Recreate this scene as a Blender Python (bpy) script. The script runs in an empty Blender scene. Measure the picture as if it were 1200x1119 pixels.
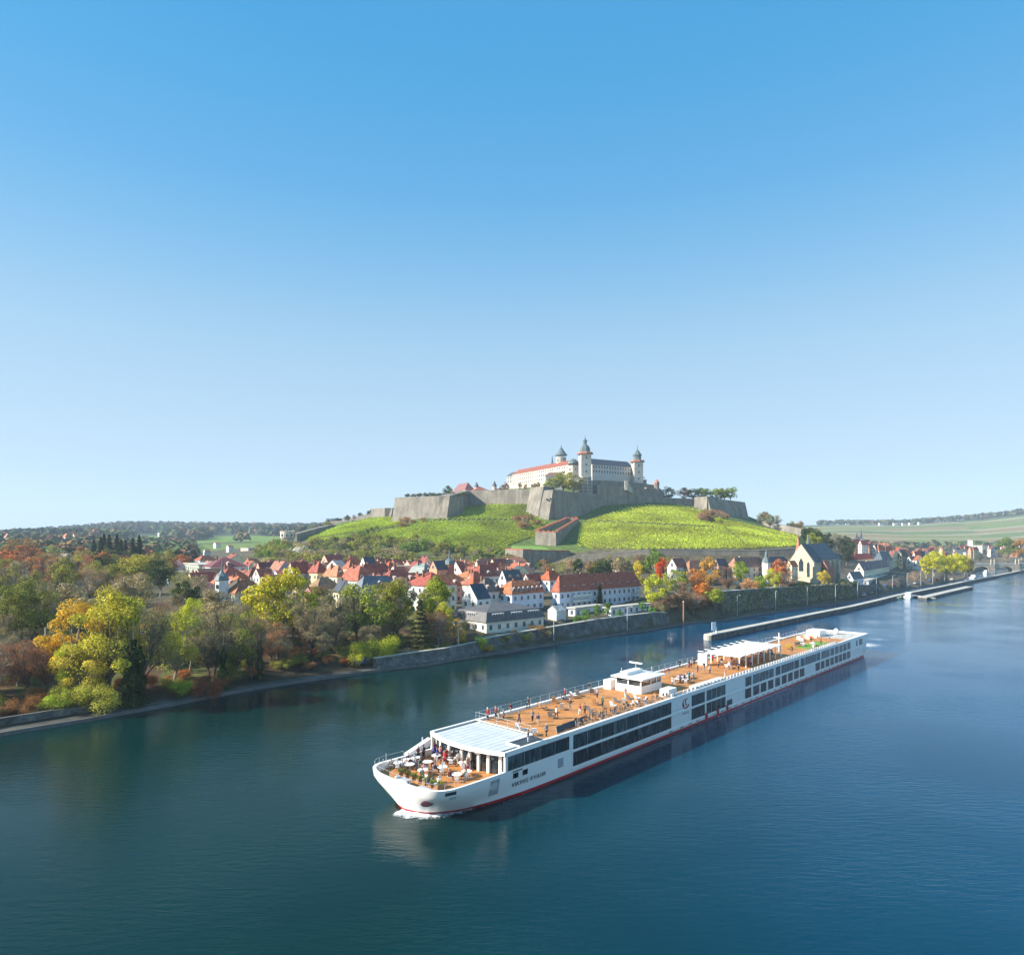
import bpy, math, random
from mathutils import Vector, Matrix, noise
random.seed(7)
R = random.random
def U(a, b): return a + (b - a) * random.random()
# ---------------------------------------------------------------- survey frame: a level camera 32 m above the water
F, H, YH, CX = 800.0, 32.0, 632.0, 600.0
def W(px, Y, z=0.0): return Vector(((px - CX) * Y / F, Y, z))
def WP(px, py, Y): return Vector(((px - CX) * Y / F, Y, H - (py - YH) * Y / F))
def PICK(px, py, z):
    Y = (H - z) * F / (py - YH)
    return Vector(((px - CX) * Y / F, Y, z))
def lerp(a, b, t): return a + (b - a) * t
def interp(tab, x):
    if x <= tab[0][0]: return tab[0][1]
    for i in range(1, len(tab)):
        if x <= tab[i][0]:
            a, b = tab[i - 1], tab[i]
            return lerp(a[1], b[1], (x - a[0]) / (b[0] - a[0]))
    return tab[-1][1]
sc = bpy.context.scene
col = sc.collection

# ---------------------------------------------------------------- materials
def new_mat(name):
    m = bpy.data.materials.new(name); m.use_nodes = True
    nt = m.node_tree; nt.nodes.clear()
    out = nt.nodes.new('ShaderNodeOutputMaterial'); b = nt.nodes.new('ShaderNodeBsdfPrincipled')
    nt.links.new(b.outputs[0], out.inputs[0])
    return m, nt, b, out
def N(nt, t, **k):
    n = nt.nodes.new(t)
    for a, v in k.items():
        if a in n.inputs.keys(): n.inputs[a].default_value = v
        else: setattr(n, a, v)
    return n
def mulcol(nt, a, b, blend='MULTIPLY', fac=1.0):
    m = nt.nodes.new('ShaderNodeMix'); m.data_type = 'RGBA'; m.blend_type = blend
    m.inputs[0].default_value = fac
    for i, s in ((6, a), (7, b)):
        if hasattr(s, 'is_output'): nt.links.new(s, m.inputs[i])
        else: m.inputs[i].default_value = (*s, 1)
    return m.outputs[2]
def noise_ramp(nt, scale, lo, hi, coord='Object', detail=4, rng=(0.3, 0.7), stretch=None):
    tc = N(nt, 'ShaderNodeTexCoord'); src = tc.outputs[coord]
    if stretch:
        mp = N(nt, 'ShaderNodeMapping'); mp.inputs['Scale'].default_value = stretch
        nt.links.new(src, mp.inputs[0]); src = mp.outputs[0]
    n = N(nt, 'ShaderNodeTexNoise', Scale=scale, Detail=detail); nt.links.new(src, n.inputs[0])
    r = N(nt, 'ShaderNodeValToRGB'); nt.links.new(n.outputs[0], r.inputs[0])
    r.color_ramp.elements[0].position, r.color_ramp.elements[1].position = rng
    r.color_ramp.elements[0].color = (*lo, 1) if not isinstance(lo, float) else (lo, lo, lo, 1)
    r.color_ramp.elements[1].color = (*hi, 1) if not isinstance(hi, float) else (hi, hi, hi, 1)
    return r.outputs[0], n.outputs[0]
MATS = {}
def mat(name, c=None, rough=0.6, var=0.25, scale=1.0, metal=0.0, bump=0.0, objcol=False, rows=None, coord='Object', spec=0.5):
    if name in MATS: return MATS[name]
    m, nt, b, out = new_mat(name)
    b.inputs['Roughness'].default_value = rough; b.inputs['Metallic'].default_value = metal
    b.inputs['Specular IOR Level'].default_value = spec
    ramp, nz = noise_ramp(nt, scale, 1 - var, 1 + var * 0.5, coord)
    if objcol: base = N(nt, 'ShaderNodeObjectInfo').outputs['Color']
    else: base = c
    cc = mulcol(nt, base, ramp)
    if name in ('fortress_stone', 'quay_stone'):
        fr, _ = noise_ramp(nt, 1.0, .62, 1.22, 'Object', 6, (.32, .66), (1.1, 1.1, 2.6)); cc = mulcol(nt, cc, fr)
        fs, _ = noise_ramp(nt, 1.0, .8, 1.08, 'Object', 3, (.4, .6), (.35, .35, .06)); cc = mulcol(nt, cc, fs)
    if rows:
        tc = N(nt, 'ShaderNodeTexCoord'); w = N(nt, 'ShaderNodeTexWave', Scale=rows[0]); w.bands_direction = rows[1]
        w.inputs['Distortion'].default_value = rows[3] if len(rows) > 3 else 0.6; w.inputs['Detail'].default_value = 2
        nt.links.new(tc.outputs[coord], w.inputs[0])
        rr = N(nt, 'ShaderNodeValToRGB'); nt.links.new(w.outputs[0], rr.inputs[0])
        v = rows[2]; rr.color_ramp.elements[0].color = (v, v, v, 1)
        cc = mulcol(nt, cc, rr.outputs[0])
    nt.links.new(cc, b.inputs['Base Color'])
    if bump:
        bp = N(nt, 'ShaderNodeBump', Strength=bump, Distance=0.3); nt.links.new(nz, bp.inputs['Height']); nt.links.new(bp.outputs[0], b.inputs['Normal'])
    MATS[name] = m
    return m
M_plaster = mat('plaster', objcol=True, rough=0.85, var=0.14, scale=0.35)
M_tiles = mat('roof_tiles', objcol=True, rough=0.85, var=0.42, scale=0.8, rows=(1.1, 'Z', 0.62, 1.5))
M_paint = mat('paint', objcol=True, rough=0.45, var=0.05, scale=0.5)
M_cloth = mat('cloth', objcol=True, rough=0.9, var=0.2, scale=6)
M_glass = mat('window_glass', (0.035, 0.05, 0.065), rough=0.08, var=0.5, scale=0.4, spec=0.8)
M_frame = mat('window_frame', (0.62, 0.62, 0.6), rough=0.5, var=0.1)
M_stone = mat('fortress_stone', (0.29, 0.255, 0.205), rough=0.95, var=0.22, scale=0.12, bump=0.5, rows=(0.55, 'Z', 0.8, 3.0), coord='Object')
M_stone2 = mat('quay_stone', (0.17, 0.165, 0.15), rough=0.95, var=0.5, scale=0.5, bump=0.5, rows=(0.9, 'Z', 0.75, 3.0))
M_brick = mat('brick_coping', (0.40, 0.13, 0.08), rough=0.9, var=0.4, scale=1.0)
M_slate = mat('slate', (0.085, 0.095, 0.105), rough=0.6, var=0.3, scale=0.6, rows=(0.8, 'Z', 0.75))
M_copper = mat('weathered_dome', (0.12, 0.165, 0.17), rough=0.6, var=0.3, scale=0.5)
M_sand = mat('sandstone', (0.54, 0.46, 0.33), rough=0.9, var=0.25, scale=0.4)
M_redsand = mat('red_sandstone', (0.42, 0.17, 0.12), rough=0.9, var=0.3, scale=0.4)
M_conc = mat('concrete', (0.46, 0.43, 0.37), rough=0.9, var=0.3, scale=0.4)
M_white = mat('ship_white', (0.92, 0.87, 0.81), rough=0.3, var=0.04, scale=0.15)
M_red = mat('hull_red', (0.50, 0.012, 0.02), rough=0.4, var=0.2, scale=0.5)
M_dark = mat('dark_metal', (0.03, 0.035, 0.04), rough=0.4, var=0.2)
M_metal = mat('rail_metal', (0.62, 0.64, 0.66), rough=0.35, var=0.05, metal=0.3)
M_bark = mat('bark', (0.15, 0.125, 0.095), rough=0.95, var=0.5, scale=6)
M_birch = mat('pale_bark', (0.36, 0.33, 0.27), rough=0.95, var=0.5, scale=8)
M_skin = mat('skin', (0.55, 0.33, 0.24), rough=0.6, var=0.05)
def ship_glass():
    m, nt, b, out = new_mat('ship_glass'); b.inputs['Roughness'].default_value = .05; b.inputs['Specular IOR Level'].default_value = .8
    oi = N(nt, 'ShaderNodeObjectInfo'); r = N(nt, 'ShaderNodeValToRGB'); nt.links.new(oi.outputs['Random'], r.inputs[0])
    r.color_ramp.elements[0].color = (.012,.022,.03,1); r.color_ramp.elements[1].color = (.10,.115,.12,1); r.color_ramp.elements.new(.7).color = (.03,.045,.055,1)
    # curtains and furniture behind the panes: soft vertical and blotchy variation
    c1, _ = noise_ramp(nt, 1.0, .35, 2.4, 'Object', 5, (.45, .75), (1.6, 1.0, .5)); nt.links.new(mulcol(nt, r.outputs[0], c1), b.inputs['Base Color'])
    return m
M_sglass = ship_glass()
M_deck = mat('teak_deck', (0.54, 0.225, 0.06), rough=0.75, var=0.28, scale=0.5, rows=(2.2, 'Y', 0.85, 0.1))
M_wood = mat('wood', (0.35, 0.19, 0.09), rough=0.7, var=0.3, scale=2)
M_lawn = mat('lawn', (0.16, 0.30, 0.04), rough=0.95, var=0.4, scale=2)

def leaf_mat(name, var=0.55, ns=0.45):
    m, nt, b, out = new_mat(name)
    nt.nodes.remove(b)
    oi = N(nt, 'ShaderNodeObjectInfo'); g = N(nt, 'ShaderNodeNewGeometry')
    r = N(nt, 'ShaderNodeValToRGB'); nt.links.new(g.outputs['Random Per Island'], r.inputs[0])
    r.color_ramp.elements[0].color = (1 - var, 1 - var * 1.05, 1 - var, 1)
    r.color_ramp.elements[1].color = (1.28, 1.2, 0.95, 1)
    e = r.color_ramp.elements.new(0.5); e.color = (0.95, 0.95, 0.95, 1)
    ramp, _ = noise_ramp(nt, ns, (0.72, 0.68, 0.6), (1.2, 1.22, 1.1), 'Object', 3, (0.35, 0.62))
    tc = [n for n in nt.nodes if n.type == 'TEX_COORD'][0]
    # crowns are unit-high meshes scaled per tree: use world position for patches
    nz = [n for n in nt.nodes if n.type == 'TEX_NOISE'][0]
    nt.links.new(g.outputs['Position'], nz.inputs[0])
    c = mulcol(nt, mulcol(nt, mulcol(nt, oi.outputs['Color'], r.outputs[0]), ramp), (1.62, 1.52, 1.38))
    d = N(nt, 'ShaderNodeBsdfDiffuse'); t = N(nt, 'ShaderNodeBsdfTranslucent'); mx = N(nt, 'ShaderNodeMixShader', Fac=0.3)
    nt.links.new(c, d.inputs[0]); nt.links.new(c, t.inputs[0])
    nt.links.new(d.outputs[0], mx.inputs[1]); nt.links.new(t.outputs[0], mx.inputs[2]); nt.links.new(mx.outputs[0], out.inputs[0])
    return m
M_leaf = leaf_mat('foliage'); M_vine = leaf_mat('vine_foliage', 0.32, .028)

# ---------------------------------------------------------------- mesh builder
class MB:
    def __init__(s): s.v = []; s.f = []; s.m = []; s.cur = 0
    def add(s, vs, fs):
        n = len(s.v); s.v += [tuple(v) for v in vs]
        for f in fs: s.f.append([i + n for i in f]); s.m.append(s.cur)
        return s
    def box(s, x0, x1, y0, y1, z0, z1):
        s.add([(x0,y0,z0),(x1,y0,z0),(x1,y1,z0),(x0,y1,z0),(x0,y0,z1),(x1,y0,z1),(x1,y1,z1),(x0,y1,z1)],
              [(3,2,1,0),(4,5,6,7),(0,1,5,4),(1,2,6,5),(2,3,7,6),(3,0,4,7)]); return s
    def hexa(s, b, t):   # four bottom, four top corners
        s.add(list(b) + list(t), [(3,2,1,0),(4,5,6,7),(0,1,5,4),(1,2,6,5),(2,3,7,6),(3,0,4,7)]); return s
    def tube(s, a, b, r0, r1=None, n=6, cap=True):
        a = Vector(a); b = Vector(b); r1 = r0 if r1 is None else r1
        d = (b - a); 
        if d.length < 1e-6: return s
        d.normalize(); x = d.orthogonal().normalized(); y = d.cross(x)
        vs = []
        for p, r in ((a, r0), (b, r1)):
            for i in range(n):
                an = 2 * math.pi * i / n; vs.append(p + x * math.cos(an) * r + y * math.sin(an) * r)
        fs = [(i, (i + 1) % n, n + (i + 1) % n, n + i) for i in range(n)]
        if cap: fs += [tuple(range(n - 1, -1, -1)), tuple(range(n, 2 * n))]
        s.add(vs, fs); return s
    def lathe(s, prof, n=16, c=(0, 0, 0), rot=0.0):
        vs = []; fs = []
        for r, z in prof:
            for i in range(n):
                an = 2 * math.pi * i / n + rot; vs.append((c[0] + math.cos(an) * r, c[1] + math.sin(an) * r, c[2] + z))
        for k in range(len(prof) - 1):
            for i in range(n):
                j = (i + 1) % n; fs.append((k*n+i, k*n+j, (k+1)*n+j, (k+1)*n+i))
        fs.append(tuple(range(n - 1, -1, -1))); m = (len(prof) - 1) * n; fs.append(tuple(range(m, m + n)))
        s.add(vs, fs); return s
    def prism(s, poly, z0, z1, axis='z'):
        n = len(poly)
        if axis == 'z': vs = [(x, y, z0) for x, y in poly] + [(x, y, z1) for x, y in poly]
        elif axis == 'y': vs = [(x, z0, y) for x, y in poly] + [(x, z1, y) for x, y in poly]
        else: vs = [(z0, x, y) for x, y in poly] + [(z1, x, y) for x, y in poly]
        s.add(vs, [tuple(range(n - 1, -1, -1)), tuple(range(n, 2 * n))] + [(i, (i+1) % n, n + (i+1) % n, n + i) for i in range(n)]); return s
    def mesh(s, name, mats, smooth=False):
        me = bpy.data.meshes.new(name); me.from_pydata(s.v, [], s.f)
        for m in (mats if isinstance(mats, (list, tuple)) else [mats]): me.materials.append(m)
        if any(s.m): me.polygons.foreach_set('material_index', s.m)
        if smooth: me.polygons.foreach_set('use_smooth', [True] * len(me.polygons))
        me.update(); return me
    def build(s, name, mats, parent=None, c=None, smooth=False):
        return link(name, s.mesh(name, mats, smooth), parent, c)
def link(name, me, parent=None, c=None, loc=None, rot=None, scale=None):
    o = bpy.data.objects.new(name, me); col.objects.link(o)
    if parent: o.parent = parent
    if c: o.color = (*c[:3], 1)
    if loc is not None: o.location = loc
    if rot is not None: o.rotation_euler = rot
    if scale is not None: o.scale = scale
    return o
def tag(o, label, cat, group=None, kind=None):
    if label: o['label'] = label
    if cat: o['category'] = cat
    if group: o['group'] = group
    if kind: o['kind'] = kind
    return o
def thing(name, label, cat, loc=(0, 0, 0), rz=0, group=None):
    o = bpy.data.objects.new(name, None); col.objects.link(o); o.empty_display_size = 0.3
    o.location = loc; o.rotation_euler = (0, 0, rz)
    return tag(o, label, cat, group)
def copy_tree(o, parent=None):
    c = o.copy(); col.objects.link(c); c.parent = parent
    for ch in KIDS.get(o.name, []): 
        copy_tree(ch, c)
    return c
KIDS = {}
def set_kids(o, kids): KIDS[o.name] = kids

# ================================================================ TERRAIN
# quay line in world coordinates through (px, distance)
BANK = [(-400,86),(0,111),(100,119.6),(200,131),(300,145.5),(400,159),(500,173),(600,194),(700,220.7),(760,239),(800,256),(850,269.5),
        (920,305),(1000,350),(1028,388),(1104,490),(1128,540),(1150,715),(1200,765),(1300,900),(1500,1000),(1700,1000)]
def bankY(px): return interp(BANK, px)
COLS = [
 (-400,[(105,4),(300,8),(700,14),(1200,28),(2500,35),(2800,25)]),
 (0,[(135,4),(300,8),(600,13),(1000,26),(1800,33),(2500,44),(2800,30)]),
 (80,[(145,4),(300,8),(600,13),(1000,26),(1800,40),(2500,62),(2800,40)]),
 (150,[(155,4),(300,8),(600,12),(1000,20),(1300,27),(1800,44),(2500,79),(2800,60)]),
 (230,[(160,4),(300,8),(600,11),(900,15),(1200,23),(1600,36),(2000,50),(2500,76),(2800,60)]),
 (320,[(165,4),(300,8),(440,9),(520,17),(600,25),(700,22),(1200,26),(1600,39),(2000,50),(2500,72),(2800,60)]),
 (400,[(180,4),(300,8),(430,10),(500,20),(560,31),(600,38),(680,48),(740,51),(900,40),(1300,40),(2500,72),(2800,60)]),
 (460,[(190,4),(300,8),(430,10),(500,24),(560,36),(640,50),(700,56),(760,60),(900,50),(1500,45),(2500,70),(2800,60)]),
 (500,[(195,4.2),(280,8),(430,10),(500,27),(560,39),(615,53.5),(660,62),(700,68),(800,72),(1000,50),(1500,45),(2500,70),(2800,60)]),
 (560,[(200,4.2),(280,8),(430,11),(500,27),(560,41),(610,54),(660,65),(720,78),(800,88),(1000,60),(1500,45),(2500,70),(2800,60)]),
 (620,[(215,4.6),(280,8),(430,10.5),(470,11.5),(484,24),(500,27),(550,38),(600,51),(640,65),(680,74),(740,88),(800,93),(1000,60),(1500,45),(2500,70),(2800,60)]),
 (690,[(230,5.4),(300,8),(430,11),(452,12.5),(470,22),(500,29),(560,41),(620,52.5),(655,72),(690,88),(760,90),(850,88),(1000,60),(1500,45),(2500,70),(2800,60)]),
 (750,[(245,5.5),(320,9),(430,13),(445,25),(540,43),(650,62),(670,72),(700,86),(760,88),(850,80),(1000,55),(1500,45),(2500,75),(2800,60)]),
 (790,[(262,5.5),(320,9),(430,13),(445,25),(540,43),(665,64),(690,71),(760,75),(850,75),(1000,55),(1500,45),(2500,78),(2800,60)]),
 (835,[(275,7),(330,9),(430,13),(445,25),(540,40.5),(665,57),(690,67),(760,69),(900,55),(1500,40),(2500,80),(2800,60)]),
 (870,[(285,8.5),(340,9),(430,13),(445,25),(540,38),(620,46),(685,53),(700,58),(760,60),(900,50),(1500,40),(2500,80),(2800,60)]),
 (930,[(322,8),(350,9),(430,12),(445,23.5),(500,29),(600,34),(645,36),(700,38),(800,36),(1000,25),(1300,14),(1800,45),(2400,80),(2800,70)]),
 (990,[(360,6.5),(420,9),(470,11),(550,18),(700,24),(800,20),(1300,11),(1800,50),(2400,84),(2800,80)]),
 (1060,[(430,5),(500,7),(800,9),(1300,11),(1700,37),(2100,67),(2400,84),(2800,80)]),
 (1150,[(735,6),(800,9),(1300,11),(1700,37),(2100,75),(2400,107),(2800,95)]),
 (1200,[(785,6),(900,8),(1300,10),(1700,45),(2100,88),(2400,125),(2800,110)]),
 (1700,[(1040,6),(1300,10),(1700,45),(2100,88),(2400,130),(2800,120)]),
]
def prof(tab, Y, by):
    t = [(by, .62), (by + 1.9, .8)] + [p for p in tab if p[0] > by + 4]
    return interp(t, Y)
def ground(px, Y):
    px = max(-400, min(1700, px)); by = bankY(px)
    for i in range(1, len(COLS)):
        if px <= COLS[i][0]:
            a, b = COLS[i-1], COLS[i]; t = (px - a[0]) / (b[0] - a[0])
            # scale the first break of each column with the quay so the foreshore follows it
            za = prof(a[1], Y, by); zb = prof(b[1], Y, by)
            return lerp(za, zb, t)
    return 5.0
_ground0 = ground
def ground(px, Y):
    z = _ground0(px, Y)
    if 838 < px < 1032:
        d = Y - bankY(px); e = min(1, (px - 838) / 5, (1032 - px) / 12)
        if d < 16.6: z = lerp(z, lerp(min(z, 1.0), z, max(0, (d - 15.2) / 1.4)), e)
    return z
def gz(x, y): return ground(CX + F * x / y, y)
def inpoly(x, y, poly):
    r = False; j = len(poly) - 1
    for i in range(len(poly)):
        xi, yi = poly[i]; xj, yj = poly[j]
        if (yi > y) != (yj > y) and x < (xj - xi) * (y - yi) / (yj - yi) + xi: r = not r
        j = i
    return r
# land cover outlines, as (px, py) of the survey view
VINE_L = [(350,633),(395,618),(440,606),(462,600),(470,616),(510,609),(550,594),(575,592),(624,587),(618,600),(640,612),(632,628),(596,640),(585,652),(560,652),(520,641),(470,633),(400,640)]
VINE_R = [(676,640),(680,614),(700,606),(712,603),(735,596),(752,592),(795,592),(815,597),(838,606),(880,616),(935,628),(934,640),(880,643),(760,644),(690,643)]
SCRUB = [(300,668),(330,640),(380,632),(440,632),(520,641),(560,652),(592,650),(598,672),(500,672),(330,676)]
def cover(px, Y, z):
    py = YH + (H - z) * F / Y; n = noise.noise((px * 0.05, Y * 0.01, 0)); n2 = noise.noise((px * 0.02 + 9, Y * 0.004, 3))
    if Y < bankY(px) + 1.95: return (0.10, 0.095, 0.085)
    if 430 < Y < 660 and 660 < px and inpoly(px, py, VINE_R): return (0.12, 0.135, 0.045)
    if 430 < Y < 760 and px < 660 and inpoly(px, py, VINE_L): return (0.09, 0.12, 0.04)
    if Y > 1180:
        if px > 920:                       # the far vineyard hill: plots with tracks between them
            k = math.floor((Y - 1180) / 150.0) + math.floor((px + Y * 0.05) / 95.0) * 3
            random.seed(k * 13 + 5); c = random.choice([(0.17,0.185,0.06),(0.10,0.14,0.045),(0.22,0.18,0.085),(0.14,0.19,0.05),(0.12,0.165,0.05)])
            if (Y - 1180) % 150 < 13: c = (0.36, 0.32, 0.24)
            if Y > 2330 + 40 * n: c = (0.035, 0.05, 0.03)
            return c
        if 150 < px < 330 and Y < 1750:
            return (0.14, 0.22, 0.04) if n2 > -0.12 else (0.08, 0.09, 0.04)
        return (0.05, 0.065, 0.035)
    if Y > 900 and 180 < px < 340: return (0.13, 0.19, 0.045)
    if px > 960 and Y > 400: return (0.13, 0.115, 0.09)
    if Y > 480 and 380 < px < 960: return (0.10, 0.15, 0.04)
    if Y < bankY(px) + 9 and px < 560: return (0.07, 0.052, 0.034)
    if Y < 260 and px < 560: return (0.115, 0.08, 0.045) if n > -0.1 else (0.10, 0.11, 0.04)
    return (0.10, 0.09, 0.06)
cols_ = [-400 + 40 * i for i in range(10)] + [4 * i for i in range(301)] + [1240 + 40 * i for i in range(12)]
rowt = []
y = 0.0
for i in range(30): rowt.append(y); y += 1.6 if i > 4 else 1.2
absY = [150 + 5 * i for i in range(6)]
vs = []; cl = []
Ylist = []
yy = 60.0
while yy < 2800:
    yy += 4.0 if yy < 330 else (6.0 if yy < 900 else yy * 0.012); Ylist.append(yy)
NR = len(Ylist)
mb = MB()
for px in cols_:
    by = bankY(px)
    for j in range(NR + 6):
        Y = by + [0, 0.6, 1.2, 1.9, 2.05, 3.5][j] if j < 6 else max(Ylist[j - 6], by + 4.6 + (j - 6) * 0.02)
        z = ground(px, Y)
        if Y > by + 6: z += 0.5 * noise.noise((px * Y / F * 0.05, Y * 0.05, 0)) + (2.5 * noise.noise((px * Y / F * 0.006, Y * 0.006, 5)) if Y > 900 else 0)
        mb.v.append(tuple(W(px, Y, z))); cl.append(cover(px, Y, z))
NN = NR + 6
for i in range(len(cols_) - 1):
    for j in range(NN - 1):
        a = i * NN + j; mb.f.append([a, a + NN, a + NN + 1, a + 1]); mb.m.append(0)
random.seed(11)
def terrain_mat():
    m, nt, b, out = new_mat('land')
    b.inputs['Roughness'].default_value = 0.95; b.inputs['Specular IOR Level'].default_value = 0.1
    a = N(nt, 'ShaderNodeVertexColor', layer_name='cover')
    g = N(nt, 'ShaderNodeNewGeometry')
    n1 = N(nt, 'ShaderNodeTexNoise', Scale=0.25, Detail=6); nt.links.new(g.outputs['Position'], n1.inputs[0])
    r = N(nt, 'ShaderNodeValToRGB'); nt.links.new(n1.outputs[0], r.inputs[0])
    r.color_ramp.elements[0].position = 0.3; r.color_ramp.elements[1].position = 0.7
    r.color_ramp.elements[0].color = (0.55, 0.55, 0.55, 1); r.color_ramp.elements[1].color = (1.35, 1.3, 1.2, 1)
    nt.links.new(mulcol(nt, a.outputs[0], r.outputs[0]), b.inputs['Base Color'])
    return m
me = mb.mesh('ground', terrain_mat(), True)
ca = me.color_attributes.new('cover', 'FLOAT_COLOR', 'POINT')
ca.data.foreach_set('color', [x for c in cl for x in (*c, 1.0)])
tag(link('ground', me), None, None, kind='structure')

# water ------------------------------------------------------------
def water_mat():
    m, nt, b, out = new_mat('river_water')
    b.inputs['Roughness'].default_value = 0.06; b.inputs['IOR'].default_value = 1.22; b.inputs['Specular Tint'].default_value = (.6, .93, 1, 1)
    g = N(nt, 'ShaderNodeNewGeometry')
    mp = N(nt, 'ShaderNodeMapping'); mp.inputs['Rotation'].default_value = (0, 0, math.radians(38)); mp.inputs['Scale'].default_value = (0.45, 1.6, 1)
    nt.links.new(g.outputs['Position'], mp.inputs[0])
    n1 = N(nt, 'ShaderNodeTexNoise', Scale=0.9, Detail=5, Roughness=0.6); nt.links.new(mp.outputs[0], n1.inputs[0])
    n2 = N(nt, 'ShaderNodeTexNoise', Scale=0.035, Detail=3); nt.links.new(g.outputs['Position'], n2.inputs[0])
    r = N(nt, 'ShaderNodeMapRange'); nt.links.new(n2.outputs[0], r.inputs[0]); r.inputs[1].default_value = 0.35; r.inputs[2].default_value = 0.65; r.inputs[3].default_value = 0.15; r.inputs[4].default_value = 1.25
    bp = N(nt, 'ShaderNodeBump', Distance=0.09); nt.links.new(n1.outputs[0], bp.inputs['Height']); nt.links.new(r.outputs[0], bp.inputs['Strength'])
    nt.links.new(bp.outputs[0], b.inputs['Normal'])
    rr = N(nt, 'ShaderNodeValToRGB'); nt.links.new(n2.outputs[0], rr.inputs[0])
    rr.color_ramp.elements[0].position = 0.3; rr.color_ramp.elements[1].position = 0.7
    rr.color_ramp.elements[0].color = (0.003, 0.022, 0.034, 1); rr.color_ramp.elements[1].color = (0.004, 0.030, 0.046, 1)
    # base colour shifts across the river: dark teal left, strong blue right
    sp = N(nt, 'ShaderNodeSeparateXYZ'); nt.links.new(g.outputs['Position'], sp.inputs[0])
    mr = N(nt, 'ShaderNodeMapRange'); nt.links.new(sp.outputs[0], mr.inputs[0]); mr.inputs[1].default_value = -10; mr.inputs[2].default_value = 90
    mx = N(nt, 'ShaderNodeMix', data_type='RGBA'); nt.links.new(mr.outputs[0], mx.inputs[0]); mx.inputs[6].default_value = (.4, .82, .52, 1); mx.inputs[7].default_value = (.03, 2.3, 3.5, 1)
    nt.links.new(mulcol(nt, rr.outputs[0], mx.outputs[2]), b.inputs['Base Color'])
    return m
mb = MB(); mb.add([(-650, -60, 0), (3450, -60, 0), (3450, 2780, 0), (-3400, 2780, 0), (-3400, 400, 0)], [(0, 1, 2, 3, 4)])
tag(mb.build('river_water', water_mat()), None, None, kind='structure')

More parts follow.
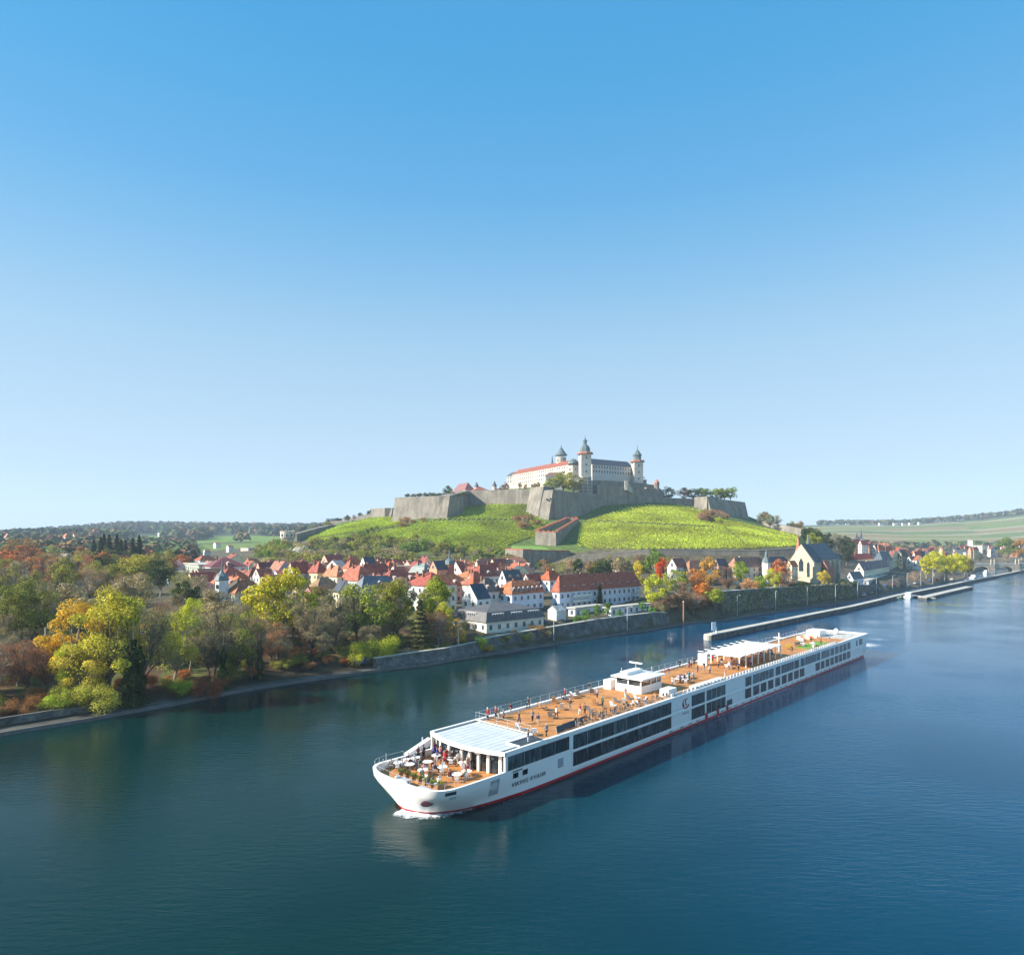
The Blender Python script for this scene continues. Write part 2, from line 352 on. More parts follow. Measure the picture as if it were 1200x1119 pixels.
# ================================================================ TREES
def tube_limb(mb, pts, rs, n=5):
    for i in range(len(pts) - 1): mb.tube(pts[i], pts[i+1], rs[i], rs[i+1], n, cap=False)
def leafquad(mb, p, nrm, s, asp=1.0):
    x = nrm.orthogonal().normalized(); a = U(0, 6.28); x = Matrix.Rotation(a, 3, nrm) @ x; y = nrm.cross(x)
    x = x * s * U(0.7, 1.2); y = y * s * asp * U(0.7, 1.2)
    mb.add([p - x, p - y * 0.7 + x * 0.1, p + x, p + y], [(0, 1, 2, 3)])
def rdir():
    while True:
        v = Vector((U(-1,1), U(-1,1), U(-1,1)))
        if 0.05 < v.length < 1: return v.normalized()
def make_tree(kind, seed, nleaf, ls):
    random.seed(seed); T = MB(); C = MB()
    if kind in ('round', 'open', 'bare', 'poplar'):
        rx, rz, cz = {'round': (0.34, 0.36, 0.62), 'open': (0.34, 0.38, 0.6), 'bare': (0.33, 0.38, 0.6), 'poplar': (0.16, 0.46, 0.53)}[kind]
        split = 0.2 if kind != 'poplar' else 0.35
        lean = Vector((U(-.04,.04), U(-.04,.04), split)); base = Vector((0, 0, -0.03))
        tube_limb(T, [base, lean * 0.5 + Vector((U(-.01,.01), 0, 0)), lean], [0.026, 0.02, 0.017], 7)
        nl = {'round': 26, 'open': 22, 'bare': 26, 'poplar': 22}[kind]; lobes = []
        for i in range(nl):
            d = rdir(); k = U(0.35, 1.0) ** 0.6
            p = Vector((d.x * rx * k, d.y * rx * k, cz + d.z * rz * k)) 
            p += Vector((U(-.05,.05), U(-.05,.05), U(-.03,.03)))
            if p.z < 0.2: p.z = 0.2 + U(0, .1)
            lobes.append((p, U(0.08, 0.165) * (0.7 if kind == 'poplar' else 1)))
        for i, (p, r) in enumerate(lobes):
            if kind != 'round' or i % 2 == 0:
                mid = lean.lerp(p, 0.5) + Vector((U(-.03,.03), U(-.03,.03), U(0.0,.05)))
                tube_limb(T, [lean + Vector((0,0,U(-.02,.02))), mid, p], [0.012, 0.007, 0.002], 5)
                if kind in ('open', 'bare'):
                    for q in range(8 if kind == 'open' else 16):
                        e = p + rdir() * r * 1.1 + Vector((0, 0, r * 0.4)); s0 = mid.lerp(p, R())
                        T.tube(s0, e, 0.003, 0.0008, 3, cap=False)
        for i in range(nleaf):
            p, r = random.choice(lobes); d = rdir(); 
            if d.z < -0.3 and R() < 0.6: d.z = -d.z
            q = p + Vector((d.x, d.y, d.z * 0.8)) * r * U(0.45, 1.08) ** 0.7
            nn = (d + rdir() * 0.9 + Vector((0, 0, 0.4))).normalized()
            if kind == 'bare': leafquad(C, q, rdir(), ls * 1.5, 0.16)
            else: leafquad(C, q, nn, ls)
    elif kind == 'conifer':
        T.tube((0, 0, -0.03), (0, 0, 0.98), 0.018, 0.003, 6)
        for i in range(nleaf):
            z = 0.1 + 0.88 * (R() ** 1.25); rr = 0.21 * (1 - z) ** 0.8 * (0.72 + 0.28 * math.sin(z * 75)); a = U(0, 6.28); k = U(0.35, 1) ** 0.5
            q = Vector((math.cos(a) * rr * k, math.sin(a) * rr * k, z - 0.05 * k))
            leafquad(C, q, (Vector((math.cos(a), math.sin(a), 1.3)) + rdir() * 0.6).normalized(), ls, 0.7)
    elif kind == 'column':
        T.tube((0, 0, -0.05), (0.02, 0.01, 1.35), 0.02, 0.006, 6)
        for i in range(nleaf):
            z = R(); a = U(0, 6.28); rr = (0.13 - 0.07 * z) * (0.8 + 0.35 * math.sin(z * 17 + seed)) * U(0.7, 1.05)
            leafquad(C, Vector((math.cos(a) * rr + .01 * z, math.sin(a) * rr, z)), (Vector((math.cos(a), math.sin(a), .4)) + rdir() * .8).normalized(), ls * 1.1)
    elif kind == 'bush':
        for i in range(5):
            a = U(0, 6.28); T.tube((0, 0, -0.08), (math.cos(a) * 0.3, math.sin(a) * 0.3, U(.4,.7)), 0.02, 0.004, 4, cap=False)
        lobes = [(Vector((U(-.5,.5), U(-.5,.5), U(0.2, 0.68))), U(0.2, 0.36)) for i in range(12)]
        for i in range(nleaf):
            p, r = random.choice(lobes); d = rdir(); d.z = abs(d.z) * (1 if R() < .8 else -1)
            q = p + d * r * U(0.45, 1.22) * (1 + .25 * noise.noise(d * 3 + p * 7)); q.z = max(0.0, q.z)
            leafquad(C, q, (d + rdir() * 0.8).normalized(), ls * 1.4)
    return T.mesh('trunk', M_birch if seed % 2 else M_bark), C.mesh('crown', M_leaf)
PROTO = {}
for kind in ('round', 'open', 'bare', 'poplar', 'conifer', 'bush', 'column'):
    for lod, n, ls in (('near', 14000, 0.0095), ('mid', 4600, 0.0165), ('far', 1900, 0.025)):
        if kind == 'bush': n = n // 2; ls = ls * 1.5
        if kind == 'open': n = int(n * 0.55)
        if kind == 'bare': n = int(n * 0.75)
        if kind == 'column': n = n // 3
        if kind == 'conifer': n = int(n * 1.1)
        PROTO[kind, lod] = [make_tree(kind, 31 * i + len(kind) * 7 + n, n, ls) for i in range(3 if lod != 'far' else 2)]
random.seed(5)
BARE_NOTE = {'round': 'leafy', 'open': 'thinly leaved', 'bare': 'bare-branched', 'poplar': 'slender upright', 'conifer': 'dark conical', 'bush': 'low', 'column': 'ivy-clad'}
NT = [0]
def tree(px, Y, h, kind, c, label, cat='tree', group=None, w=1.0, z=None, name=None):
    lod = 'near' if Y < 175 else ('mid' if Y < 320 or h > 18 else 'far')
    tm, cm = random.choice(PROTO[kind, lod])
    loc = W(px, Y, ground(px, Y) if z is None else z)
    nm = name or {'bush': 'shrub', 'conifer': 'conifer_tree', 'poplar': 'slender_tree', 'bare': 'bare_tree'}.get(kind, 'broadleaf_tree')
    t = thing(nm, label, cat, loc, U(0, 6.28), group)
    j = U(0.88, 1.12); c = tuple(x * j for x in c)
    s = (h * w, h * w, h)
    link('trunk', tm, t, scale=s); link('crown', cm, t, c, scale=s)
    NT[0] += 1
    return t
YG = (0.36, 0.36, 0.055); GOLD = (0.50, 0.36, 0.06); OLIVE = (0.21, 0.225, 0.06); GREEN = (0.12, 0.19, 0.035); DKG = (0.035, 0.06, 0.025)
BROWN = (0.27, 0.175, 0.09); RUST = (0.36, 0.15, 0.06); GREYB = (0.27, 0.24, 0.165); RED = (0.50, 0.07, 0.02); ORANGE = (0.38, 0.175, 0.05); LIME = (0.37, 0.42, 0.05); PINKB = (0.28, 0.16, 0.10)

# hero trees of the left bank -----------------------------------------
HERO = [
 (88,131,17,'round',GOLD,'golden yellow tree leaning out left of the tall yellow-green one',1.0),
 (128,129,19.5,'open',YG,'tallest yellow-green tree on the left bank, pale forked trunks',1.05),
 (128,131,19.8,'round',(0.38,0.37,0.06),'dense lime-topped crown behind the forked pale trunks on the left bank',0.75),
 (163,132,18.4,'bare',(0.26,0.24,0.11),'olive grey half-bare tree on the right side of the big yellow-green clump',1.0),
 (100,127,11,'open',(0.39,0.36,0.07),'lower yellow-green tree under the golden crown by the water',1.1),
 (204,141,15.5,'open',(0.31,0.34,0.06),'half-bare tree with bright green top, right of the big yellow clump',1.0),
 (222,150,16,'round',(0.33,0.38,0.05),'bright lime crown just right of the half-bare green-topped tree',0.6),
 (250,146,16.5,'bare',GREYB,'grey bare tree with dark leaning trunks beside the lime crown',1.1),
 (275,148,15,'open',(0.18,0.22,0.05),'olive green tree with dark ivy trunks in the middle of the left bank',1.0),
 (295,150,13,'bare',(0.22,0.19,0.12),'small bare tree at the foot of the olive one on the left bank',1.0),
 (318,176,17.3,'round',(0.42,0.42,0.045),'broad lemon-yellow tree in front of the red roofs',1.15),
 (343,180,19.3,'round',(0.43,0.42,0.045),'taller lemon-yellow tree, right half of the yellow pair before the roofs',0.95),
 (366,168,15,'bare',(0.23,0.20,0.13),'grey-brown bare tree right of the lemon-yellow pair',1.1),
 (392,176,15,'bare',GREYB,'tall grey bare tree before the yellow-walled house',1.0),
 (418,182,15.5,'open',(0.20,0.24,0.05),'olive tree standing left of the pale forked one in the park',1.0),
 (440,184,16,'open',(0.28,0.34,0.05),'pale-trunked yellow-olive tree above the round lime bushes',1.0),
 (466,190,16,'round',(0.20,0.22,0.04),'dense olive tree before the dark slate roof',0.8),
 (492,182,14.5,'conifer',(0.10,0.105,0.05),'broad layered conifer near the bend of the bank',1.7),
 (512,196,16.5,'round',(0.20,0.25,0.035),'round olive green tree in front of the teal-grey house',0.8),
 (519,190,11,'round',(0.30,0.31,0.04),'yellow-olive tree below the round olive one',0.9),
 (536,188,8.5,'open',(0.50,0.34,0.05),'yellow thin tree at the left end of the dark-roofed villa',0.9),
 (548,192,7,'bare',(0.22,0.14,0.09),'small brown bare tree left of the villa',1.0),
 (420,167,6.0,'bush',(0.37,0.39,0.05),'round lime bush, left one of the pair above the quay',0.8),
 (449,171,6.8,'bush',(0.34,0.38,0.05),'round lime bush, right one of the pair above the quay',0.85),
 (565,190,4.6,'bush',(0.32,0.42,0.05),'upright bright green bush beside the villa corner',0.55),
 (573,190,2.2,'bush',(0.42,0.30,0.05),'low yellow bush right of the bright green bush at the villa',1.1),
 (116,124,5.5,'bush',(0.36,0.37,0.08),'sunlit yellow-green bush at the foot of the forked tree',1.1),
 (90,125,4.5,'bush',(0.32,0.35,0.07),'spreading yellow-green bush over the quay, left of the forked tree',1.4),
 (65,122,3.6,'bush',(0.30,0.38,0.06),'low pale green bush at the left end of the sunlit bushes',1.3),
 (78,128,10,'round',(0.28,0.36,0.04),'green young tree between the brown shrubs and the yellow clump',0.6),
 (213,136,3.0,'bush',(0.26,0.34,0.04),'small bright green bush by the quay right of the ivy trunks',1.0),
 (20,135,5,'bush',(0.28,0.36,0.04),'small lime bush among brown shrubs at the far left',1.0),
 (12,150,17,'round',(0.15,0.17,0.05),'big dark olive tree at the left edge of the park',1.0),
 (38,158,17,'round',(0.13,0.155,0.05),'dark olive tree beside the lamp at the left',1.0),
 (66,170,15,'open',(0.16,0.17,0.06),'grey-olive tree behind the golden one',1.1),
 (28,128,10.5,'bare',(0.27,0.13,0.08),'reddish brown bare tree at the left bank edge',1.2),
 (-8,124,10,'bare',(0.25,0.12,0.08),'reddish bare tree cut by the left edge',1.2),
 (55,130,9.5,'bare',(0.26,0.14,0.09),'reddish bare tree left of the golden one',1.2),
 (245,136,3.8,'bush',(0.26,0.09,0.05),'dark red bush over the quay right of the bare trees',1.2),
 (305,150,8.5,'column',DKG,'dark ivy-clad trunk left of the park benches',1.1),
]
for a in HERO: tree(*a[:6], w=a[6])
for px, Y, h in ((148,127,11.5),(157,127.5,12.5),(165,129,11),(261,142,9)):
    tree(px, Y, h, 'column', (0.03,0.06,0.018), {148:'ivy-clad dark trunk, leftmost of the ivy pillars in the yellow clump',157:'ivy-clad dark trunk, tallest of the pillars in the yellow clump',165:'ivy-clad dark trunk, right one of the pillars in the yellow clump',261:'single ivy-clad trunk under the grey bare trees'}[px], w=1.0, name='ivy_clad_tree')
# the rest of the park -------------------------------------------------
PAL_L = [OLIVE, BROWN, GREYB, (0.24,0.13,0.07), (0.16,0.15,0.07), (0.20,0.20,0.06)]
NAMES = {OLIVE:'olive', BROWN:'brown', GREYB:'grey', (0.24,0.13,0.07):'reddish brown', (0.16,0.15,0.07):'dull green', (0.21,0.22,0.06):'dull olive', (0.25,0.26,0.06):'yellow-olive', (0.22,0.25,0.05):'green-olive', (0.20,0.20,0.06):'yellow-olive', RUST:'rusty', GREEN:'green', DKG:'dark green', PINKB:'pinkish brown', ORANGE:'orange', GOLD:'golden'}
def pile(n, pxr, dr, hr, kinds, pal, where, seed, wr=(0.8, 1.2), absY=False, ok=None, grp=None):
    random.seed(seed); placed = []; tries = 0
    while len(placed) < n and tries < n * 40:
        tries += 1
        px = U(*pxr); Y = U(*dr) if absY else bankY(px) + U(*dr)
        h = U(*hr); p = W(px, Y)
        if ok and not ok(px, Y): continue
        if any((p - q).length < (h + k) * (0.16 if kinds[0] != 'bush' else 0.12) for q, k in placed): continue
        placed.append((p, h)); kd = random.choice(kinds); c = random.choice(pal)
        lb = '%s %s %s %s' % (BARE_NOTE[kd], NAMES.get(c, 'autumn'), 'bush' if kd == 'bush' else 'tree', where)
        tree(px, Y, h, kd, c, lb, 'bush' if kd == 'bush' else 'tree', (grp or where) + (' bushes' if kd == 'bush' else ' trees'), w=U(*wr))
pile(34, (-60, 420), (5, 14), (1.6, 3.4), ['bush'], [BROWN, RUST, (0.24,0.13,0.07), OLIVE, RUST], 'along the quay of the left bank', 3, (1.0, 1.5))
pile(26, (430, 640), (5, 10), (1.5, 3.0), ['bush'], [BROWN, OLIVE, GREYB, (0.20,0.20,0.06)], 'along the embankment left of the villa', 4, (1.0, 1.5))
pile(34, (-90, 215), (14, 60), (9, 14), ['bare', 'open', 'bare', 'round'], PAL_L, 'in the riverside park at the left', 5)
pile(30, (215, 520), (9, 32), (6, 11), ['bare', 'open', 'bare'], [GREYB, BROWN, (0.16,0.15,0.07), (0.24,0.13,0.07), OLIVE], 'in the park below the red roofs', 6)
pile(20, (240, 520), (34, 60), (10, 14), ['bare', 'open', 'round'], [GREYB, OLIVE, (0.20,0.20,0.06), GREYB], 'behind the park in front of the houses', 61)
pile(26, (215, 480), (9, 30), (1.8, 3.2), ['bush'], [BROWN, RUST, GREYB, OLIVE], 'on the park slope below the red roofs', 62, (1.0, 1.5))
pile(20, (-60, 240), (55, 140), (12, 17), ['round', 'open', 'bare'], [OLIVE, DKG, BROWN, GREYB], 'in the wooded suburb at the left', 7)
pile(70, (-80, 225), (250, 520), (11, 17), ['round', 'bare', 'open', 'round'], [OLIVE, BROWN, (0.24,0.13,0.07), RUST, DKG, GREYB, (0.20,0.20,0.06)], 'on the suburb rise behind the left park', 8, absY=True)
random.seed(9)
for i in range(9):
    tree(110 + i * 6.5 + U(-2, 2), 470 + U(-15, 15), U(22, 27), 'conifer', (0.02, 0.04, 0.02), 'dark tall conifer in the row on the left skyline suburb', 'tree', 'dark conifers on the left suburb rise', w=1.3)
tree(158, 300, 17, 'round', (0.27, 0.27, 0.05), 'large yellow-olive tree alone in the left suburb above the tram', w=1.45)
tree(89, 400, 13, 'round', (0.36, 0.33, 0.04), 'small yellow tree beside the grey pointed roof in the left suburb', w=0.9)
tree(5, 380, 17, 'round', RUST, 'rust red broad tree at the left picture edge', w=1.6)
tree(28, 440, 18, 'round', (0.30, 0.13, 0.05), 'rust brown broad tree second from the left edge', w=1.5)
tree(22, 560, 20, 'round', (0.27, 0.17, 0.05), 'orange-brown tree below the left end of the ridge', w=1.6)

# scrub below the left vineyard ----------------------------------------
def in_scrub(px, Y):
    z = ground(px, Y); return inpoly(px, YH + (H - z) * F / Y, SCRUB)
pile(190, (300, 600), (425, 560), (5, 9), ['bush', 'round', 'round', 'bare', 'round'], [(0.21,0.22,0.06), OLIVE, (0.25,0.26,0.06), GREYB, (0.22,0.25,0.05), GREEN, OLIVE], 'on the slope below the left vineyard', 12, (1.1, 1.7), True, in_scrub)
# named groups on the hill ----------------------------------------------
pile(14, (592, 640), (455, 478), (5, 8), ['round', 'bush', 'bare'], [OLIVE, BROWN, GREEN, PINKB], 'at the foot of the lower bastion', 14, (0.9, 1.2), True)
pile(34, (640, 790), (385, 440), (7, 11), ['round', 'bare', 'open', 'bush'], [DKG, BROWN, PINKB, OLIVE, GREYB, DKG], 'in the dark wood behind the long apartment block', 15, (0.9, 1.3), True)
tree(724, 360, 13, 'round', GREYB, 'pale grey-olive tree behind the apartment roof', w=0.9)
tree(748, 300, 14, 'round', (0.38,0.33,0.05), 'yellow-topped tree right of the apartment block', w=0.7)
tree(774, 330, 13.5, 'round', (0.50,0.08,0.025), 'fiery red upright tree right of the apartment block', w=0.55)
tree(766, 352, 17, 'round', (0.10,0.17,0.03), 'dark green tree behind the fiery red one', w=0.8)
tree(768, 262, 14, 'round', LIME, 'bright lime round tree at the end of the garden wall', w=1.0)
tree(793, 282, 12.5, 'round', (0.20,0.24,0.04), 'olive green tree between the lime and the orange trees', w=1.1)
tree(817, 286, 14, 'round', ORANGE, 'large orange tree before the long low roof', w=1.0)
tree(832, 298, 16, 'round', (0.38,0.25,0.08), 'tall orange-brown tree in the middle of the riverside grove', w=0.9)
tree(824, 276, 9, 'round', (0.42,0.17,0.04), 'small orange tree at the front of the grove', w=0.9)
tree(838, 272, 8.5, 'round', (0.24,0.30,0.04), 'yellow-green tree at the corner of the ivy wall', w=1.2)
tree(868, 318, 13, 'round', (0.20,0.29,0.03), 'green tree right of the orange grove', w=0.8)
tree(853, 310, 12, 'bare', PINKB, 'pink-brown bare tree left of the green grove tree', w=1.0)
tree(878, 306, 11, 'round', (0.42,0.25,0.13), 'peach coloured tree above the ivy wall', w=0.9)
tree(890, 308, 12, 'round', (0.24,0.34,0.03), 'upright fresh green tree above the ivy wall', w=0.7)
tree(905, 318, 12.5, 'round', (0.30,0.34,0.04), 'yellow-green tree left of the red one above the ivy wall', w=0.8)
tree(914, 326, 15, 'round', (0.36,0.14,0.06), 'red-orange tree left of the church', w=0.8)
tree(924, 325, 11, 'bare', (0.34,0.16,0.10), 'reddish bare tree next to the church gable', w=1.2)
tree(966, 352, 9.5, 'round', (0.42,0.36,0.07), 'yellow tree before the church nave', w=0.9)
tree(801, 272, 9, 'bare', (0.26,0.16,0.11), 'brown bare tree by the rusty pole', w=1.2)
tree(813, 268, 8.5, 'bare', PINKB, 'pinkish bare tree near the quay in the grove', w=1.2)
tree(780, 262, 8, 'bare', (0.22,0.18,0.12), 'grey-brown bare tree right of the lime tree', w=1.2)
tree(703, 262, 9.5, 'conifer', (0.04,0.075,0.03), 'small dark spruce before the apartment block', w=1.2)
pile(16, (768, 842), (8, 16), (4, 7), ['bare', 'bush', 'open'], [PINKB, BROWN, OLIVE, (0.24,0.13,0.07)], 'under the riverside grove', 16, (0.9, 1.3))
for i, (px, h) in enumerate(((676,4.4),(686,5.2),(699,5.0),(712,5.6),(726,4.8),(753,4.6),(765,5.2))):
    tree(px, bankY(px) + 9.5, h, 'round', (0.10, 0.22, 0.05), ['small clipped green tree, leftmost in the row on the garden wall','clipped round green tree, second from the left on the garden wall','clipped green tree, third from the left on the garden wall','largest clipped round tree in the row on the garden wall','clipped green tree in front of the white pavilion left end','clipped green tree before the blue pavilion windows','clipped green tree at the right end of the pavilion'][i], 'tree', w=0.85, name='clipped_tree')
pile(26, (846, 1000), (18, 22), (2.4, 4.2), ['bush', 'bush', 'bare'], [(0.05,0.07,0.04), DKG, (0.16,0.15,0.07)], 'growing on top of the ivy wall', 17, (0.9, 1.3))
# big olive tree on the bastion and the castle hill top trees
tree(662, 626, 21, 'round', (0.23, 0.25, 0.04), 'large olive tree on the bastion before the castle', w=1.5, z=73.5)
tree(646, 624, 16, 'round', (0.21, 0.25, 0.04), 'smaller olive tree at the left of the bastion tree', w=1.4, z=72)
tree(673, 628, 18.5, 'round', (0.24, 0.24, 0.04), 'olive tree at the right of the bastion, by the scaffolded tower', w=1.1, z=72)
for i, (px, c) in enumerate(((783, GREEN), (803, PINKB), (812, (0.17,0.22,0.05)), (820, GREEN), (827, GREEN), (838, (0.18,0.23,0.05)), (845, (0.18,0.24,0.05)), (850, GREEN), (857, (0.16,0.22,0.05)))):
    tree(px, 700, 14.5 + U(-1.5, 1), 'round', c, ['single green tree right of the little round turret','pinkish bare-looking tree, first of the wall-top row','pale green tree, second of the wall-top row','green tree, third of the wall-top row','green tree before the gap in the wall-top row','pale green tree just right of the gap in the wall-top row','middle green tree in the right half of the wall-top row','green tree, second from the right in the wall-top row','rightmost green tree of the wall-top row'][i], w=1.35, z=70.5)
pile(10, (880, 962), (660, 720), (9, 14), ['round', 'bare'], [BROWN, OLIVE, GREEN, PINKB], 'on the ridge right of the fortress', 18, (0.9, 1.2), True)
pile(22, (945, 1000), (470, 640), (10, 15), ['round', 'round', 'bare'], [DKG, DKG, (0.10,0.14,0.035), (0.05,0.07,0.04)], 'on the wooded spur behind the church', 19, (0.9, 1.3), True)
tree(953, 480, 15, 'round', (0.22, 0.27, 0.04), 'yellow-green tree on the spur just behind the church roof', w=0.9)
tree(825, 606, 9, 'round', (0.20,0.27,0.03), 'round green bush-like tree at the top of the right vineyard', w=1.0)
tree(843, 560, 8, 'round', (0.30,0.36,0.03), 'bright yellow-green tree at the right vineyard track', w=1.0)
pile(12, (822, 850), (575, 640), (6, 9), ['bare', 'bush'], [PINKB, BROWN], 'in the brown patch by the end bastion', 20, (0.9, 1.2), True)
pile(9, (604, 632), (555, 592), (5, 8), ['bare', 'bush'], [PINKB, GREYB, BROWN], 'below the lit face of the main bastion', 21, (0.9, 1.2), True)
pile(8, (462, 500), (585, 612), (3, 5), ['bush'], [GREYB, BROWN], 'at the foot of the left bastion', 22, (1.0, 1.5), True)
pile(9, (350, 440), (715, 760), (6, 10), ['round', 'bush', 'bare'], [DKG, OLIVE, GREYB, BROWN], 'along the ridge left of the fortress walls', 23, (0.9, 1.2), True)
pile(12, (300, 345), (540, 600), (6, 9), ['bush', 'round'], [GREYB, OLIVE, GREEN], 'on the rocky mound under the white round tower', 24, (0.9, 1.2), True)
for i, px in enumerate((414,422,430,436,441)):
    tree(px, 560 + i * 6, 5.5, 'round', (0.10, 0.15, 0.03), ['small green tree, first of five on the hillside lane','small green tree, second of five on the hillside lane','middle one of five small green trees on the hillside lane','small green tree, fourth of five on the hillside lane','last small green tree of the five on the hillside lane'][i], w=1.0)
for i in range(10):
    t = WP(478 + i * 7.3, 579, 636)
    tree(478 + i * 7.3, 633 - i * 1.0, 4.2 + U(0, 1.5), 'bush', (0.07, 0.085, 0.035), 'dark green shrub growing on top of the left bastion', 'bush', 'shrubs along the left bastion top', w=1.0, z=70.3)
# riverside yellow trees at the right
for i, (px, Y, h, c) in enumerate(((1085,474,17,(0.36,0.36,0.03)),(1095,485,19,(0.38,0.40,0.03)),(1107,500,20,(0.34,0.36,0.03)),(1118,515,21,(0.38,0.40,0.03)),(1128,530,20,(0.34,0.34,0.03)),(1133,545,17,(0.16,0.15,0.06)))):
    tree(px, Y + 14, h, 'round', c, ['leftmost yellow-green tree of the quay clump at the right','second yellow-green tree of the quay clump at the right','third yellow-green tree from the left in the right quay clump','tallest yellow-green tree in the right quay clump','fifth yellow-green tree of the right quay clump','dull brown-green tree at the right end of the quay clump'][i], w=0.95)
tree(1180, 800, 26, 'round', (0.12,0.19,0.04), 'dark green tree behind the stone bridge', w=1.2)
tree(1197, 820, 25, 'round', (0.36,0.20,0.06), 'orange-brown tree behind the bridge at the right edge', w=1.2)
tree(1072, 462, 8, 'bare', PINKB, 'low brown tree left of the yellow quay clump', w=1.3)
pile(40, (1000, 1250), (560, 1100), (8, 13), ['round', 'bare'], [BROWN, OLIVE, RUST, DKG, GREYB], 'between the far houses at the right', 25, (0.9, 1.3), True, lambda px, Y: Y > bankY(px) + 25)

# far woods: one mass nobody could count ---------------------------------
def wood(name, n, seed, pick_, smin, smax, palette):
    random.seed(seed); mb = MB(); cols = []
    for i in range(n):
        p = pick_()
        if p is None: continue
        px, Y = p; z = ground(px, Y); c = W(px, Y, z); s = U(smin, smax); tint = random.choice(palette); tint = tuple(x * U(1.1, 1.8) for x in tint)
        for k in range(16):
            d = rdir(); d.z = abs(d.z); q = c + Vector((d.x * s * 0.75, d.y * s * 0.75, s * 0.35 + d.z * s * 0.85)) * 1.0
            nf = len(mb.f); leafquad(mb, q, (d + rdir() * 0.5).normalized(), s * 0.42); cols.append(tint)
    me = mb.mesh(name, WOODM, False)
    a = me.color_attributes.new('tint', 'FLOAT_COLOR', 'CORNER')
    a.data.foreach_set('color', [x for c in cols for _ in range(4) for x in (*c, 1.0)])
    return me
def woodmat():
    m, nt, b, out = new_mat('wood_mass'); b.inputs['Roughness'].default_value = 1; b.inputs['Specular IOR Level'].default_value = 0
    a = N(nt, 'ShaderNodeVertexColor', layer_name='tint'); g = N(nt, 'ShaderNodeNewGeometry')
    r = N(nt, 'ShaderNodeValToRGB'); nt.links.new(g.outputs['Random Per Island'], r.inputs[0])
    r.color_ramp.elements[0].color = (0.6, 0.6, 0.6, 1); r.color_ramp.elements[1].color = (1.3, 1.3, 1.2, 1)
    nt.links.new(mulcol(nt, a.outputs[0], r.outputs[0]), b.inputs['Base Color']); return m
WOODM = woodmat()
def p_left():
    px = U(-200, 420); Y = U(520, 1200)
    if px > 225 + (Y - 520) * 0.0: return None
    return px, Y
def p_ridge():
    px = U(-250, 470); Y = U(1250, 2560)
    if 150 < px < 345 and Y < 1900 and noise.noise((px * 0.02 + 9, Y * 0.004, 3)) > -0.12: return None
    return px, Y
def p_rr():
    px = U(960, 1400); return px, U(2340, 2450) if R() < 0.75 else U(1250, 1330)
tag(link('suburb_wood', wood('suburb_wood', 3200, 1, p_left, 6, 11, [(0.13,0.10,0.05),(0.09,0.10,0.04),(0.20,0.10,0.05),(0.12,0.13,0.05),(0.05,0.06,0.035)])), 'mixed autumn wood rolling over the suburb at the left', 'wood', kind='stuff')
tag(link('ridge_wood', wood('ridge_wood', 5200, 2, p_ridge, 10, 18, [(0.07,0.08,0.04),(0.10,0.08,0.045),(0.045,0.06,0.035),(0.12,0.09,0.04)])), 'dark wood covering the distant left ridge', 'wood', kind='stuff')
tag(link('hilltop_wood', wood('hilltop_wood', 700, 3, p_rr, 9, 15, [(0.05,0.065,0.035),(0.08,0.08,0.04)])), 'strip of dark wood along the far right hill', 'wood', kind='stuff')

# vineyards: rows of vines ------------------------------------------------
def vines(name, poly, pxr, Yr, label, colr, ang, seed):
    random.seed(seed); mb = MB(); dx, dy = math.cos(ang), math.sin(ang)
    n = 0
    for i in range(420000):
        px = U(*pxr); Y = U(*Yr); p = W(px, Y)
        # snap across-row coordinate to a 2.4 m pitch
        a = p.x * dx + p.y * dy; b = -p.x * dy + p.y * dx
        b = round(b / 3.9) * 3.9 + U(-0.62, 0.62)
        x = a * dx - b * dy; y = a * dy + b * dx
        pp = CX + F * x / y; z = ground(pp, y); py = YH + (H - z) * F / y
        if not inpoly(pp, py, poly): continue
        for (tx0, ty0, tx1, ty1) in TRACKS:
            t = (pp - tx0) / (tx1 - tx0) if tx1 != tx0 else -1
            if 0 <= t <= 1 and abs(py - lerp(ty0, ty1, t)) < 0.95: break
        else:
            leafquad(mb, Vector((x, y, z + U(0.3, 1.5))), (rdir() + Vector((0, -0.2, 0.8))).normalized(), U(0.25, 0.5)); n += 1
            if n > 105000: break
    o = mb.build(name, M_vine, None, colr); tag(o, label, 'vineyard', kind='stuff'); return o
TRACKS = [(500,610.5,622,610),(848,617,878,642),(840,618.5,700,611.5),(350,634,470,618)]
vines('vineyard', VINE_L, (345, 645), (430, 740), 'bright green vine rows on the left slope under the fortress walls', (0.27, 0.35, 0.045), math.radians(58), 1)
vines('vineyard', VINE_R, (672, 940), (430, 680), 'yellow-green vine rows on the right slope below the long dark wall', (0.285, 0.35, 0.055), math.radians(108), 2)

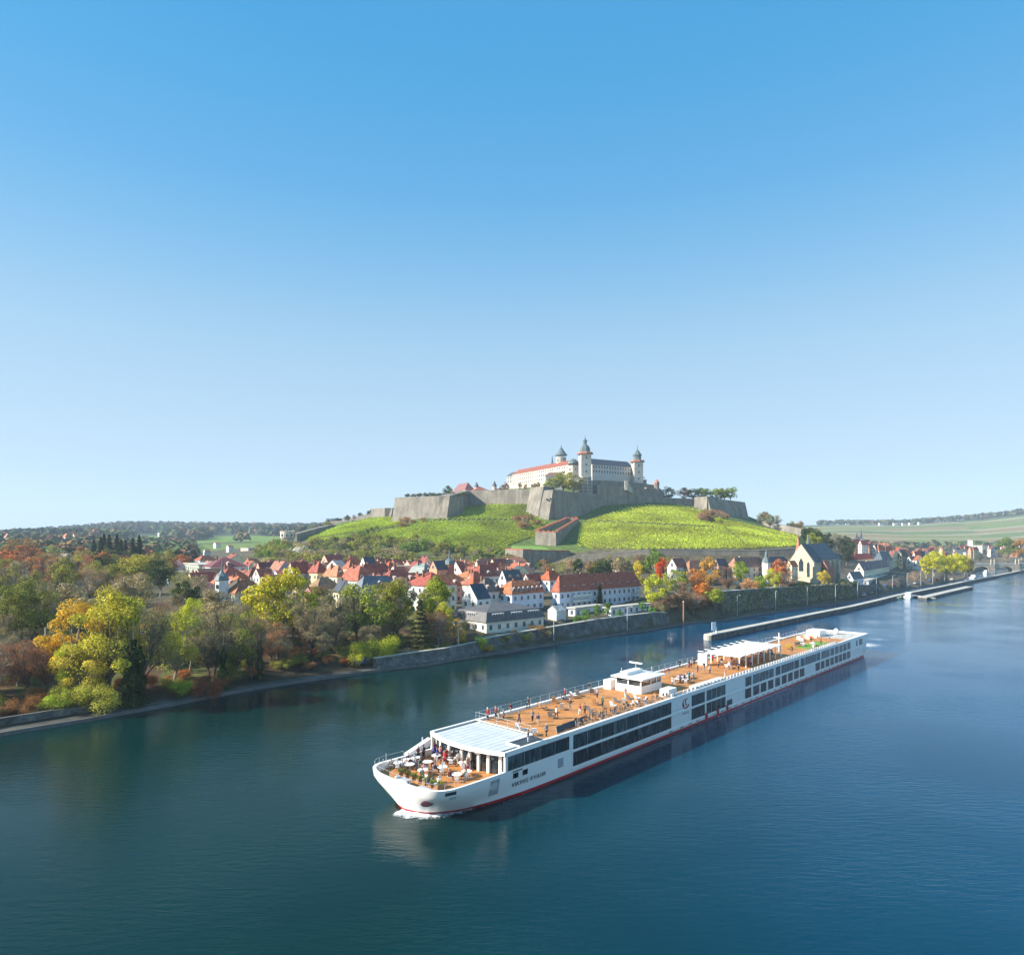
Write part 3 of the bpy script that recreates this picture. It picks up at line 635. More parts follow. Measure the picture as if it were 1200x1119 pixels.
# ================================================================ FORTRESS WALLS
random.seed(101)
def wall_run(pts, thick, label, name='fortress_wall', mt=None, cat='wall', group=None, batter=0.12, coping=None, n=(0, 1), parent=None, kind=None):
    """pts: (px, Y, ztop, zbase) along the front; the body goes back by `thick`."""
    mb = MB(); P = [(W(a, Y, zt), W(a, Y, zb)) for a, Y, zt, zb in pts]
    k = len(P); fr = []
    for i in range(k):
        t = (P[min(i+1, k-1)][0] - P[max(i-1, 0)][0]); t.z = 0; t.normalize(); nn = Vector((-t.y, t.x, 0))   # away from the river / camera
        if nn.y < 0 and abs(t.x) > 0.3: nn = -nn
        fr.append(nn)
    vs = []
    for i in range(k):
        a, b = P[i]; nn = fr[i]; h = a.z - b.z; zb = b.z - 6
        vs += [Vector((b.x, b.y, zb)) - nn * batter * (h + 6), a, a + nn * thick, Vector((b.x, b.y, zb)) + nn * thick]
    fs = []
    for i in range(k - 1):
        o = i * 4; p = o + 4
        fs += [(o, p, p+1, o+1), (o+1, p+1, p+2, o+2), (o+2, p+2, p+3, o+3), (o+3, p+3, p, o)]
    fs += [(0, 1, 2, 3), (k*4-1, k*4-2, k*4-3, k*4-4)]
    mb.add(vs, fs)
    o = mb.build(name, mt or M_stone, parent)
    if coping:
        c = MB()
        for i in range(k - 1):
            a, b = P[i][0], P[i+1][0]; na, nb = fr[i], fr[i+1]; up = Vector((0, 0, coping))
            q = [a - na*0.15, b - nb*0.15, b + nb*(thick+0.02) , a + na*(thick+0.02)]
            q = [v + Vector((0, 0, 0.003)) for v in q]
            c.hexa(q, [v + up for v in q])
        c.build('coping', M_brick if coping > 0.3 else M_conc, o)
    if label: tag(o, label, cat, group, kind)
    return o
wall_run([(463,628,70.4,50),(527,600,70.6,53)], 22, 'big sunlit stone bastion at the left end of the fortress', 'bastion', cat='bastion', batter=0.22)
wall_run([(527.3,601,70.4,53),(549,665,79.5,60)], 10, 'shaded return face right of the left bastion', batter=0.03)
wall_run([(549,665,79.4,63),(588,650,79.2,64),(626,636,79,65)], 6, 'long pale curtain wall between the two bastions', batter=0.06)
wall_run([(435,700,63.5,50),(460,680,63.5,50)], 14, 'small sunlit bastion left of the big one', 'bastion', cat='bastion', batter=0.2)
wall_run([(460.3,681,63.3,50),(468,720,64,55)], 8, 'shaded end face of the small left bastion')
wall_run([(410,730,54,46),(420,724,57,46),(436,715,59,48)], 5, 'stepped pale wall running down left from the small bastion')
wall_run([(386,730,51.5,43),(412,722,52.5,43)], 5, 'low ruined wall at the left end of the fortress ridge')
wall_run([(348,610,37,24),(372,640,42.5,30),(388,670,46,36),(396,690,47,40)], 4, 'dark shaded wall climbing the ridge from the white round tower', batter=0.02)
# main bastion with stepped top and gun ports
o2 = wall_run([(622,618,79,54),(637,606,79,54),(637.3,605.7,75.4,54),(648,600,75.6,54)], 14, 'tall stepped sunlit face of the main bastion with gun ports', 'bastion', cat='bastion', batter=0.27)
mb = MB()
for px, pz in ((640.5, 66.5), (644.5, 67)):
    p = W(px, 603.2, pz); mb.box(p.x - .45, p.x + .45, p.y - 5.5, p.y + 1, p.z + .0, p.z + 1.3)
mb.build('gun_port', M_dark, o2)
wall_run([(648.2,600.5,75.4,54),(676,620,74.8,54),(702,640,74.6,55)], 10, 'huge blue-shaded bastion face above the right vineyard', 'bastion', cat='bastion', batter=0.1)
wall_run([(702.3,641,74.2,56),(735,655,73.8,60),(770,668,73,62),(814,682,72.6,60)], 6, 'long dark curtain wall above the right vineyard', batter=0.05)
wall_run([(814,676,73.8,58),(829,664,73.8,56)], 12, 'small sunlit cheek of the right end bastion', 'bastion', cat='bastion', batter=0.1)
wall_run([(829.3,664.5,73,55),(873,690,69.5,50)], 12, 'dark sloping end bastion at the right of the fortress', 'bastion', cat='bastion', batter=0.3)
wall_run([(882,692,51.2,44),(898,680,49,40),(920,660,45.3,36),(939,645,42,33)], 4, 'shaded wall stepping down right from the end bastion')
wall_run([(939.3,646,42.6,30),(962,640,42.4,26)], 6, 'pale stone wall end on the wooded spur')
# lower works
wall_run([(592,480,25.0,13),(613,466,24.6,12)], 8, 'sunlit end of the lower bastion with brick parapet', 'bastion', cat='bastion', batter=0.08, coping=0.7)
wall_run([(613.3,466.5,24.4,10),(668,474,23.6,12)], 8, 'dark face of the lower bastion behind the roofs', 'bastion', cat='bastion', batter=0.05, coping=0.7)
wall_run([(672,449,21.0,13),(760,441,25.2,15),(800,441,25.4,15),(850,441,24.8,15),(890,441,24.9,15),(932,443,26.2,17)], 1.2, 'long low grey wall under the right vineyard', 'vineyard_wall', batter=0.02, coping=0.2)
wall_run([(905,400,18.0,8),(932,398,18.5,8)], 1.0, 'lower wall piece left of the church spires', 'vineyard_wall', batter=0.02, coping=0.2)
# triangular redoubt
redo = thing('redoubt', 'small triangular outwork with red brick parapets between the vineyards', 'bastion', W(640, 540, 0))
def rel(px, Y, z): v = W(px, Y, z) - W(640, 540, 0); return v
A_, B_, C_, D_ = (628.5, 505), (652, 497), (677, 590), (664, 592)
for nm, a, b, za, zb2 in (('wall', A_, B_, 37.5, 37.0), ('wall', B_, C_, 37.5, 49.5), ('wall', A_, D_, 38, 50), ('wall', D_, C_, 50, 50.5)):
    mb = MB(); p = rel(a[0], a[1], za); q = rel(b[0], b[1], zb2); t = (q - p); t.z = 0; t.normalize(); nn = Vector((t.y, -t.x, 0)) * 0.9
    dn = Vector((0, 0, 1))
    mb.hexa([Vector((p.x, p.y, 22)) - nn, Vector((q.x, q.y, 25)) - nn, Vector((q.x, q.y, 25)) + nn, Vector((p.x, p.y, 22)) + nn], [p - nn, q - nn, q + nn, p + nn])
    w_ = mb.build('wall', M_stone, redo)
    c = MB(); m = max(3, int((q - p).length / 3.5)); 
    c.hexa([p - nn*1.15 + dn*0.003, q - nn*1.15 + dn*0.003, q + nn*1.15 + dn*0.003, p + nn*1.15 + dn*0.003], [p - nn*1.15 + dn*.6, q - nn*1.15 + dn*.6, q + nn*1.15 + dn*.6, p + nn*1.15 + dn*.6])
    for i in range(m):
        f = (i + 0.5) / m; e = p.lerp(q, f); g1 = t * 0.8
        c.hexa([e - g1 - nn*.9 + dn*.6, e + g1 - nn*.9 + dn*.6, e + g1 + nn*.9 + dn*.6, e - g1 + nn*.9 + dn*.6], [e - g1 - nn*.9 + dn*1.3, e + g1 - nn*.9 + dn*1.3, e + g1 + nn*.9 + dn*1.3, e - g1 + nn*.9 + dn*1.3])
    c.build('parapet', M_brick, w_)
mb = MB(); mb.add([rel(A_[0]+2, A_[1]+3, 35.5), rel(B_[0]-2, B_[1]+3, 35), rel(C_[0]-2, C_[1]-4, 46.5), rel(D_[0]+1, D_[1]-4, 46.5)], [(0,1,2,3)])
mb.build('lawn', M_lawn, redo)
mb = MB(); mb.add([W(598,478,24.4), W(616,474,24.2), W(655,483,23.4), W(655,500,26.5), W(600,496,27.5)], [(0,1,2,3,4)])
tag(mb.build('lawn_terrace', M_lawn), None, None, kind='structure')

# ================================================================ HOUSES
WIN = {}
def win_mesh(w, h, lit=False):
    k = (w, h)
    if k not in WIN:
        mb = MB(); mb.box(-w/2, w/2, -0.05, 0.06, 0, h)      # frame, proud of the wall (wall face is y = 0, outside is -y)
        mb.cur = 1
        mb.box(-w/2 + .1, -0.04, -0.065, 0.05, .1, h - .1); mb.box(0.04, w/2 - .1, -0.065, 0.05, .1, h - .1)
        WIN[k] = mb.mesh('window', [M_frame, M_glass])
    return WIN[k]
def roof_mesh(L, w, rh, typ, ov=0.5, t=0.25, hipk=1.0):
    mb = MB(); x0, x1, y0, y1 = -ov, L + ov, -ov, w + ov
    def shell(vs, fs):
        # closed solid: top skin plus flat soffit
        mb.add(vs, fs)
    if typ == 'flat':
        mb.box(x0, x1, y0, y1, 0.003, 0.5)
    elif typ == 'gable':   # ridge along x
        ym = w / 2; mb.add([(x0,y0,0),(x1,y0,0),(x1,y1,0),(x0,y1,0),(x0,ym,rh),(x1,ym,rh)], [(0,1,5,4),(2,3,4,5),(1,2,5),(3,0,4),(3,2,1,0)])
    elif typ == 'gabley':  # ridge along y, gable faces the river
        xm = L / 2; mb.add([(x0,y0,0),(x1,y0,0),(x1,y1,0),(x0,y1,0),(xm,y0,rh),(xm,y1,rh)], [(1,2,5,4),(3,0,4,5),(0,1,4),(2,3,5),(3,2,1,0)])
    elif typ in ('hip', 'tent', 'mansard'):
        if typ == 'mansard':
            i = 1.3; hm = rh * 0.62
            lo = [(x0,y0,0),(x1,y0,0),(x1,y1,0),(x0,y1,0)]; hi = [(x0+i,y0+i,hm),(x1-i,y0+i,hm),(x1-i,y1-i,hm),(x0+i,y1-i,hm)]
            mb.add(lo + hi, [(0,1,5,4),(1,2,6,5),(2,3,7,6),(3,0,4,7),(3,2,1,0)])
            X0, X1, Y0, Y1, Z0 = x0+i, x1-i, y0+i, y1-i, hm
        else: X0, X1, Y0, Y1, Z0 = x0, x1, y0, y1, 0
        if (X1 - X0) >= (Y1 - Y0):
            k = (Y1 - Y0) / 2 * hipk; k = min(k, (X1 - X0) / 2 - 0.01); ym = (Y0 + Y1) / 2; r = [(X0 + k, ym, rh), (X1 - k, ym, rh)]
            fs = [(0,1,5,4),(2,3,4,5),(1,2,5),(3,0,4)]
        else:
            k = (X1 - X0) / 2 * hipk; xm = (X0 + X1) / 2; r = [(xm, Y0 + k, rh), (xm, Y1 - k, rh)]
            fs = [(1,2,5,4),(3,0,4,5),(0,1,4),(2,3,5)]
        b = [(X0,Y0,Z0),(X1,Y0,Z0),(X1,Y1,Z0),(X0,Y1,Z0)]
        mb.add(b + r, fs + ([(3,2,1,0)] if typ != 'mansard' else []))
    return mb
HC = []
def house(pxl, pxc, pxr, Y, pye, rise, typ, rc, wc, label, ang=46.8, dorm=0, chim=1, zb=None, wins=True, cat='house', group=None, name='house', base=None, roofmat=None, gx=False, floor=3.1):
    """near corner at pxc, left face runs back to pxl, river face runs off to pxr; pye: eave row at the corner."""
    a = math.radians(ang); d = Vector((math.cos(a), math.sin(a))); n = Vector((-d.y, d.x))
    C = W(pxc, Y); tl = (pxl - CX) / F; tr = (pxr - CX) / F
    w = (tl * C.y - C.x) / (n.x - tl * n.y); L = (tr * C.y - C.x) / (d.x - tr * d.y)
    w = max(3.0, min(w, 40)); L = max(3.0, min(L, 90))
    z0 = min(ground(pxc, Y), ground(pxr, C.y + d.y * L)) if base is None else base
    ze = H - (pye - YH) * Y / F; h = max(2.6, ze - z0)
    rt = thing(name, label, cat, (C.x, C.y, z0), a, group)
    WB = MB(); WB.box(0, L, 0, w, -4, h)
    if typ == 'gable':
        for xa in (0, L - 0.3): WB.prism([(0.01, h), (w - .01, h), (w / 2, h + rise * 0.93)], xa + 0.001, xa + .299, 'x')
    if typ == 'gabley':
        for ya in (0, w - 0.3): WB.prism([(0.01, h), (L - .01, h), (L / 2, h + rise * 0.93)], ya + .001, ya + .299, 'y')
    wall = WB.build('wall', M_plaster, rt, wc)
    rf = roof_mesh(L, w, rise, typ, ov=0.5 if typ != 'gable' and typ != 'gabley' else 0.35).build('roof', roofmat or (M_tiles if typ != 'flat' else M_conc), rt, rc)
    rf.location.z = h + 0.003
    if typ in ('gable', 'gabley'):
        # let the gable wall show: roof is inset at the gable ends
        if typ == 'gable': rf.scale.x = (L - 0.04) / (L + 0.7) ; rf.location.x = 0.02 + 0.35 * rf.scale.x
        else: rf.scale.y = (w - 0.04) / (w + 0.7); rf.location.y = 0.02 + 0.35 * rf.scale.y
    if wins:
        ww, wh = 1.25, 1.6; nf = max(1, min(5, int(round(h / floor)))); fh = h / nf
        wm = win_mesh(ww, wh); sp = 3.0 if Y < 320 else 3.8
        nx = max(1, int(L / sp)); ny = max(1, int(w / sp))
        for f in range(nf):
            if nf > 2 and f == 0 and Y > 270: continue
            zz = f * fh + (fh - wh) * 0.5
            for i in range(nx):
                link('window', wm, rt, loc=((i + .5) * L / nx, 0, zz))
            for i in range(ny):
                link('window', wm, rt, loc=(0, (i + .5) * w / ny, zz), rot=(0, 0, -math.pi / 2))
        if typ == 'gable' and rise > 3: link('window', wm, rt, loc=(0, w / 2, h + .4), rot=(0, 0, -math.pi / 2))
    for i in range(chim):
        cm = MB(); cx = L * (0.3 + 0.45 * i) if typ != 'gabley' else L * .45; cy = w * 0.5 + (.9 if typ != 'gabley' else 0)
        cm.box(cx - .35, cx + .35, cy - .25, cy + .25, rise * 0.3 if typ != 'flat' else .5, rise + .55); cm.box(cx - .42, cx + .42, cy - .32, cy + .32, rise + .552, rise + .66)
        c = cm.build('chimney', mat('chimney_brick', (.26,.13,.09), rough=.9, var=.4) if (i + int(Y)) % 2 == 0 else M_conc, rf)
    for i in range(dorm):
        dm = MB(); dw = 0.85; x = (i + .5) * L / dorm
        steep = rise / (w / 2); zz = 0.35; y0 = 0.25 if typ != 'mansard' else -0.1; hh = 1.5
        dm.box(x - dw, x + dw, y0, y0 + 2.6, zz, zz + hh); 
        dm.cur = 1; dm.box(x - dw + .2, x + dw - .2, y0 - .03, y0 + .02, zz + .3, zz + hh - .2)
        dm.cur = 2; dm.prism([(x - dw - .2, zz + hh + .002), (x + dw + .2, zz + hh + .002), (x, zz + hh + .7)], y0 - .2, y0 + 3, 'y')
        me = dm.mesh('dormer', [M_plaster, M_glass, roofmat or M_tiles]); link('dormer', me, rf, (0.5, 0.4, 0.36) if not gx else wc)
    rt['_L'] = L; rt['_w'] = w; rt['_h'] = h
    HC.append((C.x + d.x * L / 2 + n.x * w / 2, C.y + d.y * L / 2 + n.y * w / 2, (L + w) / 4))
    return rt
R1 = (0.47, 0.14, 0.07); R2 = (0.37, 0.095, 0.06); R3 = (0.56, 0.175, 0.065); R4 = (0.17, 0.055, 0.05); SL = (0.07, 0.085, 0.10); BRN = (0.20, 0.155, 0.13); SAL = (0.42, 0.19, 0.12)
WH = (0.72, 0.69, 0.64); CR = (0.76, 0.66, 0.42); YE = (0.72, 0.58, 0.30); PK = (0.66, 0.38, 0.27); GRN = (0.45, 0.55, 0.50); GY = (0.48, 0.50, 0.50); BL = (0.42, 0.46, 0.58); LIL = (0.50, 0.47, 0.56)
RM_slate = mat('dark_roof', objcol=True, rough=0.6, var=0.3, scale=0.7, rows=(1.0, 'Z', 0.7))
# front row
villa = house(530.5,570,637,203,729.5,4.6,'mansard',(0.13,0.12,0.12),(0.74,0.73,0.62),'white riverside villa with a huge dark hipped roof and wide dormers',ang=41,dorm=0,chim=0,roofmat=RM_slate,wins=True,floor=4)
Lv, wv, hv = villa['_L'], villa['_w'], villa['_h']
for (fx, side) in ((.2, 0), (.52, 0), (.82, 0), (.45, 1)):     # wide cat-slide dormers
    dm = MB(); hw = 2.2; dm.box(-hw, hw, -.05, 2.2, .9, 2.35); dm.cur = 1
    for k in range(4): dm.box(-hw + .25 + k * 1.05, -hw + 1.05 + k * 1.05, -.09, 0, 1.15, 2.15)
    dm.cur = 2; dm.prism([(-.3, 2.352), (2.9, 3.0), (2.9, 2.7)], -hw - .2, hw + .2, 'x')
    o = link('dormer', dm.mesh('dormer', [M_plaster, M_glass, RM_slate]), villa, (0.72, 0.7, 0.66), loc=(Lv * fx, .3, hv) if side == 0 else (.3, wv * fx, hv), rot=(0, 0, 0 if side == 0 else -math.pi / 2))
house(541.5,559,575,226,702.5,5.0,'gable',(0.04,0.06,0.09),(0.84,0.83,0.80),'small white chalet with timber gable and dark blue roof behind the villa',roofmat=RM_slate,chim=0)
house(552,568,589,240,694,4.8,'hip',BRN,(0.66,0.64,0.58),'brown-roofed house with square chimney behind the chalet',dorm=2)
house(585,600,637,242,696.5,4.6,'mansard',R3,(0.72,0.76,0.84),'four-storey pale blue house with bright orange-red mansard roof',dorm=7,chim=2)
house(548,562,585,292,676,5.0,'hip',R2,(0.80,0.74,0.66),'white house with tall dark red tent roof',dorm=1,chim=1)
house(527,541,549,318,671,5.2,'gable',R2,WH,'narrow white twin-gabled house right of the brick turret house',chim=1)
house(584,593,613,274,681,4.4,'gable',SL,(0.78,0.76,0.72),'white house with a triangular timber gable and dark slate roof',roofmat=RM_slate,dorm=2)
house(612,620,636,300,682,3.4,'gable',R2,WH,'small white house tucked left of the orange-red roofed one')
house(631,644,661,302,680,4.2,'hip',(0.52,0.12,0.045),(0.80,0.79,0.76),'white house with vivid orange-red hipped roof below the lower bastion',chim=2)
apt = house(647,655.6,750,250,694,6.2,'hip',(0.46,0.13,0.075),(0.64,0.68,0.78),'long three-storey apartment block with red hipped roof',dorm=9,chim=2,cat='apartment block',name='apartment_block',ang=44)
mb = MB(); 
for f in range(3):
    z_ = .15 + f * (apt['_h'] - .3) / 3
    for xa, xb in ((6, 17), (apt['_L'] - 6, apt['_L'] - 1)):
        mb = MB(); mb.box(xa, xb, -1.4, -.005, z_, z_ + .15); mb.box(xa, xb, -1.4, -1.32, z_ + .152, z_ + 1.0); mb.build('balcony', M_plaster, apt, (0.6, 0.64, 0.6))
pav = house(710,716,762,240,715,0.5,'flat',(0.6,0.6,0.58),(0.74,0.76,0.84),'long low white flat-roofed pavilion on the garden wall',chim=0,cat='pavilion',name='pavilion',ang=43)
house(642,652,663,226,716,1.6,'gable',(0.62,0.60,0.55),(0.7,0.7,0.68),'small pale garden shed at the foot of the apartment block',chim=0,wins=False,cat='shed',name='garden_shed')
house(668,674,706,238,717,0.5,'flat',(0.5,0.5,0.48),(0.6,0.64,0.72),'low white flat-roofed annex left of the pavilion',chim=0,cat='annex',name='annex')
# left part of town
house(237,247,290,330,664.6,4.6,'hip',(0.20,0.06,0.07),(0.72,0.68,0.60),'tall white block with purple-red hipped roof at the left end of town',dorm=1,ang=38)
house(216,233,258,342,662.5,0.5,'flat',(0.5,0.52,0.5),(0.40,0.44,0.36),'green-grey flat-roofed apartment block with yellow balconies',chim=0,cat='apartment block',name='apartment_block',ang=38)
house(264,276,311,252,696,5.0,'hip',(0.44,0.15,0.06),(0.78,0.72,0.60),'cream house with broad orange hipped roof behind the yellow trees',dorm=1,chim=2)
tw = thing('turret_house', 'slim white corner turret with pointed spire left of the orange-roofed house', 'tower', W(260, 256, 7))
MB().lathe([(2.5,-3),(2.5,9.6),(2.8,9.7)], 8).build('wall', M_plaster, tw, (0.76,0.80,0.80)); MB().lathe([(2.9,9.75),(2.2,11.4),(1.0,12.4),(.35,13.4),(.12,17.2)], 8).build('roof', M_copper, tw)
for k in range(3): link('window', win_mesh(1.25, 1.6), tw, loc=(-.6, -2.42, 1 + k * 2.8))
house(267,275,301,280,687,4.4,'hip',R3,WH,'house with orange hipped roof behind the broad orange one',chim=1)
house(252,262,289,300,676,4.2,'hip',R2,(0.5,0.3,0.25),'dark red-roofed house in front of the white block',chim=1)
house(296,304,322,292,676,3.4,'gable',R1,WH,'low white house with rusty roof in the left part of town')
house(299,305,336,342,670.5,5.0,'gable',(0.22,0.055,0.055),PK,'house with long dark crimson roof at the left back of town',dorm=2)
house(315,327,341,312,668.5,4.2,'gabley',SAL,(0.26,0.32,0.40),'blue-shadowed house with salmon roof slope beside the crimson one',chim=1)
house(337,343,363,286,672.5,5.0,'gable',R2,LIL,'purple-grey house with orange-edged gable',chim=1)
house(361,372,384,284,671.5,4.8,'hip',R2,YE,'yellow-walled house with dark red roof, left of the cream one',chim=1)
house(364,371,380,380,661,0.5,'flat',WH,WH,'white flat-roofed building behind the left roofs',chim=0)
house(357,364,385,232,694,1.6,'gable',(0.34,0.06,0.06),(0.4,0.2,0.18),'long low crimson shed roofs just behind the park trees',chim=0,wins=False,cat='shed',name='shed')
house(379,395,405,276,676,4.6,'hip',(0.50,0.22,0.11),(0.80,0.70,0.42),'cream-yellow house with light orange roof in the town middle',dorm=1)
house(401,420,437,266,681,6.0,'mansard',(0.46,0.14,0.08),(0.60,0.72,0.64),'mint-walled house with salmon mansard roof',dorm=2)
house(417,425,461,292,678,6.2,'mansard',R2,(0.55,0.3,0.25),'long house with brick red mansard roof and dormers behind the mint one',dorm=5,chim=3)
house(383,396,407,352,664,3.2,'gable',(0.26,0.28,0.29),(0.74,0.70,0.6),'cream house with pale grey roof in the back row')
house(376,384,404,402,659,4.5,'gable',R2,PK,'brick red house with long roof below the scrub slope',chim=2)
house(421,429,442,334,664.5,5.0,'gable',SL,(0.82,0.76,0.6),'house with bright cream gable and black roof in the back row',roofmat=RM_slate)
house(402,409,423,322,666,4.2,'hip',R1,PK,'small red-roofed house left of the cream gable')
house(444,455,468,342,666.5,3.8,'hip',(0.58,0.13,0.05),WH,'house with the brightest orange roof in the back row')
house(455,466,479,322,672,3.4,'gable',R1,WH,'white-walled house with red roof right of the bright orange one')
gr_h = house(413,424,467,236,690,4.2,'hip',(0.16,0.175,0.20),(0.30,0.34,0.42),'big slate-grey roof building behind the olive trees',dorm=1,roofmat=RM_slate,chim=0)
house(438,455,492,264,683,4.8,'hip',R2,GY,'grey house with wide maroon hipped roof and dormer',dorm=2)
house(474,503,535,236,687,4.6,'hip',(0.42,0.09,0.06),(0.66,0.70,0.64),'large pale house with two-part scarlet hipped roof',chim=1)
house(480,497,508,302,672,4.5,'mansard',(0.22,0.26,0.24),(0.74,0.38,0.30),'pink house with grey-green mansard roof',dorm=1,roofmat=RM_slate)
house(482,489,499,352,664,3.4,'hip',(0.40,0.06,0.05),PK,'small crimson-roofed house behind the pink one')
house(466,473,481,372,664,0.5,'flat',WH,(0.72,0.74,0.62),'pale green flat-roofed building in the back row',chim=0)
br = house(503,512,528,292,668,4.0,'gable',SL,(0.62,0.30,0.17),'orange brick house with stepped gable and blue-capped turret',roofmat=RM_slate,chim=0)
MB().lathe([(2.2,0),(2.2,br['_h']+2.2)], 8, (8, 1, 0)).build('turret', M_redsand, br); MB().lathe([(2.6,0),(1.9,1.7),(.5,2.6),(.12,6.2)], 8, (8, 1, br['_h']+2.21)).build('turret_roof', M_copper, br)
# back rows filling the town behind
random.seed(77)
fill = [(228,236,250,520),(262,270,282,470),(284,291,303,430),(309,316,326,410),(330,338,348,390),(345,352,360,420),(389,394,402,430),(404,411,419,410),(425,432,441,405),(440,447,456,420),(456,462,470,410),(488,495,504,400),(506,513,521,385),(520,527,534,400),(556,563,572,350),(566,574,583,330),(598,606,616,340),(508,515,524,340),(431,438,447,365),(352,359,368,345),(322,329,337,375),(281,288,297,350),(306,312,321,270),(326,333,343,262),(344,350,358,252),(284,293,306,315),(391,399,409,252),(548,556,563,262),(612,618,626,252),(574,582,590,400),(470,478,488,285)]
rn = [('brick red', R1), ('maroon', R2), ('orange', R3), ('salmon', SAL), ('slate grey', SL)]
wn = [('white', WH), ('cream', CR), ('pink', PK), ('grey', GY), ('yellow', YE)]
POS = ['left end of town', 'left middle of town', 'middle of town', 'right middle of town', 'right end of town']
for i, (a, b, c, Y) in enumerate(fill):
    a -= 1; c += 5; b -= 1.5
    r_ = rn[[0,1,2,0,3,1,4,0,2,1][i % 10]]; w_ = wn[i % 5]; zg = ground(b, Y); e = 5.4 + (i * 37 % 10) * 0.2
    house(a, b, c, Y, YH + (H - zg - e) * F / Y, 3.8 + (i % 4) * .5, ['hip','gabley','hip','hip','gable'][i % 5], tuple(x * U(.85, 1.15) for x in r_[1]), w_[1],
          '%s house, %s %s roof, %s, %s' % (w_[0], r_[0], {'hip':'hipped','gable':'gabled','gabley':'side-gabled'}[['hip','gabley','hip','hip','gable'][i % 5]], POS[int(min(4, (b - 225) // 80))], 'back row' if Y > 380 else ('middle row' if Y > 300 else 'front row')), wins=Y < 400, group='old town houses', ang=46.8 + U(-14, 12))
# narrow gaps between the streets are built over too
random.seed(321); used = set(); cnt = 0
ZONE = ['behind the slim corner turret', 'left of the crimson long roof', 'around the purple gabled house', 'around the cream yellow house', 'behind the mint mansard house', 'behind the maroon roofed house', 'near the brick turret house', 'behind the white tent roofed house', 'behind the pale blue house']
DEP = [(300, 'riverward'), (335, 'middle'), (375, 'inner'), (430, 'hillward')]
for k in range(900):
    px = U(228, 610); Y = U(262, 425); p = W(px, Y); zg = ground(px, Y)
    if zg > 12.5 or px > 560 and Y < 300: continue
    r = U(5.5, 8.5)
    if any(math.hypot(p.x - a, p.y - b) < (r + q) * .86 for a, b, q in HC): continue
    w_, L_ = r * .85, r * 1.35; ca, sa = .684, .729; cxx, cyy = p.x - ca * L_ / 2 + sa * w_ / 2, p.y - sa * L_ / 2 - ca * w_ / 2
    pc = CX + F * cxx / cyy; pl = CX + F * (cxx - sa * w_ * 1.6) / (cyy + ca * w_ * 1.6); pr_ = CX + F * (cxx + ca * L_ * 1.3) / (cyy + sa * L_ * 1.3)
    rr = random.choice([0, 1, 2, 0, 2, 3, 1]); ww = random.randrange(5); ty = random.choice(['hip', 'gabley', 'hip', 'gable'])
    tx = {'hip': 'hipped', 'gable': 'gabled', 'gabley': 'side gabled'}[ty]; dp = [t for q, t in DEP if cyy <= q or q == 430][0]
    lb = '%s cottage with %s %s roof, %s side, %s' % (wn[ww][0], rn[rr][0], tx, dp, ZONE[min(8, int((px - 225) / 43))])
    if lb in used: continue
    used.add(lb); e = U(4.6, 6.4)
    house(pl, pc, pr_, cyy, YH + (H - zg - e) * F / cyy, U(3.2, 4.6), ty, tuple(x * U(.85, 1.15) for x in rn[rr][1]), wn[ww][1], lb, ang=46.8 + U(-9, 9), wins=cyy < 360, chim=1, dorm=random.choice([0, 0, 2]), group='old town cottages'); cnt += 1
print('infill', cnt)
# wooded suburb at left
house(63,70,90,430,656,4.0,'gabley',(0.34,0.37,0.40),WH,'house with pale grey pitched roof in the far left wood')
t = thing('pavilion', 'grey tent-roofed round pavilion in the left suburb', 'pavilion', W(75, 250, 8))
MB().lathe([(8.0,-2),(8.0,3.0)], 12).build('wall', M_plaster, t, (0.42,0.44,0.42)); MB().lathe([(9.2,3.01),(4,4.6),(1.2,6.2),(.2,7.8)], 12).build('roof', M_slate, t)
house(192,200,219,350,671,0.5,'flat',GY,(0.38,0.42,0.38),'low grey-green modern building left of the balcony block',chim=0)
house(184,196,216,420,662,3,'gable',(0.28,0.14,0.12),(0.5,0.4,0.42),'long pinkish-grey building behind trees at left')
house(45,52,64,500,653,3,'gable',(0.5,0.2,0.14),WH,'small house with rusty roof among the left woods')
for i, (px, Y) in enumerate(((8,900),(62,1900),(84,1850),(90,1880),(77,900),(88,920),(100,560),(98,470),(128,640))):
    zg = ground(px, Y) + (3 if Y < 800 else 7)
    house(px - 3.5, px - 0.5, px + 4.5, Y, YH + (H - zg - 5) * F / Y, 5, 'gable' if i % 2 else 'hip', R3 if i % 3 else SAL, WH, ['white villa with red roof at the far left edge','first white house up on the left ridge','second white house up on the left ridge','third white house up on the left ridge','red-roofed house below the left ridge, left one','red-roofed house below the left ridge, right one','white house among the autumn trees left','cream house among the grey trees left','white cottage by the dark conifers'][i], wins=False, chim=0, base=zg - 6)
for i, px in enumerate((187, 192, 196, 200, 204, 210)):
    house(px - 2.2, px - .4, px + 2.4, 1650, YH + (H - ground(px, 1650) - 9 - (i % 2)) * F / 1650, 1, 'flat', WH, (0.8,0.8,0.78), ['leftmost','second','third','fourth','fifth','last'][i] + ' long white hall of the row on the distant green hillside', wins=False, chim=0)
house(282,291,304,760,649.5,1.5,'flat',(0.4,0.36,0.3),(0.58,0.50,0.38),'long sandy ruin-like building on the green field at left',chim=0,wins=False)
for i, (a, Y) in enumerate(((212,900),(238,700),(265,780),(250,1000))):
    house(a, a + 3, a + 9, Y, YH + (H - ground(a, Y) - 6) * F / Y, 2.5, 'gable', SAL, WH, ['white farmhouse','pale barn','white hall with salmon roof','small white house'][i] + ' on the fields beyond the left end of town', wins=False, chim=0)

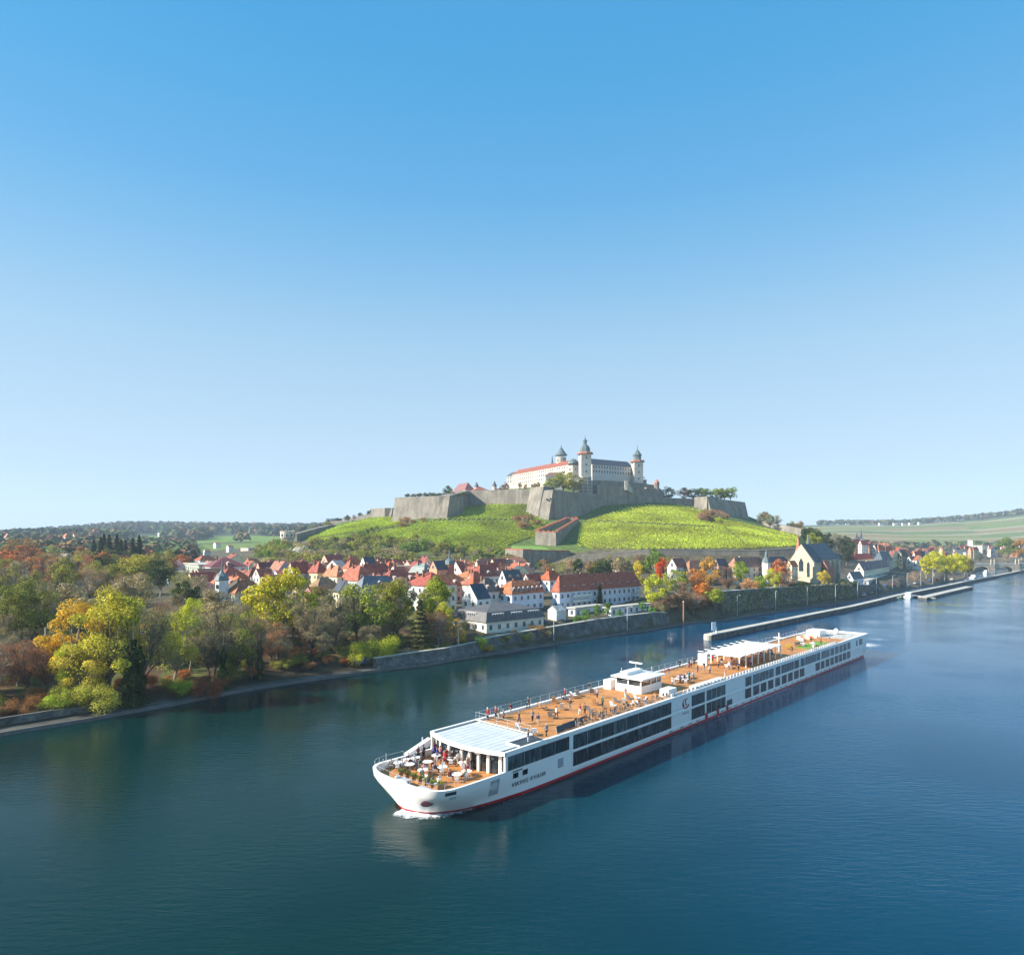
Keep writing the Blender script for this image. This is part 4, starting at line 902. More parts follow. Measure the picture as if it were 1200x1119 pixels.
# round white tower on the mound
t = thing('round_tower', 'white ruined round tower on the rocky mound left of the ridge', 'tower', W(337, 600, 0))
z1 = H - (640 - YH) * .75; z2 = H - (623 - YH) * .75
prof_ = [(5.6, z1 - 6), (5.2, z1 + 6), (6.3, z1 + 7.5), (6.3, z2)]
MB().lathe(prof_, 18).build('wall', mat('pale_stone', (0.62,0.55,0.44), rough=.95, var=.3, scale=.4), t)
mb = MB()
for k in range(9):
    a = k * .7; mb.box(6.2 * math.cos(a) - .5, 6.2 * math.cos(a) + .5, 6.2 * math.sin(a) - .5, 6.2 * math.sin(a) + .5, z2 - 4.2, z2 - 2.2)
mb.build('window_ring', M_dark, t)
mb = MB()
for k in range(12):
    a = k * math.pi / 6; mb.box(5.8 * math.cos(a) - .7, 5.8 * math.cos(a) + .7, 5.8 * math.sin(a) - .7, 5.8 * math.sin(a) + .7, z2 + .002, z2 + 1)
mb.build('battlement', MATS['pale_stone'], t)
mb = MB(); mb.box(-13, -2, -9, 0, z1 - 12, z1 - 3.5); mb.box(-2.01, 7, -10, 1, z1 - 12, z1 - .5); mb.build('annex', MATS['pale_stone'], t)
random.seed(31)
for i, (px, py) in enumerate(((318,652),(325,658),(332,655),(341,660),(349,657),(356,661),(362,656))):
    mb = MB(); vs = []; r = U(4, 6)
    mb.lathe([(r, -6), (r * .95, 0), (r * .6, r * .5), (r * .2, r * .75)], 7, (0, 0, 0), R())
    mb.v = [(x + U(-.9, .9), y + U(-.9, .9), z + U(-.8, .8)) for x, y, z in mb.v]
    o = mb.build('rock_outcrop', mat('rock', (0.44,0.41,0.34), rough=1, var=.4, scale=.3, bump=.4)); o.location = W(px, 540 - (i % 3) * 9, ground(px, 535) + .5)
    tag(o, 'pale rock outcrop below the white round tower', 'rock', 'rock outcrops on the mound')

# ================================================================ CHURCH and the riverside at right
ch = thing('church', 'sandstone gothic church with slate roof and pink spires on the quay', 'church', W(954, 368, 0), math.radians(40))
ca_, sa_ = math.cos(math.radians(40)), math.sin(math.radians(40))
zc = ground(954, 368); ev = H - (668 - YH) * 368 / F; 
# local: x along the nave (right/back), y back-left.  facade = the face x=0 seen from the left
facw = 14.5; Ln = 30
yw = MB(); yw.box(0, 9, 0, facw, zc - 3, ev + 4); yw.prism([(0.01, ev + 4), (facw - .01, ev + 4), (facw / 2, ev + 14.0)], 0.0, 0.6, 'x'); yw.build('facade', M_sand, ch)
mb = MB(); mb.add([(0.62,-.4,ev+4.01),(9,-.4,ev+4.01),(9,facw+.4,ev+4.01),(.62,facw+.4,ev+4.01),(.62,facw/2,ev+14.1),(9,facw/2,ev+14.1)], [(0,1,5,4),(2,3,4,5),(1,2,5),(3,0,4),(3,2,1,0)]); mb.build('roof', M_slate, ch)
mb = MB(); mb.box(9.002, Ln, 1, facw - 1, zc - 3, ev + 5.5); mb.prism([(Ln, 1), (Ln + 5, 4), (Ln + 5, facw - 4), (Ln, facw - 1)], zc - 3, ev + 5.5); mb.build('nave', M_sand, ch)
mb = MB(); mb.add([(9.01,.4,ev+5.51),(Ln+.5,.4,ev+5.51),(Ln+6,4,ev+5.51),(Ln+6,facw-4,ev+5.51),(Ln+.5,facw-.4,ev+5.51),(9.01,facw-.4,ev+5.51),(9.01,facw/2,ev+14.3),(Ln-1,facw/2,ev+14.3)],
   [(0,1,7,6),(1,2,7),(2,3,7),(3,4,7),(4,5,6,7),(5,0,6),(5,4,3,2,1,0)]); mb.build('roof', mat('nave_slate', (0.16,0.17,0.18), rough=.7, var=.3, rows=(.9,'Z',.75)), ch)
for x in (12, 17, 22, 27, 31):
    mb = MB(); mb.box(x - .6, x + .6, -1.2 if x < 30 else .2, .995 if x < 30 else 2.4, zc - 3, ev + 4.6); mb.build('buttress', M_sand, ch)
    if x < 31:
        g = MB(); g.prism([(x + 1.4, zc + 3), (x + 3.4, zc + 3), (x + 3.4, ev + 2.4), (x + 2.4, ev + 4.4), (x + 1.4, ev + 2.4)], .93, .99, 'y'); g.build('window', M_glass, ch)
for yv in (1, facw - 1):
    mb = MB(); mb.box(-1, -.005, yv - .7, yv + .7, zc - 3, ev + 2); mb.build('buttress', M_sand, ch)
g = MB(); g.prism([(facw/2 - 1.3, zc + 6), (facw/2 + 1.3, zc + 6), (facw/2 + 1.3, ev + 4), (facw/2, ev + 6.5), (facw/2 - 1.3, ev + 4)], -.06, -.004, 'x'); g.build('window', M_glass, ch)
for yy_ in (3.2, facw - 3.2):
    g = MB(); g.prism([(yy_ - .8, zc + 3), (yy_ + .8, zc + 3), (yy_ + .8, zc + 10), (yy_, zc + 11.5), (yy_ - .8, zc + 10)], -.06, -.004, 'x'); g.build('window', M_glass, ch)
mb = MB(); mb.add([(8,-4,zc-3),(14,-4,zc-3),(14,-1.21,zc-3),(8,-1.21,zc-3),(8,-4,zc+7),(14,-4,zc+7),(14,-1.21,zc+12),(8,-1.21,zc+12)], [(3,2,1,0),(4,5,6,7),(0,1,5,4),(1,2,6,5),(2,3,7,6),(3,0,4,7)]); mb.build('porch', M_redsand, ch)
for (px, Y, top, r, mt) in ((935.5, 392, 628, 3.0, M_redsand), (947, 396, 626, 2.6, M_sand)):
    p = W(px, Y); q = p - W(954, 368, 0); lx = q.x * ca_ + q.y * sa_; ly = -q.x * sa_ + q.y * ca_; zt = H - (top - YH) * Y / F
    tb = MB().lathe([(r, zc - 3), (r, zt - 13), (r * 1.1, zt - 12.8), (r * .8, zt - 12.5)], 8, (lx, ly, 0)).build('tower', mt, ch)
    MB().lathe([(r * .85, zt - 12.49), (r * .45, zt - 7), (.12, zt), (.05, zt + .8)], 8, (lx, ly, 0)).build('spire', M_redsand if mt == M_redsand else M_copper, tb)
# ivy wall along the quay
wall_run([(p_, bankY(p_) + 14.6, z_, 0) for p_, z_ in ((842,10.4),(850,10.3),(870,10.1),(885,9.9),(900,9.8),(920,9.5),(940,9.2),(970,8.6),(1000,7.4),(1014,6.4),(1028,4.6))], 2.5, 'high stone riverside wall, dark with ivy, below the church', 'riverside_wall', mt=M_stone2, batter=0.06, coping=0.25)
random.seed(55); mb = MB()
for i in range(9000):
    px = U(845, 1000); zz = U(1.6, 9.6); Y = bankY(px) + 14.1 - (9 - zz) * .08
    if noise.noise((px * .06, zz * .15, 4)) < -0.25 - .25 * (zz > 6): continue
    leafquad(mb, W(px, Y - U(0, .5), zz), (Vector((.5, -.8, .3)) + rdir() * .7).normalized(), U(.25, .5))
o = mb.build('ivy', M_leaf, None, (0.20, 0.215, 0.18)); tag(o, 'grey-green ivy climbing over the riverside wall', 'ivy', kind='stuff')
wall_run([(560,190.5,3.9,0),(600,200,4.3,0),(640,210.5,4.6,0),(700,226,5.4,0),(740,238,5.5,0),(768,248,5.4,0),(782,254,4.6,0)], 1.2, 'blue-shaded sloping garden wall under the villa and the pavilion', 'garden_wall', mt=M_stone2, batter=0.35, coping=0.25)
wall_run([(440,166,3.0,0),(480,172.5,3.2,0),(520,179,3.3,0),(560,189,3.6,0)], 1.0, 'low sloping embankment wall left of the villa', 'embankment_wall', mt=M_stone2, batter=0.5, coping=0.2)
# quay edge of dressed stone
qp = [(a, b - .15) for a, b in BANK if -100 <= a <= 1300]
mb = MB()
qq = []
for i in range(len(qp) - 1):
    for k in range(4): qq.append((lerp(qp[i][0], qp[i+1][0], k / 4), lerp(qp[i][1], qp[i+1][1], k / 4)))
for i in range(len(qq) - 1):
    a = W(qq[i][0], qq[i][1]); b = W(qq[i+1][0], qq[i+1][1]); t = (b - a).normalized(); n = Vector((-t.y, t.x, 0))
    if n.y < 0: n = -n
    up = Vector((0, 0, .64)); dn = Vector((0, 0, -1.5))
    mb.hexa([a + dn - n * .5, b + dn - n * .5, b + dn + n * 1.1, a + dn + n * 1.1], [a + up, b + up, b + up + n * .35, a + up + n * .35])
tag(mb.build('quay', mat('quay_edge', (0.13,0.125,0.115), rough=.9, var=.3, scale=.6)), None, None, kind='structure')
# low bank wall at the far left
wall_run([(-60,108,2.2,0),(0,113.8,2.2,0),(60,119,2.2,0),(105,123,1.8,0)], .6, 'dark low wall along the towpath at the far left', 'towpath_wall', mt=M_stone2, batter=0.02)
# piers
def pier(pts, wd, zt, label, name='pier'):
    mb = MB(); k = len(pts); P = [W(a, b) for a, b in pts]; L_ = []; R_ = []
    for i in range(k):
        t = (P[min(i+1,k-1)] - P[max(i-1,0)]).normalized(); n = Vector((-t.y, t.x, 0)); L_.append(P[i]); R_.append(P[i] + n * wd)
    up = Vector((0,0,zt)); dn = Vector((0,0,-1.5))
    for i in range(k - 1):
        mb.cur = 0; mb.hexa([L_[i]+dn, L_[i+1]+dn, R_[i+1]+dn, R_[i]+dn], [L_[i]+up, L_[i+1]+up, R_[i+1]+up, R_[i]+up])
    o = mb.build(name, M_stone2); tag(o, label, 'pier')
    c = MB(); dz = Vector((0,0,.004)); u2 = Vector((0,0,.28))
    for i in range(k - 1):
        nn = (R_[i] - L_[i]).normalized() * .12
        c.hexa([L_[i]+up+dz-nn, L_[i+1]+up+dz-nn, R_[i+1]+up+dz+nn, R_[i]+up+dz+nn], [L_[i]+up+u2-nn, L_[i+1]+up+u2-nn, R_[i+1]+up+u2+nn, R_[i]+up+u2+nn])
    c.build('walkway', M_conc, o)
    return o
pr = pier([(833.5,216),(880,236),(920,256),(960,280),(1000,308),(1030,338),(1056,372),(1104,436),(1140,505),(1175,588),(1204,690)], 2.4, 1.6, 'long narrow concrete pier running upstream along the quay')
MB().lathe([(1.5,-1.5),(1.5,1.62)], 14, tuple(W(834, 216.6) + Vector((-.7, 1.2, 0)))).build('round_head', M_conc, pr)
pier([(1086,358),(1110,392),(1140,441)], 4.0, 1.3, 'short lower pier beside the lock at the right', 'lock_pier')
pier([(1062,380),(1084,368),(1089,361)], 3.0, .9, 'low concrete landing between the two piers', 'landing')
bc = thing('beacon', 'white square navigation beacon on the pier head', 'beacon', W(836.5, 219, 1.89), .5)
MB().tube((0,0,0),(0,0,2),.09).build('post', M_metal, bc); mb = MB(); mb.box(-.9,.9,-.06,.06,1.0,3.6); mb.build('sign_board', M_paint, bc, (.8,.82,.84)); MB().tube((1.1,0,0),(1.1,0,2.0),.3,.15,8).build('lantern', M_paint, bc, (.75,.76,.78))

# right town: church square cottages, rows, far houses
house(991,1000,1012,372,679,4.0,'gable',(0.05,0.08,0.11),(0.70,0.72,0.74),'little white quay house with dark blue gable roof right of the church',roofmat=RM_slate,chim=0)
house(1001,1012,1056,425,669,5.2,'gable',(0.09,0.07,0.09),(0.80,0.74,0.56),'long row house with cream gable and dark dormered roof',dorm=8,roofmat=RM_slate,chim=3,ang=52)
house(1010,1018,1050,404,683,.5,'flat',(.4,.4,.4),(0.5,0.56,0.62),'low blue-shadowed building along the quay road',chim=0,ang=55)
house(995,1005,1024,540,656.5,4.5,'hip',(0.50,0.07,0.04),WH,'white house with bright red roof in the gap behind the church')
house(1024,1034,1046,505,657,7,'tent',(0.06,0.10,0.14),(0.4,0.45,0.5),'house with steep blue pyramid roof',roofmat=RM_slate,chim=0)
tc = thing('twin_tower_church', 'distant church with two dark needle spires over the red roofs', 'church', W(1007, 760, 8))
for x in (-3, 5): 
    tb = MB().lathe([(2.6, -3), (2.6, 18), (3, 18.3)], 8, (x, 0 if x < 0 else 6, 0)).build('tower', M_plaster, tc, WH); MB().lathe([(2.7, 18.31), (1.2, 24), (1.2, 27), (.15, 36 if x > 0 else 32)], 8, (x, 0 if x < 0 else 6, 0)).build('spire', M_slate, tb)
mb = MB(); mb.box(4, 40, 8, 22, -3, 13); mb.build('nave', M_plaster, tc, CR); mb = MB(); mb.add([(3,7,13.01),(41,7,13.01),(41,23,13.01),(3,23,13.01),(3,15,20),(41,15,20)], [(0,1,5,4),(2,3,4,5),(1,2,5),(3,0,4),(3,2,1,0)]); mb.build('roof', M_tiles, tc, R3)
random.seed(88)
# red-roofed quarter right of the spur
rows = [(1006, 700, 6, 8), (1002, 640, 8, 8), (1010, 590, 9, 8.5), (1048, 560, 10, 8), (1052, 620, 9, 9), (1058, 700, 9, 12), (1064, 800, 9, 14), (1090, 900, 8, 14), (1120, 1000, 6, 15), (1160, 900, 5, 14), (1036, 520, 7, 11), (1030, 610, 9, 8.5)]
ORD = ['first','second','third','fourth','fifth','sixth','seventh','eighth','ninth','tenth']
WHERE = ['in the row beside the twin-spired church','in the row below the twin-spired church','in the row above the blue pyramid roof','in the row left of the yellow quay trees','in the row behind the yellow quay trees','in the second row behind the yellow quay trees','in the third row behind the yellow quay trees','in the far row under the vineyard hill','in the farthest row near the white tower block','in the row between tower block and bridge','in the row just behind the dormered row house','in the row right of the church spur']
for r_i, (px0, Y0, n, st) in enumerate(rows):
    for k in range(n):
        px = px0 + k * st * U(.85, 1.1); Y = Y0 + k * 14 + U(-12, 12)
        if Y < bankY(px) + 22: Y = bankY(px) + 30 + U(0, 20)
        wpx = U(6, 9) * (600 / Y) * 1.6; zg = ground(px, Y); e = U(7, 10.5)
        rr = random.choice([R3, R1, (0.50,0.11,0.06), R2, SL, (0.50,0.14,0.06)]); ww = random.choice([WH, CR, PK, WH, YE])
        house(px - wpx * .4, px, px + wpx * .7, Y, YH + (H - zg - e) * F / Y, U(3.5, 6), random.choice(['hip', 'gable', 'gabley']), rr, ww, 'small %s house, %s from the left %s' % ({R3:'orange-roofed',R1:'brick-roofed',R2:'maroon-roofed',SL:'slate-roofed'}.get(rr, 'red-roofed'), ORD[k % 10], WHERE[r_i]), wins=Y < 650, chim=1 if Y < 700 else 0, ang=46 + U(-20, 25), group='far red-roofed quarter')
hb = house(1134,1151,1158,1000,639.5,1,'flat',WH,(0.78,0.76,0.68),'pale office block with a stair tower above the far roofs',chim=0,cat='office block',name='office_block')
mb = MB(); mb.box(0, 5, hb['_w'] - 6, hb['_w'], hb['_h'] + .6, hb['_h'] + 8); mb.build('stair_tower', M_plaster, hb, WH)
house(1172,1180,1197,1050,641,1,'flat',WH,WH,'long white flat-roofed hall at the right edge',chim=0,cat='hall')
house(1183,1192,1215,900,645,3,'gable',SAL,SAL,'salmon-coloured long building right of the green tree',chim=0)
for i, px in enumerate((1031, 1048, 1058, 1066, 1077)):
    house(px - 2, px, px + 4, 2280, YH + (H - ground(px, 2280) - 9) * F / 2280, 1, 'flat', WH, (0.74,0.74,0.72), ORD[i] + ' pale building from the left on the crest of the far vineyard hill', wins=False, chim=0)
# grove houses right of the apartment block
house(782,793,806,332,665,4.4,'gable',(0.34,0.13,0.10),(0.70,0.68,0.70),'white house with red-brown roof beside the fiery red tree')
house(799,808,836,334,667,4.2,'hip',(0.42,0.18,0.11),(0.78,0.68,0.46),'cream house with long salmon roof behind the orange trees',ang=30)
house(836,842,853,345,663,3.6,'gable',(0.06,0.06,0.08),(0.5,0.3,0.25),'dark glass-striped roof between the two salmon roofs',roofmat=RM_slate,chim=0)
house(852,862,899,345,665,5.0,'hip',(0.42,0.20,0.14),(0.7,0.6,0.5),'large house with pale salmon roof, white chimney and skylights',ang=35,dorm=0,chim=1)
th = house(893,902,926,352,664,5.0,'mansard',(0.07,0.06,0.08),(0.55,0.52,0.56),'manor house with dark mansard roof and row of white dormers',dorm=6,roofmat=RM_slate,chim=0,ang=35)
t = thing('turret', 'small white turret with green cap left of the manor house', 'tower', W(898, 352, 8))
MB().lathe([(2.2,-3),(2.2,12),(2.5,12.1)], 8).build('wall', M_plaster, t, (.8,.72,.6)); MB().lathe([(2.5,12.11),(1.6,14),(.8,15),(.8,16.5),(.1,18.5)], 8).build('roof', M_copper, t)
house(924,928,935,350,664,3,'gable',R3,CR,'narrow house with orange roof just left of the church gable')

# ================================================================ THE CASTLE
cs = thing('castle', 'white hilltop castle with two onion and pyramid capped towers above the vineyards', 'castle', W(680, 690, 0))
O_ = W(680, 690, 0)
def cr(px, Y, z): return W(px, Y, z) - O_
def wing(a, b, depth, zb, ze, rise, rc, rm, wc, rows, ncol, side=1, gable=False):
    p = cr(a[0], a[1], 0); q = cr(b[0], b[1], 0); t = (q - p); L = t.length; ang = math.atan2(t.y, t.x)
    mb = MB(); mb.box(0, L, 0, depth, zb, ze)
    if gable:
        mb.prism([(0.01, ze), (depth-.01, ze), (depth*.72, ze+rise*.55), (depth/2, ze+rise*1.12), (depth*.28, ze+rise*.55)], -.4, .4, 'x')
    w = mb.build('wing_wall', M_plaster, cs, wc); w.location = p; w.rotation_euler.z = ang
    r = roof_mesh(L, depth, rise, 'gable').build('wing_roof', rm, cs, rc); r.location = p + Vector((0, 0, ze + .01)); r.rotation_euler.z = ang
    wm = win_mesh(2.0, 2.7)
    for k in range(rows):
        for i in range(ncol):
            link('window', wm, w, loc=((i + .5) * L / ncol, 0, ze - 3.6 - k * 4.2))
    for i in range(3): link('window', wm, w, loc=(0, (i + .5) * depth / 3, ze - 3.6), rot=(0, 0, -math.pi / 2))
    return w
wing((600.3,800),(666,690),16,86,107.6,6.0,(0.36,0.10,0.06),M_tiles,(0.56,0.48,0.385),3,26,gable=True)
w2 = wing((694,660),(741,690),15,84,104.6,6.5,(0.07,0.075,0.09),RM_slate,(0.60,0.54,0.47),2,15)
wing((594,806),(600.2,800.4),20,86,106.5,5.5,(0.1,0.12,0.14),RM_slate,(0.58,0.50,0.4),2,2,gable=False)
def tower(px, Y, r, zb, zt, cap, n=4, wc=(0.60,0.53,0.45), rot=None, wins=3, band=True, name='tower'):
    p = cr(px, Y, 0); rot = math.pi / 4 + math.radians(8) if rot is None else rot
    rr = r * (1.414 if n == 4 else 1)
    t = MB().lathe([(rr, zb), (rr, zt)], n, (0, 0, 0), rot).build(name, M_plaster, cs, wc); t.location = p
    if band: 
        b = MB().lathe([(rr * 1.16, zt + .002), (rr * 1.16, zt + 1.4), (rr * 1.0, zt + 1.9)], 8 if n == 4 else n, (0, 0, 0), rot).build('cornice', M_redsand, t)
    c = MB().lathe([(a * r, zt + 1.91 + b_) for a, b_ in cap], 8 if n == 4 else n, (0, 0, 0), rot).build('tower_roof', M_copper, t)
    wm = win_mesh(1.6, 2.4)
    if wins:
        for k in range(wins):
            for s in range(2):
                a = (rot + math.pi / 4 * (1 if n == 4 else 0)) + math.pi * (1 + .5 * s) if n == 4 else math.radians(225 + 70 * s)
                link('window', wm, t, loc=(math.cos(a) * r * (1.0 if n == 4 else .99), math.sin(a) * r, zt - 5 - k * 6.5), rot=(0, 0, a + math.pi / 2))
    return t
tower(685.5, 652, 4.9, 84, 113.2, [(1.05,0),(1.05,2.6),(.98,4.4),(.7,6.2),(.42,7.2),(.36,7.5),(.36,10.2),(.5,10.5),(.3,12),(.08,13.5),(.03,16.5)])
tower(746.8, 686, 4.6, 84, 109.5, [(.88,0),(.88,4.6),(1.1,4.8),(.55,8.4),(.08,11.2),(.03,15.5)])
tower(657.5, 724, 5.4, 90, 119, [(1.28,0),(1.1,1.4),(.45,6.2),(.1,9),(.03,11.5)], n=14, wc=(0.46,0.40,0.32), band=False, wins=1)
tower(671.5, 680, 5.0, 84, 105.2, [(1.1,0),(1.0,2.2),(.6,4.0),(.1,5.2)], n=12, band=False, wins=2)
tower(647, 740, 1.3, 100, 112, [(1.1,0),(.8,3),(.1,9.5)], n=8, wc=(.12,.14,.16), band=False, wins=0)
tower(751.5, 700, 4.2, 82, 93, [(1.0,0),(.1,2.5)], band=False, wins=1, wc=(.3,.28,.28))
# low pavilion with hipped roof
p = cr(639, 660, 86); mb = MB(); mb.box(0, 20, 0, 9, -6, 7); w = mb.build('pavilion_wall', M_plaster, cs, (0.78,0.70,0.6)); w.location = p; w.rotation_euler.z = .1
r = roof_mesh(20, 9, 4.2, 'hip').build('pavilion_roof', M_tiles, cs, (0.28,0.15,0.13)); r.location = p + Vector((0, 0, 7.01)); r.rotation_euler.z = .1
# scaffolded lower tower, terraces
sc_t = MB().lathe([(6.6, 64), (6.6, 90)], 10).build('scaffolded_tower', M_stone, cs); sc_t.location = cr(685, 640, 0)
mb = MB()
for k in range(10):
    a = k * math.pi / 5; mb.tube((7.4*math.cos(a), 7.4*math.sin(a), 70), (7.4*math.cos(a), 7.4*math.sin(a), 91), .16, n=4)
for z in range(72, 92, 3):
    for k in range(10):
        a = k * math.pi / 5; b = a + math.pi / 5; mb.tube((7.4*math.cos(a), 7.4*math.sin(a), z), (7.4*math.cos(b), 7.4*math.sin(b), z), .13, n=4)
mb.build('scaffolding', M_metal, sc_t)
for (pts, lb) in (([(693,645,87.8,70),(712,650,88,70),(741,668,88,70),(770,682,86,68)], 'upper'), ([(700,640,83,68),(735,655,82,68),(775,676,81,66)], 'lower')):
    mb = MB(); P = [cr(a, Y, 0) for a, Y, _, _ in pts]
    for i in range(len(pts) - 1):
        p, q = P[i], P[i+1]; t = (q - p).normalized(); n = Vector((-t.y, t.x, 0)) * (10 if lb == 'upper' else 6)
        mb.hexa([Vector((*p.xy, pts[i][3])), Vector((*q.xy, pts[i+1][3])), Vector((*q.xy, pts[i+1][3])) + n, Vector((*p.xy, pts[i][3])) + n],
                [Vector((*p.xy, pts[i][2])), Vector((*q.xy, pts[i+1][2])), Vector((*q.xy, pts[i+1][2])) + n, Vector((*p.xy, pts[i][2])) + n])
    mb.build('terrace_wall', M_stone, cs)
mb = MB(); a, b = cr(733, 653, 88), cr(739, 655, 79.8); mb.hexa([a + Vector((-1,-2,-9)), a + Vector((1.5,-2,-9)), a + Vector((1.5,1,-9)), a + Vector((-1,1,-9))], [a + Vector((-1,-2,0)), a + Vector((1.5,-2,0)), a + Vector((1.5,1,0)), a + Vector((-1,1,0))])
mb.hexa([a + Vector((1.51,-2,-9)), b + Vector((1.5,-2,-4)), b + Vector((1.5,1,-4)), a + Vector((1.51,1,-9))], [a + Vector((1.51,-2,0)), b + Vector((1.5,-2,0)), b + Vector((1.5,1,0)), a + Vector((1.51,1,0))]); mb.build('stair_ramp', M_conc, cs)
lt = thing('lookout_turret', 'small domed stone turret on the wall right of the castle', 'tower', W(769.5, 676, 80))
MB().lathe([(2.6,-6),(2.6,7)], 8).build('wall', M_stone, lt); MB().lathe([(3,7.01),(2.4,9),(1.2,10.4),(.1,11.6)], 8).build('roof', M_redsand, lt)
wall_run([(758,668,83,68),(774,678,82.5,68),(778,700,80,68)], 6, 'grey fortress block carrying the little domed turret')
# gatehouse group at the left
house(530,545,556,720,574,8.5,'tent',(0.30,0.13,0.12),(0.78,0.70,0.60),'gatehouse with tent roof at the left end of the castle',base=78,chim=0,cat='gatehouse',ang=25)
house(545,553,579,700,576.5,7,'hip',(0.40,0.13,0.08),(0.80,0.72,0.60),'long low castle outbuilding with red hipped roof',base=76,chim=0,ang=20)
house(577,580,594,740,578,5,'gable',(0.36,0.11,0.07),(0.5,0.3,0.25),'small red-roofed annex by the castle gable',base=80,chim=0,ang=15)
for px, zt in ((558.5, 91), (579.5, 92)):
    t = thing('stair_turret', 'little slate-capped turret %s the long castle outbuilding' % ('on top of' if px < 570 else 'at the right end of'), 'turret', W(px, 718, 0)); MB().lathe([(2.2, 74), (2.2, zt - 4)], 8).build('wall', M_plaster, t, (.6,.45,.38)); MB().lathe([(2.7, zt - 3.99), (.1, zt + 1.5)], 8).build('roof', M_slate, t)
for px, Y, h in ((526, 725, 17), (590, 742, 13)):
    tree(px, Y, h, 'round', (0.07,0.10,0.04), 'dark tree %s' % ('left of the castle gatehouse' if px < 540 else 'between outbuilding and castle gable'), w=.9, z=72 if px < 540 else 78)
tree(593, 735, 12, 'round', (0.26,0.12,0.05), 'rusty tree before the castle gable', w=.8, z=81)
for i, px in enumerate((624, 627, 631, 616, 609)):
    tree(px, 665, 7 + i % 3, 'round', (0.20,0.12,0.06) if i % 2 else (0.13,0.14,0.05), ['reddish','dull green','brown','green-brown','reddish small'][i] + ' shrub-like tree at the foot of the long castle wing', w=.8, z=79)

# ================================================================ BRIDGE, boats, vehicles, lamps
bz = 8.0
bg = thing('stone_bridge', 'old arched stone bridge with statues on its piers at the right', 'bridge', W(1146, 668, 0))
def arch_span(x0, x1, y0, y1, ztop, rise, spring):
    n = 10; pts = []
    for i in range(n + 1):
        a = math.pi * (1 - i / n); pts.append(((x0 + x1) / 2 + (x1 - x0) / 2 * math.cos(a), spring + rise * math.sin(a)))
    mb = MB()
    for i in range(n):
        (xa, za), (xb, zb_) = pts[i], pts[i+1]
        mb.hexa([(xa, y0, za), (xb, y0, zb_), (xb, y1, zb_), (xa, y1, za)], [(xa, y0, ztop), (xb, y0, ztop), (xb, y1, ztop), (xa, y1, ztop)])
    return mb
xs = [-4, 14, 38, 62, 86, 110, 134]
for i in range(6):
    x0, x1 = xs[i] + (3 if i else 0), xs[i+1] - 3
    arch_span(x0, x1, 0, 7, bz - 1.0, 4.6, 1.0).build('arch', mat('bridge_stone', (.55,.47,.33), rough=.9, var=.3, scale=.5), bg)
for x in xs[1:]:
    mb = MB(); mb.box(x - 2.998, x + 2.998, 0, 7, -2, bz - 1.0); mb.prism([(x - 3.2, -.003), (x + 3.2, -.003), (x, -4)], -2, bz); 
    pb = mb.build('bridge_pier', M_stone2, bg)
    for dx_ in (-1.6, 1.6):
        s = MB(); s.lathe([(.5, 0), (.5, 1.6), (.35, 1.7), (.55, 2.6), (.5, 3.8), (.2, 4.2), (.28, 4.5), (.05, 4.9)], 7, (x + dx_, -.6, bz + .01)); s.build('statue', M_sand, pb)
mb = MB(); mb.box(-24, 140, -.25, 7.25, bz - .998, bz - .3); mb.box(-24, 140, -.25, .15, bz - .298, bz + .6); mb.box(-24, 140, 6.85, 7.25, bz - .298, bz + .6); mb.build('deck', M_conc, bg)

def boat(px, Y, L, ang, hullc, label, cabin=True):
    b = thing('boat', label, 'boat', W(px, Y, 0), ang); mb = MB()
    hw = L * .14; P = [(-L/2, -hw), (L*.25, -hw), (L/2, 0), (L*.25, hw), (-L/2, hw)]
    mb.add([(x, y, 1.3 if x < L*.4 else 1.7) for x, y in P] + [(x * .94, y * .75, -.4) for x, y in P], [(0,1,2,3,4)] + [(i, i + 5, (i+1) % 5 + 5, (i+1) % 5) for i in range(5)])
    mb.build('hull', M_paint, b, hullc)
    if cabin:
        mb = MB(); mb.box(-L*.3, L*.15, -hw*.7, hw*.7, 1.31, 3.0); c = mb.build('cabin', M_paint, b, (.8,.8,.8)); mb = MB(); mb.box(-L*.28, L*.152, -hw*.72, hw*.72, 1.9, 2.6); mb.build('window_band', M_glass, c)
        mb = MB(); mb.box(-L*.32, L*.18, -hw*.75, hw*.75, 3.002, 3.15); mb.build('cabin_roof', M_paint, c, (.82,.82,.82))
    return b
boat(1065, 372, 13, .9, (.75,.78,.8), 'white moored boat beside the short landing')
boat(1052, 366, 10, .85, (.35,.42,.30), 'low green workboat moored left of the white boat', False)
boat(1142, 560, 15, .75, (.82,.82,.82), 'white flat passenger boat lying by the pier near the bridge')
boat(1156, 640, 11, .7, (.78,.8,.8), 'small white boat in front of the first bridge arch')
def lamp(px, Y, h, label, arm=1.4, c=None, base=None):
    t = thing('street_lamp', label, 'street lamp', W(px, Y, ground(px, Y) if base is None else base), U(-.5, 1.2), 'street lamps along the quay')
    MB().tube((0,0,-.3),(0,0,h),.13,.09,6).build('post', M_paint, t, c or (.55,.55,.5)); mb = MB(); mb.tube((0,0,h-.06),(arm,0,h+.1),.07,.06,5); mb.box(arm-.2,arm+.5,-.16,.16,h+.02,h+.2); mb.build('lamp_head', M_paint, t, (.7,.7,.68))
    return t
